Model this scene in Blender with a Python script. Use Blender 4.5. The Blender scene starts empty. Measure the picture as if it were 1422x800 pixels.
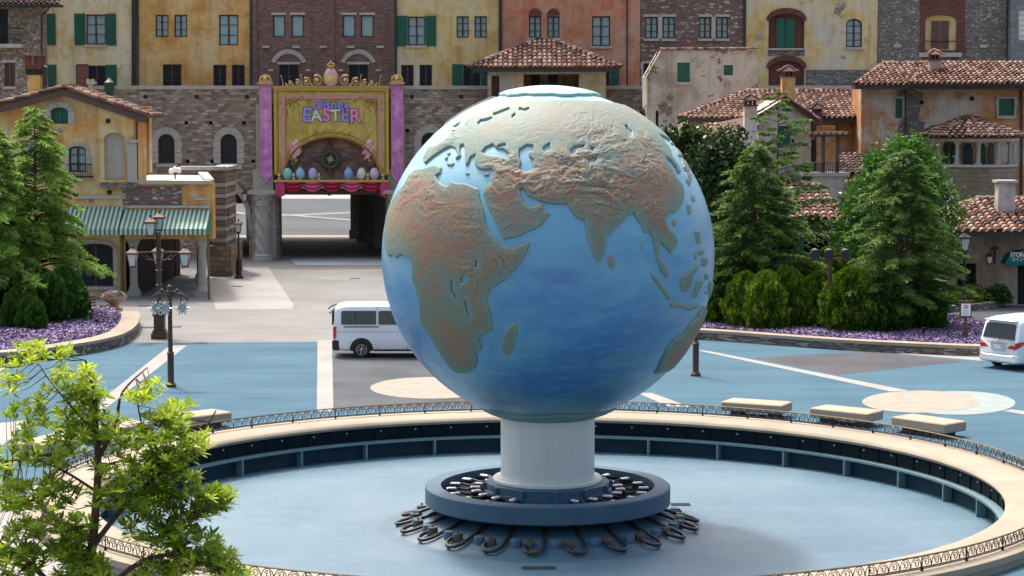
import bpy, bmesh, math, random
import numpy as np
from mathutils import Vector, Matrix
from mathutils.geometry import tessellate_polygon
random.seed(7); RNG = np.random.default_rng(11)
PI = math.pi; R_ = math.radians
scene = bpy.context.scene
COL = scene.collection
# ------------------------------------------------------------------ camera maths
F = 2900.0; H = 9.45; TH = math.atan(252/F); K = F/3335
def ray(px, py):
    u = (px-711)/F; v = (400-py)/F
    return Vector((u, math.cos(TH)+v*math.sin(TH), -math.sin(TH)+v*math.cos(TH)))
def W(px, py, d):                       # a pixel measured on a wall standing d metres away
    r = ray(px, py); t = d/r.y
    return Vector((r.x*t, d, H+r.z*t))
def G(px, py, z=0.0):                   # a pixel measured on the ground
    r = ray(px, py); t = (z-H)/r.z
    return Vector((r.x*t, r.y*t, z))
cam = bpy.data.cameras.new('camera'); cam.sensor_width = 36; cam.lens = F/1422*36; cam.clip_start = .5; cam.clip_end = 3000
co = bpy.data.objects.new('camera', cam); COL.objects.link(co)
co.location = (0, 0, H); co.rotation_euler = (PI/2-TH, 0, 0); scene.camera = co
# ------------------------------------------------------------------ light
SUN_EL = R_(62); SUN_AZ = R_(-30)
sd = Vector((math.sin(SUN_AZ)*math.cos(SUN_EL), math.cos(SUN_AZ)*math.cos(SUN_EL), math.sin(SUN_EL)))
sl = bpy.data.lights.new('sun', 'SUN'); sl.energy = 1.5; sl.angle = R_(5); sl.color = (1, .985, .965)
so = bpy.data.objects.new('sun', sl); COL.objects.link(so); so.rotation_euler = (-sd).to_track_quat('-Z', 'Y').to_euler(); so.location = (0, 0, 60)
wd = bpy.data.worlds.new('World'); scene.world = wd; wd.use_nodes = True
wn = wd.node_tree; sk = wn.nodes.new('ShaderNodeTexSky'); sk.sky_type = 'NISHITA'; sk.sun_disc = False
sk.sun_elevation = SUN_EL; sk.sun_rotation = SUN_AZ; sk.air_density = 1.0; sk.dust_density = 8.0; sk.ozone_density = .3
bg = wn.nodes['Background']; bg.inputs[1].default_value = .15; tm = wn.nodes.new('ShaderNodeMixRGB'); tm.blend_type = 'MULTIPLY'; tm.inputs[0].default_value = 1; tm.inputs[2].default_value = (1.0, .98, .94, 1); wn.links.new(sk.outputs[0], tm.inputs[1]); wn.links.new(tm.outputs[0], bg.inputs[0])
scene.view_settings.view_transform = 'Standard'; scene.view_settings.look = 'None'; scene.view_settings.gamma = 1
scene.view_settings.exposure = 1.25
# ------------------------------------------------------------------ object helpers
ORG = {}
def org(p):
    return ORG.get(p.name, Vector((0, 0, 0))) if p else Vector((0, 0, 0))
def T(name, label, cat, loc=(0, 0, 0), group=None):
    o = bpy.data.objects.new(name, None); COL.objects.link(o); o.empty_display_size = .3
    o.location = loc; ORG[o.name] = Vector(loc)
    o['label'] = label; o['category'] = cat
    if group: o['group'] = group
    return o
def tag(o, label, cat, group=None):
    o['label'] = label; o['category'] = cat
    if group: o['group'] = group
    return o
def dup(o, loc=None, rz=None, sc=None, label=None, group=None, parent=None):
    c = o.copy(); COL.objects.link(c)
    if parent is not None:
        c.parent = parent
    else:
        c.location = loc
        if rz is not None: c.rotation_euler = (0, 0, rz)
        if sc is not None: c.scale = sc if not isinstance(sc, (int, float)) else (sc, sc, sc)
        if label: c['label'] = label
        if group: c['group'] = group
    for ch in list(o.children): dup(ch, parent=c)
    return c
class MB:
    def __init__(s): s.v = []; s.f = []; s.t = []; s.tint = .5
    def add(s, vs, fs, tint=None):
        n = len(s.v); s.v += [tuple(p) for p in vs]
        t = s.tint if tint is None else tint
        for f in fs: s.f.append(tuple(i+n for i in f)); s.t.append(t)
        return s
    def box(s, a, b, tint=None):
        x0, y0, z0 = [min(p, q) for p, q in zip(a, b)]; x1, y1, z1 = [max(p, q) for p, q in zip(a, b)]
        return s.add([(x0,y0,z0),(x1,y0,z0),(x1,y1,z0),(x0,y1,z0),(x0,y0,z1),(x1,y0,z1),(x1,y1,z1),(x0,y1,z1)],
              [(0,3,2,1),(4,5,6,7),(0,1,5,4),(1,2,6,5),(2,3,7,6),(3,0,4,7)], tint)
    def cbox(s, c, sz, rz=0, tint=None, bev=0):
        hx, hy, hz = sz[0]/2, sz[1]/2, sz[2]/2; ca, sa = math.cos(rz), math.sin(rz)
        vs = []; b = bev
        if b <= 0:
            P = [(-hx,-hy,-hz),(hx,-hy,-hz),(hx,hy,-hz),(-hx,hy,-hz),(-hx,-hy,hz),(hx,-hy,hz),(hx,hy,hz),(-hx,hy,hz)]
            fs = [(0,3,2,1),(4,5,6,7),(0,1,5,4),(1,2,6,5),(2,3,7,6),(3,0,4,7)]
        else:
            P = []
            for z, i in ((-hz, b), (-hz+b, 0), (hz-b, 0), (hz, b)):
                a1, b1 = hx-i, hy-i
                P += [(-a1,-b1+b,z),(-a1+b,-b1,z),(a1-b,-b1,z),(a1,-b1+b,z),(a1,b1-b,z),(a1-b,b1,z),(-a1+b,b1,z),(-a1,b1-b,z)]
            fs = [tuple(range(7,-1,-1)), tuple(range(24,32))]
            for r in range(3):
                for k in range(8): fs.append((r*8+k, r*8+(k+1)%8, r*8+8+(k+1)%8, r*8+8+k))
        for x, y, z in P: vs.append((c[0]+x*ca-y*sa, c[1]+x*sa+y*ca, c[2]+z))
        return s.add(vs, fs, tint)
    def tube(s, pts, rad, n=6, tint=None, cap=True):
        pts = [Vector(p) for p in pts]; m = len(pts)
        rs = rad if isinstance(rad, (list, tuple)) else [rad]*m
        vs = []; ref = Vector((0.13, 0.21, 1)).normalized()
        for i, p in enumerate(pts):
            d = (pts[min(i+1, m-1)]-pts[max(i-1, 0)])
            if d.length < 1e-9: d = Vector((0, 0, 1))
            d.normalize()
            a = d.cross(ref)
            if a.length < .2: a = d.cross(Vector((1, 0, 0)))
            a.normalize(); b = d.cross(a)
            for k in range(n):
                t = 2*PI*k/n; vs.append(p+(a*math.cos(t)+b*math.sin(t))*rs[i])
        fs = []
        for i in range(m-1):
            for k in range(n): fs.append((i*n+k, (i+1)*n+k, (i+1)*n+(k+1)%n, i*n+(k+1)%n))
        if cap: fs += [tuple(range(n)), tuple(range(m*n-1, (m-1)*n-1, -1))]
        return s.add(vs, fs, tint)
    def lathe(s, prof, c, n=24, a0=0, a1=2*PI, tint=None, sx=1, sy=1):
        full = abs(a1-a0-2*PI) < 1e-6; m = n if full else n+1; vs = []
        for r, z in prof:
            for k in range(m):
                t = a0+(a1-a0)*k/n; vs.append((c[0]+r*math.cos(t)*sx, c[1]+r*math.sin(t)*sy, c[2]+z))
        fs = []
        for i in range(len(prof)-1):
            for k in range(n):
                k2 = (k+1) % m if full else k+1
                fs.append((i*m+k, i*m+k2, (i+1)*m+k2, (i+1)*m+k))
        return s.add(vs, fs, tint)
    def sphere(s, c, r, n=10, m=7, sz=1, tint=None):
        return s.lathe([(r*math.sin(PI*i/m), -r*sz*math.cos(PI*i/m)) for i in range(m+1)], c, n, tint=tint)
    def prism(s, loop, z0, z1, tint=None):          # horizontal outline, walls and top
        n = len(loop); vs = [(p[0], p[1], z0) for p in loop]+[(p[0], p[1], z1) for p in loop]
        tri = tessellate_polygon([[Vector((p[0], p[1], 0)) for p in loop]])
        fs = [(i, (i+1) % n, n+(i+1) % n, n+i) for i in range(n)]
        for t in tri: fs.append(tuple(n+i for i in t)); fs.append(tuple(reversed(t)))
        return s.add(vs, fs, tint)
    def panel(s, loop, y0, y1, holes=(), reveal=.3, tint=None, through=()):   # vertical outline in x-z extruded y0 -> y1, holes are recesses
        through = list(through)
        loops = [[Vector((p[0], p[1], 0)) for p in loop]]+[[Vector((p[0], p[1], 0)) for p in h] for h in list(holes)+through]
        tri = tessellate_polygon(loops); flat = [p for l in loops for p in l]
        s.add([(p.x, y0, p.y) for p in flat], [tuple(t) for t in tri], tint)
        for h in through:
            n = len(h); s.add([(p[0], y0, p[1]) for p in h]+[(p[0], y1, p[1]) for p in h], [(i, (i+1) % n, n+(i+1) % n, n+i) for i in range(n)], tint)
        n = len(loop)
        s.add([(p[0], y0, p[1]) for p in loop]+[(p[0], y1, p[1]) for p in loop], [(i, (i+1) % n, n+(i+1) % n, n+i) for i in range(n)], tint)
        rv = y1 if reveal is None else y0+reveal
        for h in holes:
            n = len(h)
            s.add([(p[0], y0, p[1]) for p in h]+[(p[0], rv, p[1]) for p in h], [(i, (i+1) % n, n+(i+1) % n, n+i) for i in range(n)], tint)
        hb = (list(holes) if reveal is None else [])+through
        loops = [[Vector((p[0], p[1], 0)) for p in loop]]+[[Vector((p[0], p[1], 0)) for p in h] for h in hb]
        tri = tessellate_polygon(loops); flat = [p for l in loops for p in l]
        s.add([(p.x, y1, p.y) for p in flat], [tuple(t) for t in tri], tint)
        return s
    def mesh(s, name, off=Vector((0, 0, 0))):
        me = bpy.data.meshes.new(name)
        me.from_pydata([(p[0]-off.x, p[1]-off.y, p[2]-off.z) for p in s.v], [], s.f)
        a = me.attributes.new('tint', 'FLOAT', 'FACE'); a.data.foreach_set('value', np.array(s.t, dtype=np.float32))
        return me
    def build(s, name, m, parent=None, smooth=False, fix=True, bevel=0):
        me = s.mesh(name, org(parent))
        if fix:
            bm = bmesh.new(); bm.from_mesh(me); bmesh.ops.recalc_face_normals(bm, faces=bm.faces); bm.to_mesh(me); bm.free()
        me.materials.append(m)
        if smooth:
            me.polygons.foreach_set('use_smooth', [True]*len(me.polygons))
            try: me.set_sharp_from_angle(angle=R_(38))
            except Exception: pass
        o = bpy.data.objects.new(name, me); COL.objects.link(o)
        if parent: o.parent = parent
        if parent: ORG[o.name] = org(parent)
        if bevel:
            b = o.modifiers.new('bevel', 'BEVEL'); b.width = bevel; b.segments = 2; b.limit_method = 'ANGLE'; b.angle_limit = R_(35)
        return o
def build_each(b, name, m, parent=None, smooth=False):      # every separate piece becomes a part of its own
    n = len(b.v); par = list(range(n))
    def fd_(i):
        while par[i] != i: par[i] = par[par[i]]; i = par[i]
        return i
    for f in b.f:
        for k in f[1:]: par[fd_(k)] = fd_(f[0])
    grp = {}
    for i in range(n): grp.setdefault(fd_(i), []).append(i)
    boxes = []
    for g in grp.values():
        P = [b.v[i] for i in g]; boxes.append([[min(p[k] for p in P)-.01 for k in range(3)], [max(p[k] for p in P)+.01 for k in range(3)], set(g)])
    ch = True
    while ch:
        ch = False
        for i in range(len(boxes)):
            for j in range(len(boxes)-1, i, -1):
                A, B_ = boxes[i], boxes[j]
                if all(A[0][k] <= B_[1][k] and B_[0][k] <= A[1][k] for k in range(3)):
                    A[0] = [min(p, q) for p, q in zip(A[0], B_[0])]; A[1] = [max(p, q) for p, q in zip(A[1], B_[1])]; A[2] |= B_[2]; del boxes[j]; ch = True
    out = []
    for _, _, g in boxes:
        c = MB(); idx = sorted(g); mp = {v: i for i, v in enumerate(idx)}; c.v = [b.v[i] for i in idx]
        for f, t in zip(b.f, b.t):
            if f[0] in g: c.f.append(tuple(mp[i] for i in f)); c.t.append(t)
        out.append(c.build(name, m, parent, smooth))
    return out
def npmesh(name, V, Fq, tint, m, parent=None, smooth=False):
    me = bpy.data.meshes.new(name); V = np.asarray(V, dtype=np.float32)-np.array(org(parent), dtype=np.float32)
    k = Fq.shape[1]; me.vertices.add(len(V)); me.vertices.foreach_set('co', V.ravel())
    me.loops.add(Fq.size); me.loops.foreach_set('vertex_index', Fq.ravel().astype(np.int32))
    me.polygons.add(len(Fq)); me.polygons.foreach_set('loop_start', np.arange(0, Fq.size, k, dtype=np.int32))
    me.update(calc_edges=True)
    a = me.attributes.new('tint', 'FLOAT', 'FACE'); a.data.foreach_set('value', np.asarray(tint, dtype=np.float32))
    me.materials.append(m)
    if smooth: me.polygons.foreach_set('use_smooth', [True]*len(me.polygons))
    o = bpy.data.objects.new(name, me); COL.objects.link(o)
    if parent: o.parent = parent; ORG[o.name] = org(parent)
    return o
def struct(o, kind='structure'):
    o['kind'] = kind; return o
# ------------------------------------------------------------------ materials
class NT:
    def __init__(s, name):
        s.m = bpy.data.materials.new(name); s.m.use_nodes = True; s.t = s.m.node_tree; s.b = s.t.nodes['Principled BSDF']
        s.out = s.t.nodes['Material Output']
    def n(s, k, **kw):
        o = s.t.nodes.new('ShaderNode'+k)
        for a, b in kw.items(): setattr(o, a, b)
        return o
    def put(s, sock, v):
        if hasattr(v, 'is_output'): s.t.links.new(v, sock)
        elif v is not None:
            if hasattr(sock.default_value, '__len__') and not hasattr(v, '__len__'): sock.default_value = (v,)*len(sock.default_value)
            elif hasattr(v, '__len__') and len(v) == 3 and len(sock.default_value) == 4: sock.default_value = (*v, 1)
            else: sock.default_value = v
    def pos(s, sc=(1, 1, 1), wall=False, obj=False):
        if obj: g = s.n('TexCoord').outputs['Object']
        else: g = s.n('NewGeometry').outputs['Position']
        if wall:
            x = s.n('SeparateXYZ'); s.put(x.inputs[0], g)
            a = s.math('MULTIPLY', x.outputs[1], .83); a = s.math('ADD', x.outputs[0], a)
            c = s.n('CombineXYZ'); s.put(c.inputs[0], a); s.put(c.inputs[1], x.outputs[2]); g = c.outputs[0]
        m = s.n('Mapping'); s.put(m.inputs[0], g); m.inputs[3].default_value = sc; return m.outputs[0]
    def math(s, op, a, b=None, c=None, clamp=False):
        o = s.n('Math', operation=op); o.use_clamp = clamp
        s.put(o.inputs[0], a)
        if b is not None: s.put(o.inputs[1], b)
        if c is not None: s.put(o.inputs[2], c)
        return o.outputs[0]
    def noise(s, vec, scale, det=4, rough=.55, dist=0):
        o = s.n('TexNoise'); s.put(o.inputs['Vector'], vec); o.inputs['Scale'].default_value = scale; o.inputs['Detail'].default_value = det
        o.inputs['Roughness'].default_value = rough; o.inputs['Distortion'].default_value = dist; return o.outputs[0]
    def vor(s, vec, scale, feat='F1', out='Color', rnd=1):
        o = s.n('TexVoronoi', feature=feat); s.put(o.inputs['Vector'], vec); o.inputs['Scale'].default_value = scale
        o.inputs['Randomness'].default_value = rnd; return o.outputs[out]
    def ramp(s, f, stops, interp='LINEAR'):
        o = s.n('ValToRGB'); s.put(o.inputs[0], f); e = o.color_ramp.elements; o.color_ramp.interpolation = interp
        while len(e) < len(stops): e.new(.5)
        for i, (p, c) in enumerate(stops): e[i].position = p; e[i].color = (*c, 1) if hasattr(c, '__len__') else (c, c, c, 1)
        return o.outputs[0]
    def mix(s, f, a, b, mode='MIX'):
        o = s.n('MixRGB', blend_type=mode); s.put(o.inputs[0], f); s.put(o.inputs[1], a); s.put(o.inputs[2], b); return o.outputs[0]
    def attr(s, name='tint'): return s.n('Attribute', attribute_name=name).outputs['Fac']
    def bump(s, h, st=.5, dist=.02):
        o = s.n('Bump'); s.put(o.inputs['Height'], h); o.inputs['Strength'].default_value = st; o.inputs['Distance'].default_value = dist
        s.put(s.b.inputs['Normal'], o.outputs[0])
    def fin(s, col, rough=.8, metal=0, spec=.4):
        s.put(s.b.inputs['Base Color'], col); s.put(s.b.inputs['Roughness'], rough); s.b.inputs['Metallic'].default_value = metal
        s.b.inputs['Specular IOR Level'].default_value = spec; return s.m
def plain(name, col, rough=.6, metal=0, var=.15, sc=3, spec=.4, obj=False, coat=0):
    s = NT(name); n = s.noise(s.pos(obj=obj), sc, 5)
    c = s.mix(n, tuple(x*(1-var) for x in col), tuple(min(1, x*(1+var)) for x in col))
    if coat: s.b.inputs['Coat Weight'].default_value = coat; s.b.inputs['Coat Roughness'].default_value = .08
    return s.fin(c, rough, metal, spec)
def tinted(name, stops, rough=.6, metal=0, spec=.4, nz=.25, sc=6):
    s = NT(name); t = s.attr(); n = s.noise(s.pos(), sc, 3)
    f = s.math('ADD', t, s.math('MULTIPLY', s.math('SUBTRACT', n, .5), nz))
    return s.fin(s.ramp(f, stops), rough, metal, spec)
def plaster(name, base, stain, light, stone=(.24, .225, .21), amount=.3, seed=0, streak=1.0, sc=.35):
    base = tuple(min(.75, x*1.36) for x in base); stain = tuple(x*1.32 for x in stain); light = tuple(min(.72, x*1.32) for x in light)
    s = NT(name); p = s.pos(); w = s.pos(wall=True)
    m = s.n('Mapping'); s.put(m.inputs[0], p); m.inputs[1].default_value = (seed*13.1, seed*3.3, seed*7.7); p = m.outputs[0]
    big = s.noise(p, sc, 7, .66); c = s.ramp(big, [(.39, stain), (.5, base), (.6, light)]); mid = s.noise(p, 1.3, 6, .7); c = s.mix(s.ramp(mid, [(.5, 0), (.68, .6)]), c, tuple(min(.6, x*1.25+.03) for x in light)); c = s.mix(s.ramp(mid, [(.34, .55), (.46, 0)]), c, tuple(x*.62 for x in stain))
    st = s.n('Mapping'); s.put(st.inputs[0], p); st.inputs[3].default_value = (2.2, 2.2, .22)
    sn = s.noise(st.outputs[0], 1.1, 6, .65); sm = s.math('MULTIPLY', s.ramp(sn, [(.5, 0), (.72, 1)]), .55*streak)
    c = s.mix(sm, c, tuple(x*.5 for x in stain))
    fine = s.noise(p, 7, 5, .6); c = s.mix(s.math('MULTIPLY', fine, .35), c, tuple(x*.62 for x in base))
    pn = s.noise(p, .55, 7, .68); th_ = .5+.2*(1-amount); mask = s.ramp(pn, [(th_-.015, 0), (th_+.005, 1)])
    vc = s.vor(w, 5, 'F1'); vb = s.vor(w, 5, 'DISTANCE_TO_EDGE', 'Distance')
    scol = s.mix(s.ramp(vb, [(0, 1), (.06, 0)]), s.mix(s.n('SeparateXYZ').outputs[0] if False else s.math('MULTIPLY', s.noise(w, 3, 2), 1), tuple(x*.6 for x in stone), tuple(x*1.6 for x in stone)), tuple(x*.4 for x in stone))
    c = s.mix(mask, c, scol)
    h = s.math('ADD', s.math('MULTIPLY', fine, .5), s.math('MULTIPLY', mask, -1.5)); s.bump(h, .5, .03)
    return s.fin(c, .92, 0, .15)
def rubble(name, cols, mortar, sc=3.0, squash=1.7, seed=0):
    s = NT(name); w = s.pos(sc=(1, squash, 1), wall=True)
    nz = s.n('TexNoise'); s.put(nz.inputs['Vector'], w); nz.inputs['Scale'].default_value = 2.2
    wv = s.mix(.06, w, nz.outputs['Color'])
    c = s.vor(wv, sc); sep = s.n('SeparateColor'); s.put(sep.inputs[0], c)
    e = s.vor(wv, sc, 'DISTANCE_TO_EDGE', 'Distance'); n = s.noise(s.pos(), 9, 4); big = s.noise(s.pos(), .3, 4)
    k = len(cols); base = s.ramp(sep.outputs[0], [(i/k, cc) for i, cc in enumerate(cols)], 'CONSTANT')
    base = s.mix(.5, base, s.mix(n, (.25, .25, .25), (.95, .95, .95)), 'SOFT_LIGHT')
    base = s.mix(s.ramp(e, [(.0, 1), (.05, 1), (.09, 0)]), base, mortar)
    base = s.mix(s.math('MULTIPLY', s.ramp(big, [(.4, 0), (.7, 1)]), .4), base, tuple(x*.6 for x in mortar))
    s.bump(s.math('ADD', s.ramp(e, [(0, 0), (.12, 1)]), s.math('MULTIPLY', n, .5)), .8, .05)
    return s.fin(base, .9, 0, .2)
def bricks(name, cols, mortar, w=.4, h=.2, msz=.02, off=.5, dist=.03, grime=.35):
    s = NT(name); v = s.pos(wall=True); nz = s.n('TexNoise'); s.put(nz.inputs['Vector'], v); nz.inputs['Scale'].default_value = 1.7
    wv = s.mix(dist, v, nz.outputs['Color'])
    b = s.n('TexBrick'); s.put(b.inputs['Vector'], wv); b.inputs['Scale'].default_value = 1; b.inputs['Brick Width'].default_value = w
    b.inputs['Row Height'].default_value = h; b.inputs['Mortar Size'].default_value = msz; b.inputs['Mortar Smooth'].default_value = .2; b.offset = off
    b.inputs['Color1'].default_value = (0, 0, 0, 1); b.inputs['Color2'].default_value = (1, 1, 1, 1); b.inputs['Mortar'].default_value = (.5, .5, .5, 1)
    sp = s.n('SeparateColor'); s.put(sp.inputs[0], b.outputs['Color'])
    k = len(cols); base = s.ramp(sp.outputs[0], [((i+.5)/k, c) for i, c in enumerate(cols)])
    n = s.noise(s.pos(), 8, 5); big = s.noise(s.pos(), .35, 5)
    base = s.mix(s.math('MULTIPLY', n, .6), base, tuple(x*.55 for x in cols[0]))
    base = s.mix(b.outputs['Fac'], base, mortar)
    base = s.mix(s.math('MULTIPLY', s.ramp(big, [(.42, 0), (.66, 1)]), grime), base, tuple(x*.45 for x in mortar))
    s.bump(s.math('ADD', s.math('MULTIPLY', b.outputs['Fac'], -1), s.math('MULTIPLY', n, .6)), .7, .03)
    return s.fin(base, .9, 0, .2)
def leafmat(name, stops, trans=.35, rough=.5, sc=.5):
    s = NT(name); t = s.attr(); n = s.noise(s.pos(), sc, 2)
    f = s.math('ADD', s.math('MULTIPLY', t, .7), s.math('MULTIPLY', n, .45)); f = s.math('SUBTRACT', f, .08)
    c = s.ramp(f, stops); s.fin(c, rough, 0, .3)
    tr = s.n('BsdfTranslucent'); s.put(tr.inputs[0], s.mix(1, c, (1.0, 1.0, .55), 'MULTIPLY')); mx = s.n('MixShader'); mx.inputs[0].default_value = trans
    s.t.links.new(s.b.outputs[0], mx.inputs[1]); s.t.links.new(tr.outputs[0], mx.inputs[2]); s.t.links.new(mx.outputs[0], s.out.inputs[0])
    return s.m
M = {}
M['wallstone'] = bricks('squared_stone', [(.19,.145,.115),(.36,.285,.21),(.47,.4,.32),(.27,.19,.145),(.33,.285,.24),(.57,.5,.41)], (.21,.185,.155), .38, .17, .016, dist=.05, grime=.3)
M['coping'] = plain('pale_stone', (.38,.36,.325), .85, var=.25, sc=2)
M['brick'] = bricks('brown_brick', [(.17,.095,.08),(.25,.14,.115),(.2,.11,.09),(.31,.19,.15)], (.19,.15,.13), .3, .1, .01, grime=.35)
M['redbrick'] = bricks('red_brick', [(.15,.05,.04),(.24,.09,.07),(.19,.07,.055)], (.13,.09,.08), .3, .11, .016)
M['rubble'] = rubble('brown_rubble', [(.17,.14,.12),(.33,.25,.19),(.44,.38,.31),(.25,.21,.18),(.37,.3,.22)], (.2,.18,.15), 4.6)
M['rubble_grey'] = rubble('grey_rubble', [(.15,.16,.15),(.27,.25,.2),(.36,.33,.27),(.2,.2,.18),(.25,.19,.16)], (.14,.14,.135), 4.2, 2.2)
M['rubble_mix'] = rubble('brick_and_stone', [(.22,.11,.09),(.16,.14,.13),(.26,.13,.1),(.44,.4,.36),(.2,.1,.08),(.26,.22,.2)], (.17,.14,.12), 3.4, 2.6)
M['bluestone'] = bricks('blue_grey_stone', [(.18,.2,.22),(.26,.27,.27),(.2,.22,.25)], (.15,.16,.17), .7, .35, .02)
M['stripe'] = bricks('rust_stone', [(.3,.17,.1),(.38,.25,.16),(.2,.14,.1)], (.14,.11,.09), .5, .28, .03)
M['p_pale'] = plaster('pale_yellow_plaster', (.5,.44,.27), (.42,.29,.1), (.5,.47,.36), amount=.02, seed=1)
M['p_ochre'] = plaster('ochre_plaster', (.45,.27,.1), (.38,.2,.06), (.47,.34,.18), amount=.12, seed=2)
M['p_yellow'] = plaster('weathered_yellow_plaster', (.5,.38,.16), (.42,.27,.09), (.46,.41,.28), amount=.32, seed=3)
M['p_salmon'] = plaster('salmon_plaster', (.4,.2,.13), (.42,.14,.07), (.4,.26,.19), amount=.06, seed=4)
M['p_cream'] = plaster('cream_weathered_plaster', (.48,.4,.2), (.45,.3,.1), (.44,.42,.36), amount=.35, seed=5)
M['p_beige'] = plaster('beige_rough_plaster', (.34,.3,.235), (.24,.2,.15), (.42,.385,.32), amount=.62, seed=6, stone=(.2,.15,.12))
M['p_orange'] = plaster('orange_plaster', (.37,.2,.09), (.36,.15,.05), (.43,.4,.36), amount=.3, seed=7)
M['p_house'] = plaster('golden_plaster', (.44,.265,.095), (.4,.19,.05), (.46,.37,.22), amount=.2, seed=8)
M['p_white'] = plaster('dirty_white_plaster', (.46,.4,.33), (.32,.25,.17), (.52,.48,.43), amount=.22, seed=9)
M['p_shop'] = plaster('brown_grey_plaster', (.27,.22,.17), (.2,.14,.1), (.34,.3,.25), amount=.2, seed=10)
M['tile'] = tinted('terracotta_tiles', [(0,(.035,.024,.022)),(.25,(.115,.058,.045)),(.55,(.2,.1,.072)),(.8,(.29,.18,.14)),(1,(.2,.175,.155))], .8, nz=.5, sc=2.5, spec=.25)
M['tile_dark'] = tinted('brown_tiles', [(0,(.03,.02,.018)),(.4,(.075,.042,.036)),(.8,(.13,.075,.06)),(1,(.18,.14,.12))], .8, nz=.4, spec=.25)
M['green'] = plain('green_shutter_paint', (.012,.1,.065), .55, var=.25)
M['darkgreen'] = plain('dark_green_paint', (.01,.04,.03), .5)
M['frame'] = plain('brown_window_frame', (.06,.035,.03), .6)
M['wood'] = plain('old_brown_wood', (.1,.06,.045), .7, var=.3)
M['glass'] = plain('painted_sky_glass', (.3,.43,.45), .08, 0, .1, spec=.9)  # pale base colour puts the reflected sky into the panes
M['glassd'] = plain('dark_glass', (.018,.026,.034), .3, 0, .1, spec=.15)
M['iron'] = plain('black_iron', (.02,.02,.022), .5, .3)
M['bronze'] = plain('brown_metal', (.075,.045,.032), .5, .3)
M['gutter'] = plain('dark_gutter', (.03,.03,.03), .5)
M['dark'] = plain('dark_interior', (.02,.02,.022), .9)
M['stonepale'] = plain('carved_stone', (.34,.32,.29), .85, var=.3, sc=4)
M['trim'] = plain('weathered_trim_stone', (.4,.37,.33), .85, var=.3, sc=3)
M['white'] = plain('white_paint', (.75,.76,.76), .5, var=.06)
# ================================================================== GROUND
def groundmat(name, c1, c2, joint=None, sc=.25, rough=.85, jw=1.2, streak=0):
    s = NT(name); p = s.pos(); n = s.noise(p, sc, 6, .6); f = s.noise(p, 30, 3)
    c = s.mix(s.ramp(n, [(.35, 0), (.65, 1)]), c1, c2)
    c = s.mix(s.math('MULTIPLY', f, .25), c, tuple(x*.6 for x in c1))
    if streak:
        m = s.pos(sc=(.05, .8, 1)); sn = s.noise(m, 1.2, 5, .6); c = s.mix(s.math('MULTIPLY', s.ramp(sn, [(.4, 0), (.7, 1)]), streak), c, tuple(min(1, x*1.35) for x in c2))
    if joint:
        b = s.n('TexBrick'); s.put(b.inputs['Vector'], p); b.inputs['Scale'].default_value = 1; b.inputs['Brick Width'].default_value = jw; b.inputs['Row Height'].default_value = jw*.5
        b.inputs['Mortar Size'].default_value = .012; b.inputs['Color1'].default_value = (.35,.35,.35,1); b.inputs['Color2'].default_value = (.65,.65,.65,1); b.inputs['Mortar'].default_value = (.5,.5,.5,1)
        c = s.mix(.14, c, b.outputs['Color'], 'OVERLAY')
        c = s.mix(s.math('MULTIPLY', b.outputs['Fac'], .6), c, joint)
    return s.fin(c, .95, 0, .06)
M['paving'] = groundmat('grey_paving', (.165,.168,.168), (.215,.218,.215), (0.114,0.113,0.110), streak=.15)
M['palepave'] = groundmat('pale_paving', (0.255,0.253,0.246), (0.308,0.304,0.295), (0.229,0.220,0.211))
M['blue'] = groundmat('blue_painted_asphalt', (.05,.1,.142), (.068,.128,.172), streak=.3)
M['asphalt'] = groundmat('grey_asphalt', (.066,.075,.085), (.095,.104,.115), sc=.4)
M['asphaltd'] = groundmat('dark_asphalt', (0.066,0.070,0.079), (0.097,0.097,0.106), sc=.4)
M['line'] = groundmat('white_stone_band', (0.2494,0.2494,0.2425), (0.2950,0.2950,0.2872), (0.3027,0.2872,0.2726), jw=1.6)
M['cream'] = groundmat('cream_mosaic', (.235,.225,.195), (.285,.275,.24), (0.3168,0.2934,0.2376), sc=2, jw=.35)
M['paleblue'] = groundmat('pale_blue_mosaic', (0.202,0.255,0.255), (0.255,0.308,0.299), (0.264,0.290,0.282), sc=2, jw=.35)
M['fargrey'] = groundmat('far_blue_grey_ground', (0.0704,0.0808,0.0912), (0.0912,0.1024,0.1128), sc=.08)
GC = Vector((0.866, 57.75*K, 0))                     # fountain centre
def sheet(name, loop, z, m):
    tri = tessellate_polygon([[Vector((p[0], p[1], 0)) for p in loop]])
    b = MB(); b.add([(p[0], p[1], z) for p in loop], [tuple(t) for t in tri]); o = b.build(name, m)
    me = o.data; bm = bmesh.new(); bm.from_mesh(me)
    for f in bm.faces:
        if f.normal.z < 0: f.normal_flip()
    bm.to_mesh(me); bm.free(); return struct(o)
def gl(*pp): return [G(*p) for p in pp]
def disc(cx, cy, rx, ry, n=40): return [G(cx+rx*math.cos(2*PI*k/n), cy+ry*math.sin(2*PI*k/n)) for k in range(n)]
# main ground with the fountain's hole cut out of it
RO = 12.35
def ringhole(r=RO-.05, n=96): return [Vector((GC.x+r*math.cos(2*PI*k/n), GC.y+r*math.sin(2*PI*k/n), 0)) for k in range(n)]
def holed(name, outer, z, m, hole):
    o2 = [Vector((p[0], p[1], 0)) for p in outer]; tri = tessellate_polygon([o2, hole]); fl = o2+hole
    b = MB(); b.add([(p.x, p.y, z) for p in fl], [tuple(t) for t in tri]); o = b.build(name, m, fix=False)
    bm = bmesh.new(); bm.from_mesh(o.data)
    for f in bm.faces:
        if f.normal.z < 0: f.normal_flip()
    bm.to_mesh(o.data); bm.free(); return struct(o)
holed('ground', [(-900,-60),(900,-60),(900,1800),(-900,1800)], 0, M['paving'], ringhole())
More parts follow.
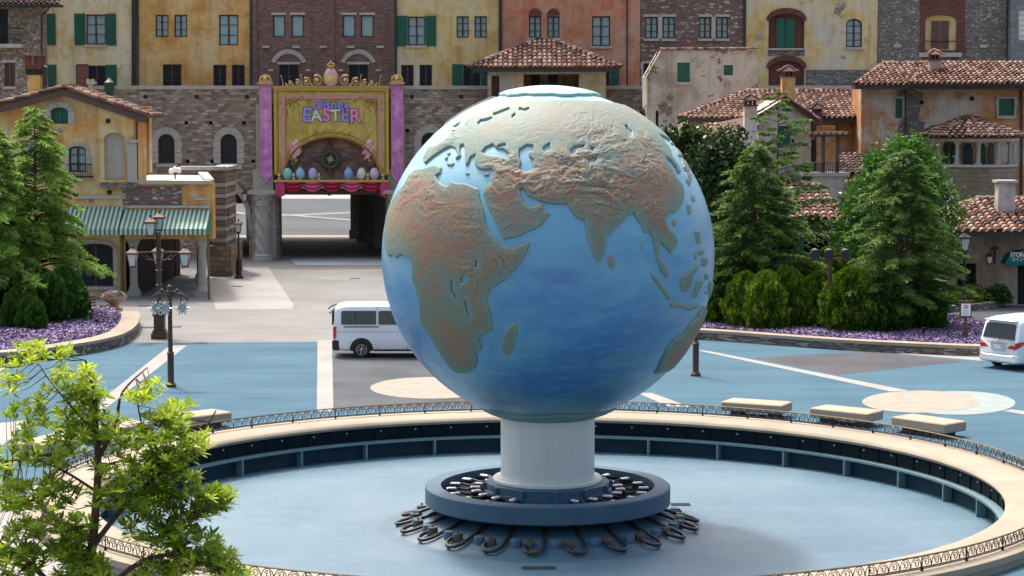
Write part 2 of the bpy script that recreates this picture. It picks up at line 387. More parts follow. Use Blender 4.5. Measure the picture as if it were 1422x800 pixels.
# blue plaza round the fountain
bl = gl((-60,476),(262,476),(441,475),(462,475),(560,484),(700,476),(974,462),(1422,470),(1700,470))
holed('plaza', [(-26,32)]+[(-30,80)]+[(p.x, p.y) for p in bl[0:]]+[(48,74),(48,32)], .004, M['blue'], ringhole(RO-.02))
# light stone circle just outside the rim at the near side, seen through the tree
sheet('asphalt_patch', gl((463,487),(560,485),(690,484),(690,566),(520,568),(462,570)), .008, M['asphalt'])
sheet('paving_band', gl((441,473),(461,473),(463,572),(440,572)), .012, M['line'])
sheet('mosaic_disc', [G(600+86*math.cos(t), 539+15*math.sin(t)) for t in [2*PI*k/48 for k in range(48)]], .012, M['cream'])
sheet('paving_band', gl((236,480),(260,480),(100,604),(70,612)), .012, M['line'])
sheet('paving_band', gl((-60,512),(0,507),(21,505),(0,516),(-60,540)), .012, M['line'])
sheet('paving_band', gl((-70,618),(-20,590),(28,585),(60,583),(30,602),(-70,665)), .013, M['palepave'])
sheet('asphalt_patch', gl((1045,497),(1212,489),(1340,502),(1164,521)), .008, M['asphaltd'])
sheet('paving_band', gl((958,485),(985,488),(1262,543),(1236,544)), .012, M['line'])
sheet('paving_band', gl((1248,488),(1356,495),(1420,499),(1420,505),(1356,501),(1250,492)), .0125, M['line'])
sheet('mosaic_disc', disc(1330, 560, 80, 16.5), .012, M['paleblue'])
sheet('mosaic_disc', disc(1279, 558.5, 82, 15.5), .016, M['cream'])
sheet('paving_band', gl((1392,571),(1405,569),(1460,576),(1460,583)), .012, M['line'])
sheet('paving_band', gl((885,546),(905,546),(960,566),(930,566)), .012, M['line'])
sheet('paving_strip', gl((290,372),(372,371),(408,424),(405,430),(300,430),(290,400)), .008, M['palepave'])
sheet('path', gl((1180,424),(1422,425),(1700,430),(1700,462),(1422,452),(1280,440)), .010, M['fargrey'])
# beyond the gate
sheet('far_plaza', [(-60,154),(30,154),(60,365),(-160,365)], .004, M['fargrey'])
sheet('paving_band', gl((300,335),(620,335),(620,327),(300,327)), .006, M['palepave'])
for p in (((375,299.5),(545,292),(545,294),(375,301.5)), ((375,296),(560,311),(560,313),(375,298)), ((240,282),(340,296),(340,299),(240,285))):
    zz_ = locals().get('zz_', .010)+.012; sheet('painted_line', gl(*p), zz_, M['paving'])
sheet('far_pavement', gl((240,276),(620,276),(620,255),(240,255)), .012, M['palepave'])
mt = groundmat('slatted_mat', (.28,.33,.36), (.36,.4,.43), (.12,.14,.16), jw=.22)
o = MB().box((0,0,0),(1,1,.02)).build('x', mt); bpy.data.objects.remove(o)
q = gl((402,359.5),(527,359.5),(540,369),(412,369)); b = MB(); b.prism(q, .004, .03)
tag(b.build('floor_mat', mt), 'blue grey slatted mat on the ground under the gate arch', 'mat')
sheet('pavement', gl((-90,668),(0,688),(60,730),(95,800),(95,830),(-90,830)), .008, M['palepave'])
# drain covers in the paving
k = 0
for (px, py) in ((200,425),(205,455),(277,477),(202,479),(243,454),(493,387),(355,383),(330,398)):
    c = G(px, py); w = .55
    b = MB().cbox((c.x, c.y, .01), (w, .5, .012))
    lab = ['beside the urn path, farthest left', 'left of the triple lantern base', 'at the top end of the white band', 'behind the planter corner', 'right of the triple lantern base', 'in front of the gate mat', 'in front of the twisted column', 'just below the small street lamp'][k]; k += 1
    tag(b.build('drain_cover', M['fargrey'] if False else M['asphalt']), 'flat grey drain cover in the paving '+lab, 'drain cover', 'drain covers in the paving')
# ================================================================== FOUNTAIN BASIN
ft = T('fountain_basin', 'round blue fountain basin with a pale stone rim, standing empty', 'fountain', (GC.x, GC.y, 0))
RI = 10.86; TZ = .33
M['rim'] = groundmat('rim_stone', (0.282,0.246,0.198), (0.334,0.295,0.238), (0.282,0.238,0.185), sc=.8, jw=2.4)
b = MB(); b.lathe([(RO, -.05),(RO, TZ-.17),(RO+.05, TZ-.16),(RO+.05, TZ-.02),(RO+.02, TZ),(RI+.1, TZ),(RI+.02, TZ-.03),(RI-.02, TZ-.09),(RI+.02, TZ-.16),(RI+.12, TZ-.18)], GC, 160)
b.build('rim', M['rim'], ft, smooth=True)
s = NT('basin_dark_paint'); p = s.pos(); n = s.noise(p, 1.5, 5); c = s.mix(n, (.003,.008,.013), (.008,.018,.026)); M['basindark'] = s.fin(c, .8, 0, .12)
b = MB(); b.lathe([(RI+.12, TZ-.17),(RI+.12, -.24)], GC, 160); 
# vertical joints and little spouts in the upper wall
for k in range(96):
    a = 2*PI*k/96; b.cbox((GC.x+(RI+.11)*math.cos(a), GC.y+(RI+.11)*math.sin(a), -.05), (.04, .02, .36), a)
b.build('upper_wall', M['basindark'], ft, smooth=True)
b = MB(); b.sphere((GC.x+RI+.09, GC.y, .05), .03, 6, 4); w0_ = b.build('wall_spout', M['coping'], ft)
for k in range(64):
    c = w0_ if k == 0 else w0_.copy()
    if k: COL.objects.link(c); c.parent = ft
    c.rotation_euler = (0, 0, 2*PI*(k+.5)/64)
s = NT('basin_ledge_paint'); n = s.noise(s.pos(), 2, 5); M['ledge'] = s.fin(s.mix(n, (.09,.17,.2), (.15,.25,.28)), .5)
b = MB(); b.lathe([(RI+.14, -.22),(RI-.12, -.22),(RI-.12, -.28),(RI+.14, -.28)], GC, 160); b.build('ledge', M['ledge'], ft)
s = NT('basin_wall_paint'); n = s.noise(s.pos(), 1.2, 5); M['bwall'] = s.fin(s.mix(n, (.012,.032,.05), (.024,.055,.08)), .75, 0, .15)
b = MB(); b.lathe([(RI+.12, -.28),(RI+.12, -.76)], GC, 160); b.build('lower_wall', M['bwall'], ft, smooth=True)
b = MB().cbox((GC.x+RI, GC.y, -.51), (.26, .06, .46)); f0 = b.build('fin', M['ledge'], ft)
for k in range(32):
    a = 2*PI*(k+.5)/32
    c = f0 if k == 0 else f0.copy()
    if k: COL.objects.link(c); c.parent = ft
    c.rotation_euler = (0, 0, a)
s = NT('basin_floor_paint'); p = s.pos(); n = s.noise(p, .35, 6, .6); f = s.noise(p, 9, 5, .7); v = s.noise(p, .8, 8, .7, 1.5)
c = s.ramp(n, [(.3, (.033,.094,.145)), (.5, (.052,.117,.168)), (.7, (.08,.145,.193))]); sk_ = s.noise(s.pos(sc=(.12, 1.4, 1)), 1.3, 6, .65); c = s.mix(s.math('MULTIPLY', s.ramp(sk_, [(.45, 0), (.7, 1)]), .35), c, (.1,.17,.215)); c = s.mix(s.math('MULTIPLY', s.ramp(sk_, [(.3, 1), (.45, 0)]), .3), c, (.03,.09,.15)); c = s.mix(s.math('MULTIPLY', f, .25), c, (.04,.1,.145))
c = s.mix(s.math('MULTIPLY', s.ramp(v, [(.485, 0), (.5, 1), (.515, 0)]), .25), c, (.22,.28,.32))
tc = s.n('TexCoord'); xy = s.n('VectorMath', operation='MULTIPLY'); s.put(xy.inputs[0], tc.outputs['Object']); xy.inputs[1].default_value = (1, 1, 0)
ln = s.n('VectorMath', operation='LENGTH'); s.put(ln.inputs[0], xy.outputs[0])
d0 = s.math('ADD', ln.outputs['Value'], s.math('MULTIPLY', n, .5))
c = s.mix(s.math('MULTIPLY', s.ramp(s.math('MULTIPLY', d0, .1), [(.425, 1), (.44, 0)]), .4), c, (.02,.06,.11))
for rr in (.62, .86): c = s.mix(s.math('MULTIPLY', s.ramp(s.math('MULTIPLY', ln.outputs['Value'], .1), [(rr-.003, 0), (rr, 1), (rr+.003, 0)]), .25), c, (.03,.08,.13))
s.bump(f, .2, .01); M['bfloor'] = s.fin(c, .5, 0, .45)
b = MB(); b.lathe([(RI+.13, -.72),(9, -.72),(6.5, -.73),(4.05, -.735),(3.74, -.735),(3.72, -.73),(2.5, -.33),(2.1, -.24)], GC, 160); b.build('basin_floor', M['bfloor'], ft, smooth=True)
b = MB()
for (px, py, w, dd) in ((748,789,.75,.3),(945,701,.5,.35),(616,747,.2,.15)):
    zf = -.6
    for _ in range(6): c = G(px, py, zf); r_ = math.hypot(c.x-GC.x, c.y-GC.y); zf = float(np.interp(r_, [3.95, 4.05, 6.5, 9, 10.9], [-.74, -.735, -.73, -.72, -.72]))
    n_ = 5; V_ = []
    for i in range(n_):
        for j in range(n_):
            x_ = c.x-w/2+w*i/(n_-1); y_ = c.y-dd/2+dd*j/(n_-1); V_.append((x_, y_, .012+float(np.interp(math.hypot(x_-GC.x, y_-GC.y), [3.95, 4.05, 6.5, 9, 10.9], [-.74, -.735, -.73, -.72, -.72]))))
    b.add(V_, [(i*n_+j, i*n_+j+1, (i+1)*n_+j+1, (i+1)*n_+j) for i in range(n_-1) for j in range(n_-1)])
build_each(b, 'floor_grate', plain('wet_iron_grate', (.025,.035,.04), .9, spec=.05), ft)
# pedestal
s = NT('pedestal_blue_paint'); p = s.pos(); n = s.noise(p, 1.2, 6, .65); m2 = s.pos(sc=(1.5, 1.5, .2)); sn = s.noise(m2, 1.5, 5, .6)
c = s.mix(n, (.02,.06,.105), (.048,.12,.185)); c = s.mix(s.math('MULTIPLY', s.ramp(sn, [(.5, 0), (.7, 1)]), .5), c, (.05,.07,.09)); M['ped'] = s.fin(c, .6)
b = MB(); b.lathe([(2.6, .1),(2.6, .3),(2.95, .3),(2.98, .27),(2.98, -.12),(2.92, -.16),(2.2, -.16)], GC, 96); b.build('outer_ring', M['ped'], ft, smooth=True)
b = MB(); b.lathe([(2.62, .06),(1.4, .06)], GC, 64); b.build('ring_floor', M['basindark'], ft)
b = MB(); b.lathe([(2.25, -.1),(2.2, -.5)], GC, 64); b.build('ring_support', M['dark'], ft)
b = MB(); b.lathe([(1.56, .05),(1.56, .2),(1.5, .22),(1.5, .38),(1.44, .4),(1.2, .4)], GC, 64)
for k in range(12):
    a = 2*PI*k/12+.1; b.cbox((GC.x+1.53*math.cos(a), GC.y+1.53*math.sin(a), .22), (.12, .1, .3), a)
b.build('inner_ring', M['ped'], ft, smooth=True)
# ================================================================== GLOBE
GR = 4.0; GZ = W(761, 355, GC.y).z; GCv = Vector((GC.x, GC.y, GZ))
gt = T('globe_sculpture', 'giant blue globe with raised copper and green continents on a white column', 'globe', (GC.x, GC.y, .4))
tocam = (Vector((0, 0, H))-GCv).normalized(); rgt = Vector((0, 0, 1)).cross(tocam).normalized()*1; rgt = tocam.cross(Vector((0, 0, 1))).normalized()*-1
upv = tocam.cross(rgt).normalized()
if upv.z < 0: upv = -upv
if rgt.x < 0: rgt = -rgt
def sph(px, py):
    dx = (px-761)/231; dy = (355-py)/231; t = math.hypot(dx, dy)
    if t <= 1: al = math.asin(t)-.08*t
    else: al = PI/2-.08+(t-1)*1.2
    if t < 1e-9: return tocam.copy()
    return tocam*math.cos(al)+(rgt*dx+upv*dy)/t*math.sin(al)
def lonlat(v): return (math.atan2(v.x, -v.y), math.asin(max(-1, min(1, v.z))))
EURASIA = [(671,269),(675,280),(682,297),(690,312),(696,327),(699,333),(717,330),(737,321),(752,314),(764,297),(756,292),(753,283),(750,281),(745,286),(735,288),(728,280),(722,264),(726,262),(732,272),(745,278),(757,282),(772,284),(787,284),(792,292),(800,302),(807,306),(811,305),(814,320),(819,340),(825,355),(831,364),(839,352),(842,342),(841,330),(852,320),(865,307),(870,300),(879,296),(882,302),(890,312),(894,324),(901,322),(906,332),(909,350),(914,367),(918,378),(925,386),(929,384),(927,375),(922,366),(916,360),(915,350),(916,336),(922,342),(930,352),(936,345),(941,336),(935,324),(927,315),(924,305),(930,296),(937,294),(946,285),(949,272),(946,257),(937,246),(932,236),(928,230),(923,221),(929,223),(936,232),(941,242),(944,241),(941,232),(935,223),(931,217),(930,210),(920,197),(913,188),(928,196),(935,180),(915,160),(893,158),(868,148),(835,143),(795,141),(745,141),(710,144),(690,150),(676,156),(662,163),(652,168),(648,176),(637,182),(628,186),(618,197),(607,203),(598,205),(592,214),(588,224),(591,229),(602,219),(615,210),(627,205),(633,208),(636,216),(632,222),(636,222),(641,217),(639,210),(640,204),(645,202),(646,212),(646,225),(647,232),(652,227),(654,220),(661,216),(659,228),(664,235),(672,237),(683,236),(685,240),(679,255),(673,263)]
AFRICA = [(664,262),(667,275),(671,290),(675,310),(680,322),(687,331),(697,341),(710,345),(722,340),(735,337),(734,345),(728,359),(715,376),(702,389),(682,400),(675,416),(681,431),(682,441),(685,454),(682,461),(669,466),(666,473),(669,477),(670,485),(661,491),(664,499),(661,511),(652,517),(637,518),(627,512),(611,489),(598,467),(585,450),(583,418),(577,398),(572,385),(574,369),(569,361),(559,354),(551,359),(547,355),(541,357),(537,346),(536,335),(537,315),(539,300),(545,282),(555,267),(565,255),(570,244),(578,237),(592,234),(606,230),(614,233),(613,241),(607,245),(609,252),(622,260),(627,252),(637,255),(650,256)]
HOLES_EU = [[(670,213),(675,206),(685,202),(688,206),(693,208),(699,209),(707,216),(703,221),(690,217),(680,216)],
 [(690,207),(693,203),(701,202),(702,204),(695,206)],
 [(722,209),(732,203),(740,204),(740,211),(734,212),(735,219),(741,224),(739,228),(740,236),(731,239),(722,235),(724,225),(721,217)],
 [(754,209),(757,205),(763,201),(763,209),(757,211)],[(792,211),(796,206),(811,203),(810,205),(800,208),(797,214),(793,215)],
 [(866,177),(869,176),(875,184),(876,190),(872,191),(872,186)],[(816,223),(823,220),(828,221),(825,226),(818,226)],[(820,206),(824,207),(823,211),(820,210)],
 [(686,160),(707,152),(708,154),(688,163)],[(664,173),(668,169),(674,168),(684,165),(684,167),(672,173),(666,176)],[(712,163),(715,160),(715,165),(712,166)],[(722,152),(728,154),(734,152),(735,154),(728,157),(722,155)]]
HOLES_AF = [[(641,386),(645,382),(649,386),(647,392),(641,392)],[(627,390),(630,389),(630,403),(635,411),(633,413),(628,404)],[(646,418),(649,420),(654,434),(652,438),(648,430)],[(662,361),(664,362),(663,370),(661,370)]]
ISL = {'madagascar': [(712,449),(718,450),(719,462),(715,480),(708,494),(699,494),(696,486),(698,470),(702,462)],
 'sri_lanka': [(844,355),(850,353),(854,362),(854,370),(848,374),(844,368)],
 'sumatra': [(904,378),(912,385),(921,396),(932,412),(931,416),(927,416),(916,400),(905,385)],
 'java': [(930,421),(936,418),(948,422),(956,425),(965,421),(970,420),(968,428),(958,431),(950,428),(932,427)],
 'borneo': [(944,385),(948,380),(952,381),(959,372),(967,367),(967,376),(961,385),(959,398),(953,406),(947,406),(944,395)],
 'sulawesi': [(968,389),(975,387),(974,393),(970,403),(966,414),(962,412),(965,398)],
 'new_guinea': [(985,389),(990,392),(989,405),(984,414),(983,400)],
 'halmahera': [(979,379),(983,380),(982,389),(978,388)],
 'philippines': [(964,320),(969,320),(972,337),(967,338)],
 'mindanao': [(975,357),(981,356),(981,366),(979,371),(974,369)],
 'visayas': [(969,347),(976,344),(976,353),(971,355)],
 'palawan': [(963,360),(966,349),(969,350),(966,361)],
 'taiwan': [(953,283),(957,282),(959,296),(955,299)],
 'hainan': [(933,306),(937,303),(940,309),(937,314),(933,312)],
 'kyushu': [(950,240),(958,240),(959,251),(956,259),(952,250)],
 'honshu': [(943,219),(950,224),(957,238),(953,241),(948,232)],
 'okinawa': [(959,270),(962,271),(964,280),(961,280)],
 'hokkaido': [(933,203),(942,210),(947,220),(941,217)],
 'kuril': [(925,190),(931,196),(936,204),(930,200)],
 'cyprus': [(671,241),(680,241),(678,245),(673,245)], 'crete': [(645,240),(653,241),(651,243),(647,243)], 'sicily': [(621,227),(632,226),(629,232),(622,231)],
 'sardinia': [(617,222),(620,217),(623,219),(620,225)], 'corsica': [(621,215),(624,211),(626,213),(624,217)], 'andaman': [(890,337),(893,336),(892,345),(890,347)],
 'reunion': [(740,476),(744,474),(748,473),(746,477),(741,478)],
 'ireland': [(629,176),(633,173),(640,168),(639,172),(632,177)], 'britain': [(627,182),(636,180),(644,175),(648,165),(653,166),(650,172),(646,178),(636,183),(628,184)],
 'timor': [(978,404),(982,405),(981,408),(978,407)]}
AUST = [(908,519),(916,504),(925,484),(936,470),(950,461),(957,450),(968,439),(970,434),(977,424),(979,427),(990,440),(1000,470),(985,500),(960,520),(945,525),(938,507),(927,514),(913,517)]
def llpoly(pp):
    return np.array([lonlat(sph(*p)) for p in pp])
def sdist(P, lon, lat):
    # signed distance (radians on the sphere, + inside), P polygon in lon/lat
    x = lon; y = lat; ins = np.zeros(x.shape, bool); dm = np.full(x.shape, 9.0); cl = np.cos(lat)
    n = len(P)
    for i in range(n):
        x0, y0 = P[i]; x1, y1 = P[(i+1) % n]
        cond = ((y0 > y) != (y1 > y))
        if y0 != y1: ins ^= cond & (x < (x1-x0)*(y-y0)/(y1-y0)+x0)
        ax = (x-x0)*cl; ay = y-y0; bx = (x1-x0)*cl; by = (y1-y0); L = bx*bx+by*by+1e-12
        t = np.clip((ax*bx+ay*by)/L, 0, 1); d = np.hypot(ax-bx*t, ay-by*t); dm = np.minimum(dm, d)
    return np.where(ins, dm, -dm)
def vnoise(x, y, z, seed=0):
    xi = np.floor(x).astype(int); yi = np.floor(y).astype(int); zi = np.floor(z).astype(int)
    def h(a, b, c):
        n = (a*374761393+b*668265263+c*2147483647+seed*1274126177) & 0xffffffff; n = ((n ^ (n >> 13))*1274126177) & 0xffffffff
        return ((n ^ (n >> 16)) & 0xffff)/65535.0
    fx = x-xi; fy = y-yi; fz = z-zi; fx = fx*fx*(3-2*fx); fy = fy*fy*(3-2*fy); fz = fz*fz*(3-2*fz)
    r = 0
    for a in (0, 1):
        for b_ in (0, 1):
            for c in (0, 1):
                r = r+h(xi+a, yi+b_, zi+c)*(fx if a else 1-fx)*(fy if b_ else 1-fy)*(fz if c else 1-fz)
    return r
def fbm(X, sc, oct=4, seed=0, ridged=False):
    r = 0; a = 1; tot = 0
    for o in range(oct):
        n = vnoise(X[..., 0]*sc, X[..., 1]*sc, X[..., 2]*sc, seed+o)
        if ridged: n = 1-np.abs(2*n-1)
        r = r+a*n; tot += a; a *= .52; sc *= 2.07
    return r/tot
STEP = .0046
# mountain strength centres in photo pixels: (px, py, radius, strength)
MOUNT = [(845,260,45,1),(800,245,50,.9),(760,262,35,.8),(730,245,35,.8),(700,230,25,.8),(890,230,45,.7),(850,200,60,.5),(905,290,25,.6),(820,222,40,.6),(900,200,30,.5),(690,260,20,.4),(620,205,25,.5),(570,260,30,.5),(600,270,30,.35),(650,380,30,.5),(700,360,22,.5),(660,430,25,.4),(650,320,30,.3),(925,310,15,.5),(690,300,25,.2),(640,490,30,.3)]
MV = [(sph(a, b_), r/231, s) for a, b_, r, s in MOUNT]
def landmass(name, P, holes, thick=.055, parent=gt, closed_lat=None, mat=None, relief=1.0):
    lo0, la0 = P.min(0)-.03; lo1, la1 = P.max(0)+.03
    la0 = max(la0, -1.5); la1 = min(la1, 1.5)
    lons = np.arange(lo0, lo1, STEP); lats = np.arange(la0, la1, STEP); LON, LAT = np.meshgrid(lons, lats)
    D = sdist(P, LON, LAT)
    for h in holes: D = np.minimum(D, -sdist(h, LON, LAT))
    X = np.stack([np.sin(LON)*np.cos(LAT), -np.cos(LON)*np.cos(LAT), np.sin(LAT)], -1)
    D = D+(fbm(X, 34, 3, 5)-.5)*.009
    wd_ = .0065; e = np.clip(D/wd_, -1, 1); e2 = np.where(e > 0, np.sin(np.clip(e, 0, 1)*PI/2), e)
    h = thick*e2
    ms = np.zeros(D.shape)
    for c, r, s in MV:
        dd = np.arccos(np.clip(X[..., 0]*c.x+X[..., 1]*c.y+X[..., 2]*c.z, -1, 1)); ms = np.maximum(ms, s*np.clip(1.25-dd/r, 0, 1))
    warp = np.stack([fbm(X, 5, 3, 31), fbm(X, 5, 3, 47), fbm(X, 5, 3, 59)], -1)*.22
    Xs = (X+warp)*np.array([1, 1, 2.6])
    rd = fbm(Xs, 5.5, 5, 90, True); fine = fbm((X+warp*1.4)*np.array([1, 1, 2.2]), 34, 3, 70, True)
    ins = np.clip(D/.03, 0, 1)
    h = h+ins*relief*(ms*(rd-.45)*.11+(fine-.5)*.04*(.25+ms)+(rd-.5)*.006)
    rr = GR+h
    V = X*rr[..., None]+np.array([GCv.x, GCv.y, GCv.z])
    ny, nx = D.shape; idx = np.arange(ny*nx).reshape(ny, nx); keep = D > -wd_*1.2
    q = keep[:-1, :-1] | keep[1:, :-1] | keep[1:, 1:] | keep[:-1, 1:]
    a = idx[:-1, :-1][q]; b_ = idx[:-1, 1:][q]; c = idx[1:, 1:][q]; d = idx[1:, :-1][q]
    Fq = np.stack([a, b_, c, d], 1); used = np.unique(Fq); mp = np.full(ny*nx, -1); mp[used] = np.arange(len(used)); Fq = mp[Fq]
    V = V.reshape(-1, 3)[used]
    # tint: 0 coast .. 1 inland ; second attribute: mountain
    tf = (np.clip(D/.12, 0, 1)*.5+.5*ms*rd)[:-1, :-1][q]
    return npmesh(name, V, Fq, tf, mat or M['land'], parent, smooth=True)
s = NT('copper_and_verdigris_land'); p = s.pos(); t = s.attr()
n1 = s.noise(p, .75, 6, .62); n2 = s.noise(p, 4.5, 7, .7, .6); n3 = s.noise(s.pos(sc=(1, 1, 3)), 9, 5, .7)
c = s.ramp(n1, [(.36, (.085,.17,.145)), (.43, (.15,.145,.105)), (.5, (.19,.125,.08)), (.57, (.215,.11,.065)), (.66, (.165,.125,.09))])
c = s.mix(s.ramp(n2, [(.48, 0), (.62, .6)]), c, (.1,.19,.165)); c = s.mix(s.ramp(n3, [(.5, 0), (.7, .6)]), c, (.24,.15,.09))
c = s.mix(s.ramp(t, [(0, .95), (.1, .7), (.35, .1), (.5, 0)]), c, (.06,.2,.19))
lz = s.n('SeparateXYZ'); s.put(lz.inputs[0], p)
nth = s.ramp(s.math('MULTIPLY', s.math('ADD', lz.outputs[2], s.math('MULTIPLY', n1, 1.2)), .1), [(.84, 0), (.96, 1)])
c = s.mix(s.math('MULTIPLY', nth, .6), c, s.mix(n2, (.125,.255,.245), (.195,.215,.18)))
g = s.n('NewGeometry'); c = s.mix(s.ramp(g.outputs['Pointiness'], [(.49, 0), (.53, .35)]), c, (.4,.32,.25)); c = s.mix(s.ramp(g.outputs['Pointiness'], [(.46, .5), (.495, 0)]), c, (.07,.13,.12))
s.bump(s.noise(p, 14, 6, .75), .35, .03); M['land'] = s.fin(c, .62, 0, .35)
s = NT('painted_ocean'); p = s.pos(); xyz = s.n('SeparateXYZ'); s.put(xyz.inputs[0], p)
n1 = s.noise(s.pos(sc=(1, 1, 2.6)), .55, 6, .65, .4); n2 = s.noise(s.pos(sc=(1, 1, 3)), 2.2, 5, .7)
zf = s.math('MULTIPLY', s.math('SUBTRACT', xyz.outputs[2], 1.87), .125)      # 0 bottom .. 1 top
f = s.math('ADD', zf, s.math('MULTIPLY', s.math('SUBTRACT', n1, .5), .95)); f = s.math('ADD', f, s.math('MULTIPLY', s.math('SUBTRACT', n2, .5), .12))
c = s.ramp(f, [(0, (.07,.22,.31)), (.13, (.045,.175,.35)), (.27, (.032,.14,.38)), (.4, (.04,.18,.44)), (.55, (.08,.27,.48)), (.75, (.14,.34,.49)), (.95, (.26,.44,.52))])  # paler top: ocean paint plus sky sheen put into the colour
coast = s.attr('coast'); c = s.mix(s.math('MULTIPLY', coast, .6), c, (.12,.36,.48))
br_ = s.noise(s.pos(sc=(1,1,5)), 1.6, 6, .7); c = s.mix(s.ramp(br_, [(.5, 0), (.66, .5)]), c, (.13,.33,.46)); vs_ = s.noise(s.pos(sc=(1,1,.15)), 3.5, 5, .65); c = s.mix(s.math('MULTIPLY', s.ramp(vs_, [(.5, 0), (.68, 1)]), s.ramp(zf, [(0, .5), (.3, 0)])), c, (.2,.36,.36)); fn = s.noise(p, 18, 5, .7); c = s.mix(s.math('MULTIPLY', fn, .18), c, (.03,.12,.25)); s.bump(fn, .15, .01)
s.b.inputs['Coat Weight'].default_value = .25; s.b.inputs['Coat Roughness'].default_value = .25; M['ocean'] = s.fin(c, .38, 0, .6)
PA = llpoly(AFRICA); PE = llpoly(EURASIA); HE = [llpoly(h) for h in HOLES_EU]; HA = [llpoly(h) for h in HOLES_AF]; PAU = llpoly(AUST)
# the ocean sphere
nx_, ny_ = 256, 160
lon = np.linspace(-PI, PI, nx_, endpoint=False); lat = np.linspace(-PI/2+.002, PI/2-.002, ny_); LON, LAT = np.meshgrid(lon, lat)
X = np.stack([np.sin(LON)*np.cos(LAT), -np.cos(LON)*np.cos(LAT), np.sin(LAT)], -1)*GR+np.array([GCv.x, GCv.y, GCv.z])
idx = np.arange(nx_*ny_).reshape(ny_, nx_); r1 = np.roll(idx, -1, 1)
Fq = np.stack([idx[:-1], r1[:-1], r1[1:], idx[1:]], -1).reshape(-1, 4)
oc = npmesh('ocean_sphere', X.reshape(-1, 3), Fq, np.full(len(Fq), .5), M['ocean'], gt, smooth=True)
D = np.maximum(sdist(PA, LON, LAT), sdist(PE, LON, LAT)); D = np.maximum(D, sdist(PAU, LON, LAT))
for k, v in ISL.items(): D = np.maximum(D, sdist(llpoly(v), LON, LAT))
a = oc.data.attributes.new('coast', 'FLOAT', 'POINT'); a.data.foreach_set('value', np.exp(np.minimum(D, 0)/.09).ravel().astype(np.float32))
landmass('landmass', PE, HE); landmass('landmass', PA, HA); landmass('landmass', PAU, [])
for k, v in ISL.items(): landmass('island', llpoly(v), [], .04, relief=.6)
am = [(-2.2,1.15),(-1.75,1.25),(-1.7,.9),(-2.2,.75),(-2.35,.5),(-2.75,.35),(-2.6,.15),(-2.0,.1),(-1.85,-.12),(-2.2,-.45),(-2.5,-.95),(-2.65,-.7),(-2.7,-.1),(-2.95,.15),(-3.1,.35),(-3.14,1.2)]
landmass('landmass', np.array(am), []) 
landmass('landmass', np.array([(2.2,1.1),(3.1,1.2),(3.14,.5),(2.9,.55),(2.7,.9),(2.3,.95)]), [])
# ice caps
s = NT('white_green_ice_paint'); n = s.noise(s.pos(), 1.2, 5); s.bump(s.noise(s.pos(), 5, 4), .2, .03); M['ice'] = s.fin(s.mix(n, (.2,.4,.39), (.27,.47,.45)), .5)
def cap(name, ang, thick, sign, seed, mat):
    b = MB(); n = 96; rings = []
    prof = [(ang, -.03), (ang, thick*.7), (ang*.985, thick)]+[(ang*k/8*.985, thick+.02) for k in range(7, -1, -1)]
    for j, (a_, h) in enumerate(prof):
        for k in range(n):
            t = 2*PI*k/n; w = 1+.03*math.sin(5*t+seed)+.022*math.sin(11*t+seed*2)+.012*math.sin(23*t+seed)
            aa = a_*w if j < 3 else a_*(1+(w-1)*(a_/ang)); aa = max(aa, .0005); r = GR+h
            rings.append((GCv.x+r*math.sin(aa)*math.cos(t), GCv.y+r*math.sin(aa)*math.sin(t), GCv.z+sign*r*math.cos(aa)))
    b.add(rings, [(j*n+k, j*n+(k+1) % n, (j+1)*n+(k+1) % n, (j+1)*n+k) for j in range(len(prof)-1) for k in range(n)])
    b.build(name, mat, gt, smooth=True)
cap('ice_cap', .30, .07, 1, 1.3, M['ice']); cap('ice_cap', .42, .05, -1, 2.2, plain('weathered_sea_green', (.16,.26,.26), .6))
s = NT('white_column_paint'); p = s.pos(sc=(1, 1, .3)); n = s.noise(p, 1.5, 5); st_ = s.noise(s.pos(sc=(2, 2, .12)), 2.0, 6, .65); M['neck'] = s.fin(s.mix(s.math('MULTIPLY', s.ramp(st_, [(.5, 0), (.7, 1)]), .18), s.mix(n, (.52,.57,.56), (.64,.67,.65)), (.3,.35,.34)), .45)
b = MB(); b.lathe([(1.14, .4),(1.14, 2.3)], GC, 64)
b.build('column', M['neck'], gt, smooth=True)
b = MB(); b.lathe([(1.14, .5),(1.3, .5),(1.33, .47),(1.33, .41),(1.14, .41)], GC, 64); b.build('collar', M['neck'], gt, smooth=True)
# ================================================================== RAILING
rl = T('railing', 'low black wrought iron scroll railing running round the fountain rim', 'railing', (GC.x, GC.y, TZ))
RR = 12.08; NU = 256
def ringpt(a, r, z): return (GC.x+r*math.cos(a), GC.y+r*math.sin(a), z)
b = MB(); b.tube([ringpt(2*PI*k/200, RR, TZ+.3) for k in range(201)], .02, 6, cap=False); b.build('top_rail', plain('gilded_brown_rail', (.16,.11,.06), .5), rl, smooth=True)
b = MB(); b.tube([ringpt(2*PI*k/200, RR, TZ+.075) for k in range(201)], .014, 5, cap=False); b.tube([ringpt(2*PI*k/200, RR, TZ+.045) for k in range(201)], .012, 5, cap=False); b.build('bottom_rail', M['iron'], rl, smooth=True)
b = MB(); w = 2*PI/NU
for k in range(NU):
    a0 = k*w; L = w*RR
    pts = []
    for j in range(9):          # arch
        t = PI*(1-j/8); pts.append(ringpt(a0+w*(.5+.5*math.cos(t)), RR, TZ+.08+.205*math.sin(t)))
    b.tube(pts, .0115, 3, cap=False)
    pts = []
    for j in range(15):         # C-scroll
        t = PI*.9-j/14*PI*2.1; r = .085*(1-j/14*.62); pts.append(ringpt(a0+(w*.54)+r*math.cos(t)/RR, RR, TZ+.165+r*math.sin(t)))
    b.tube(pts, .0115, 3, cap=False)
    b.sphere(pts[-1], .02, 5, 3)
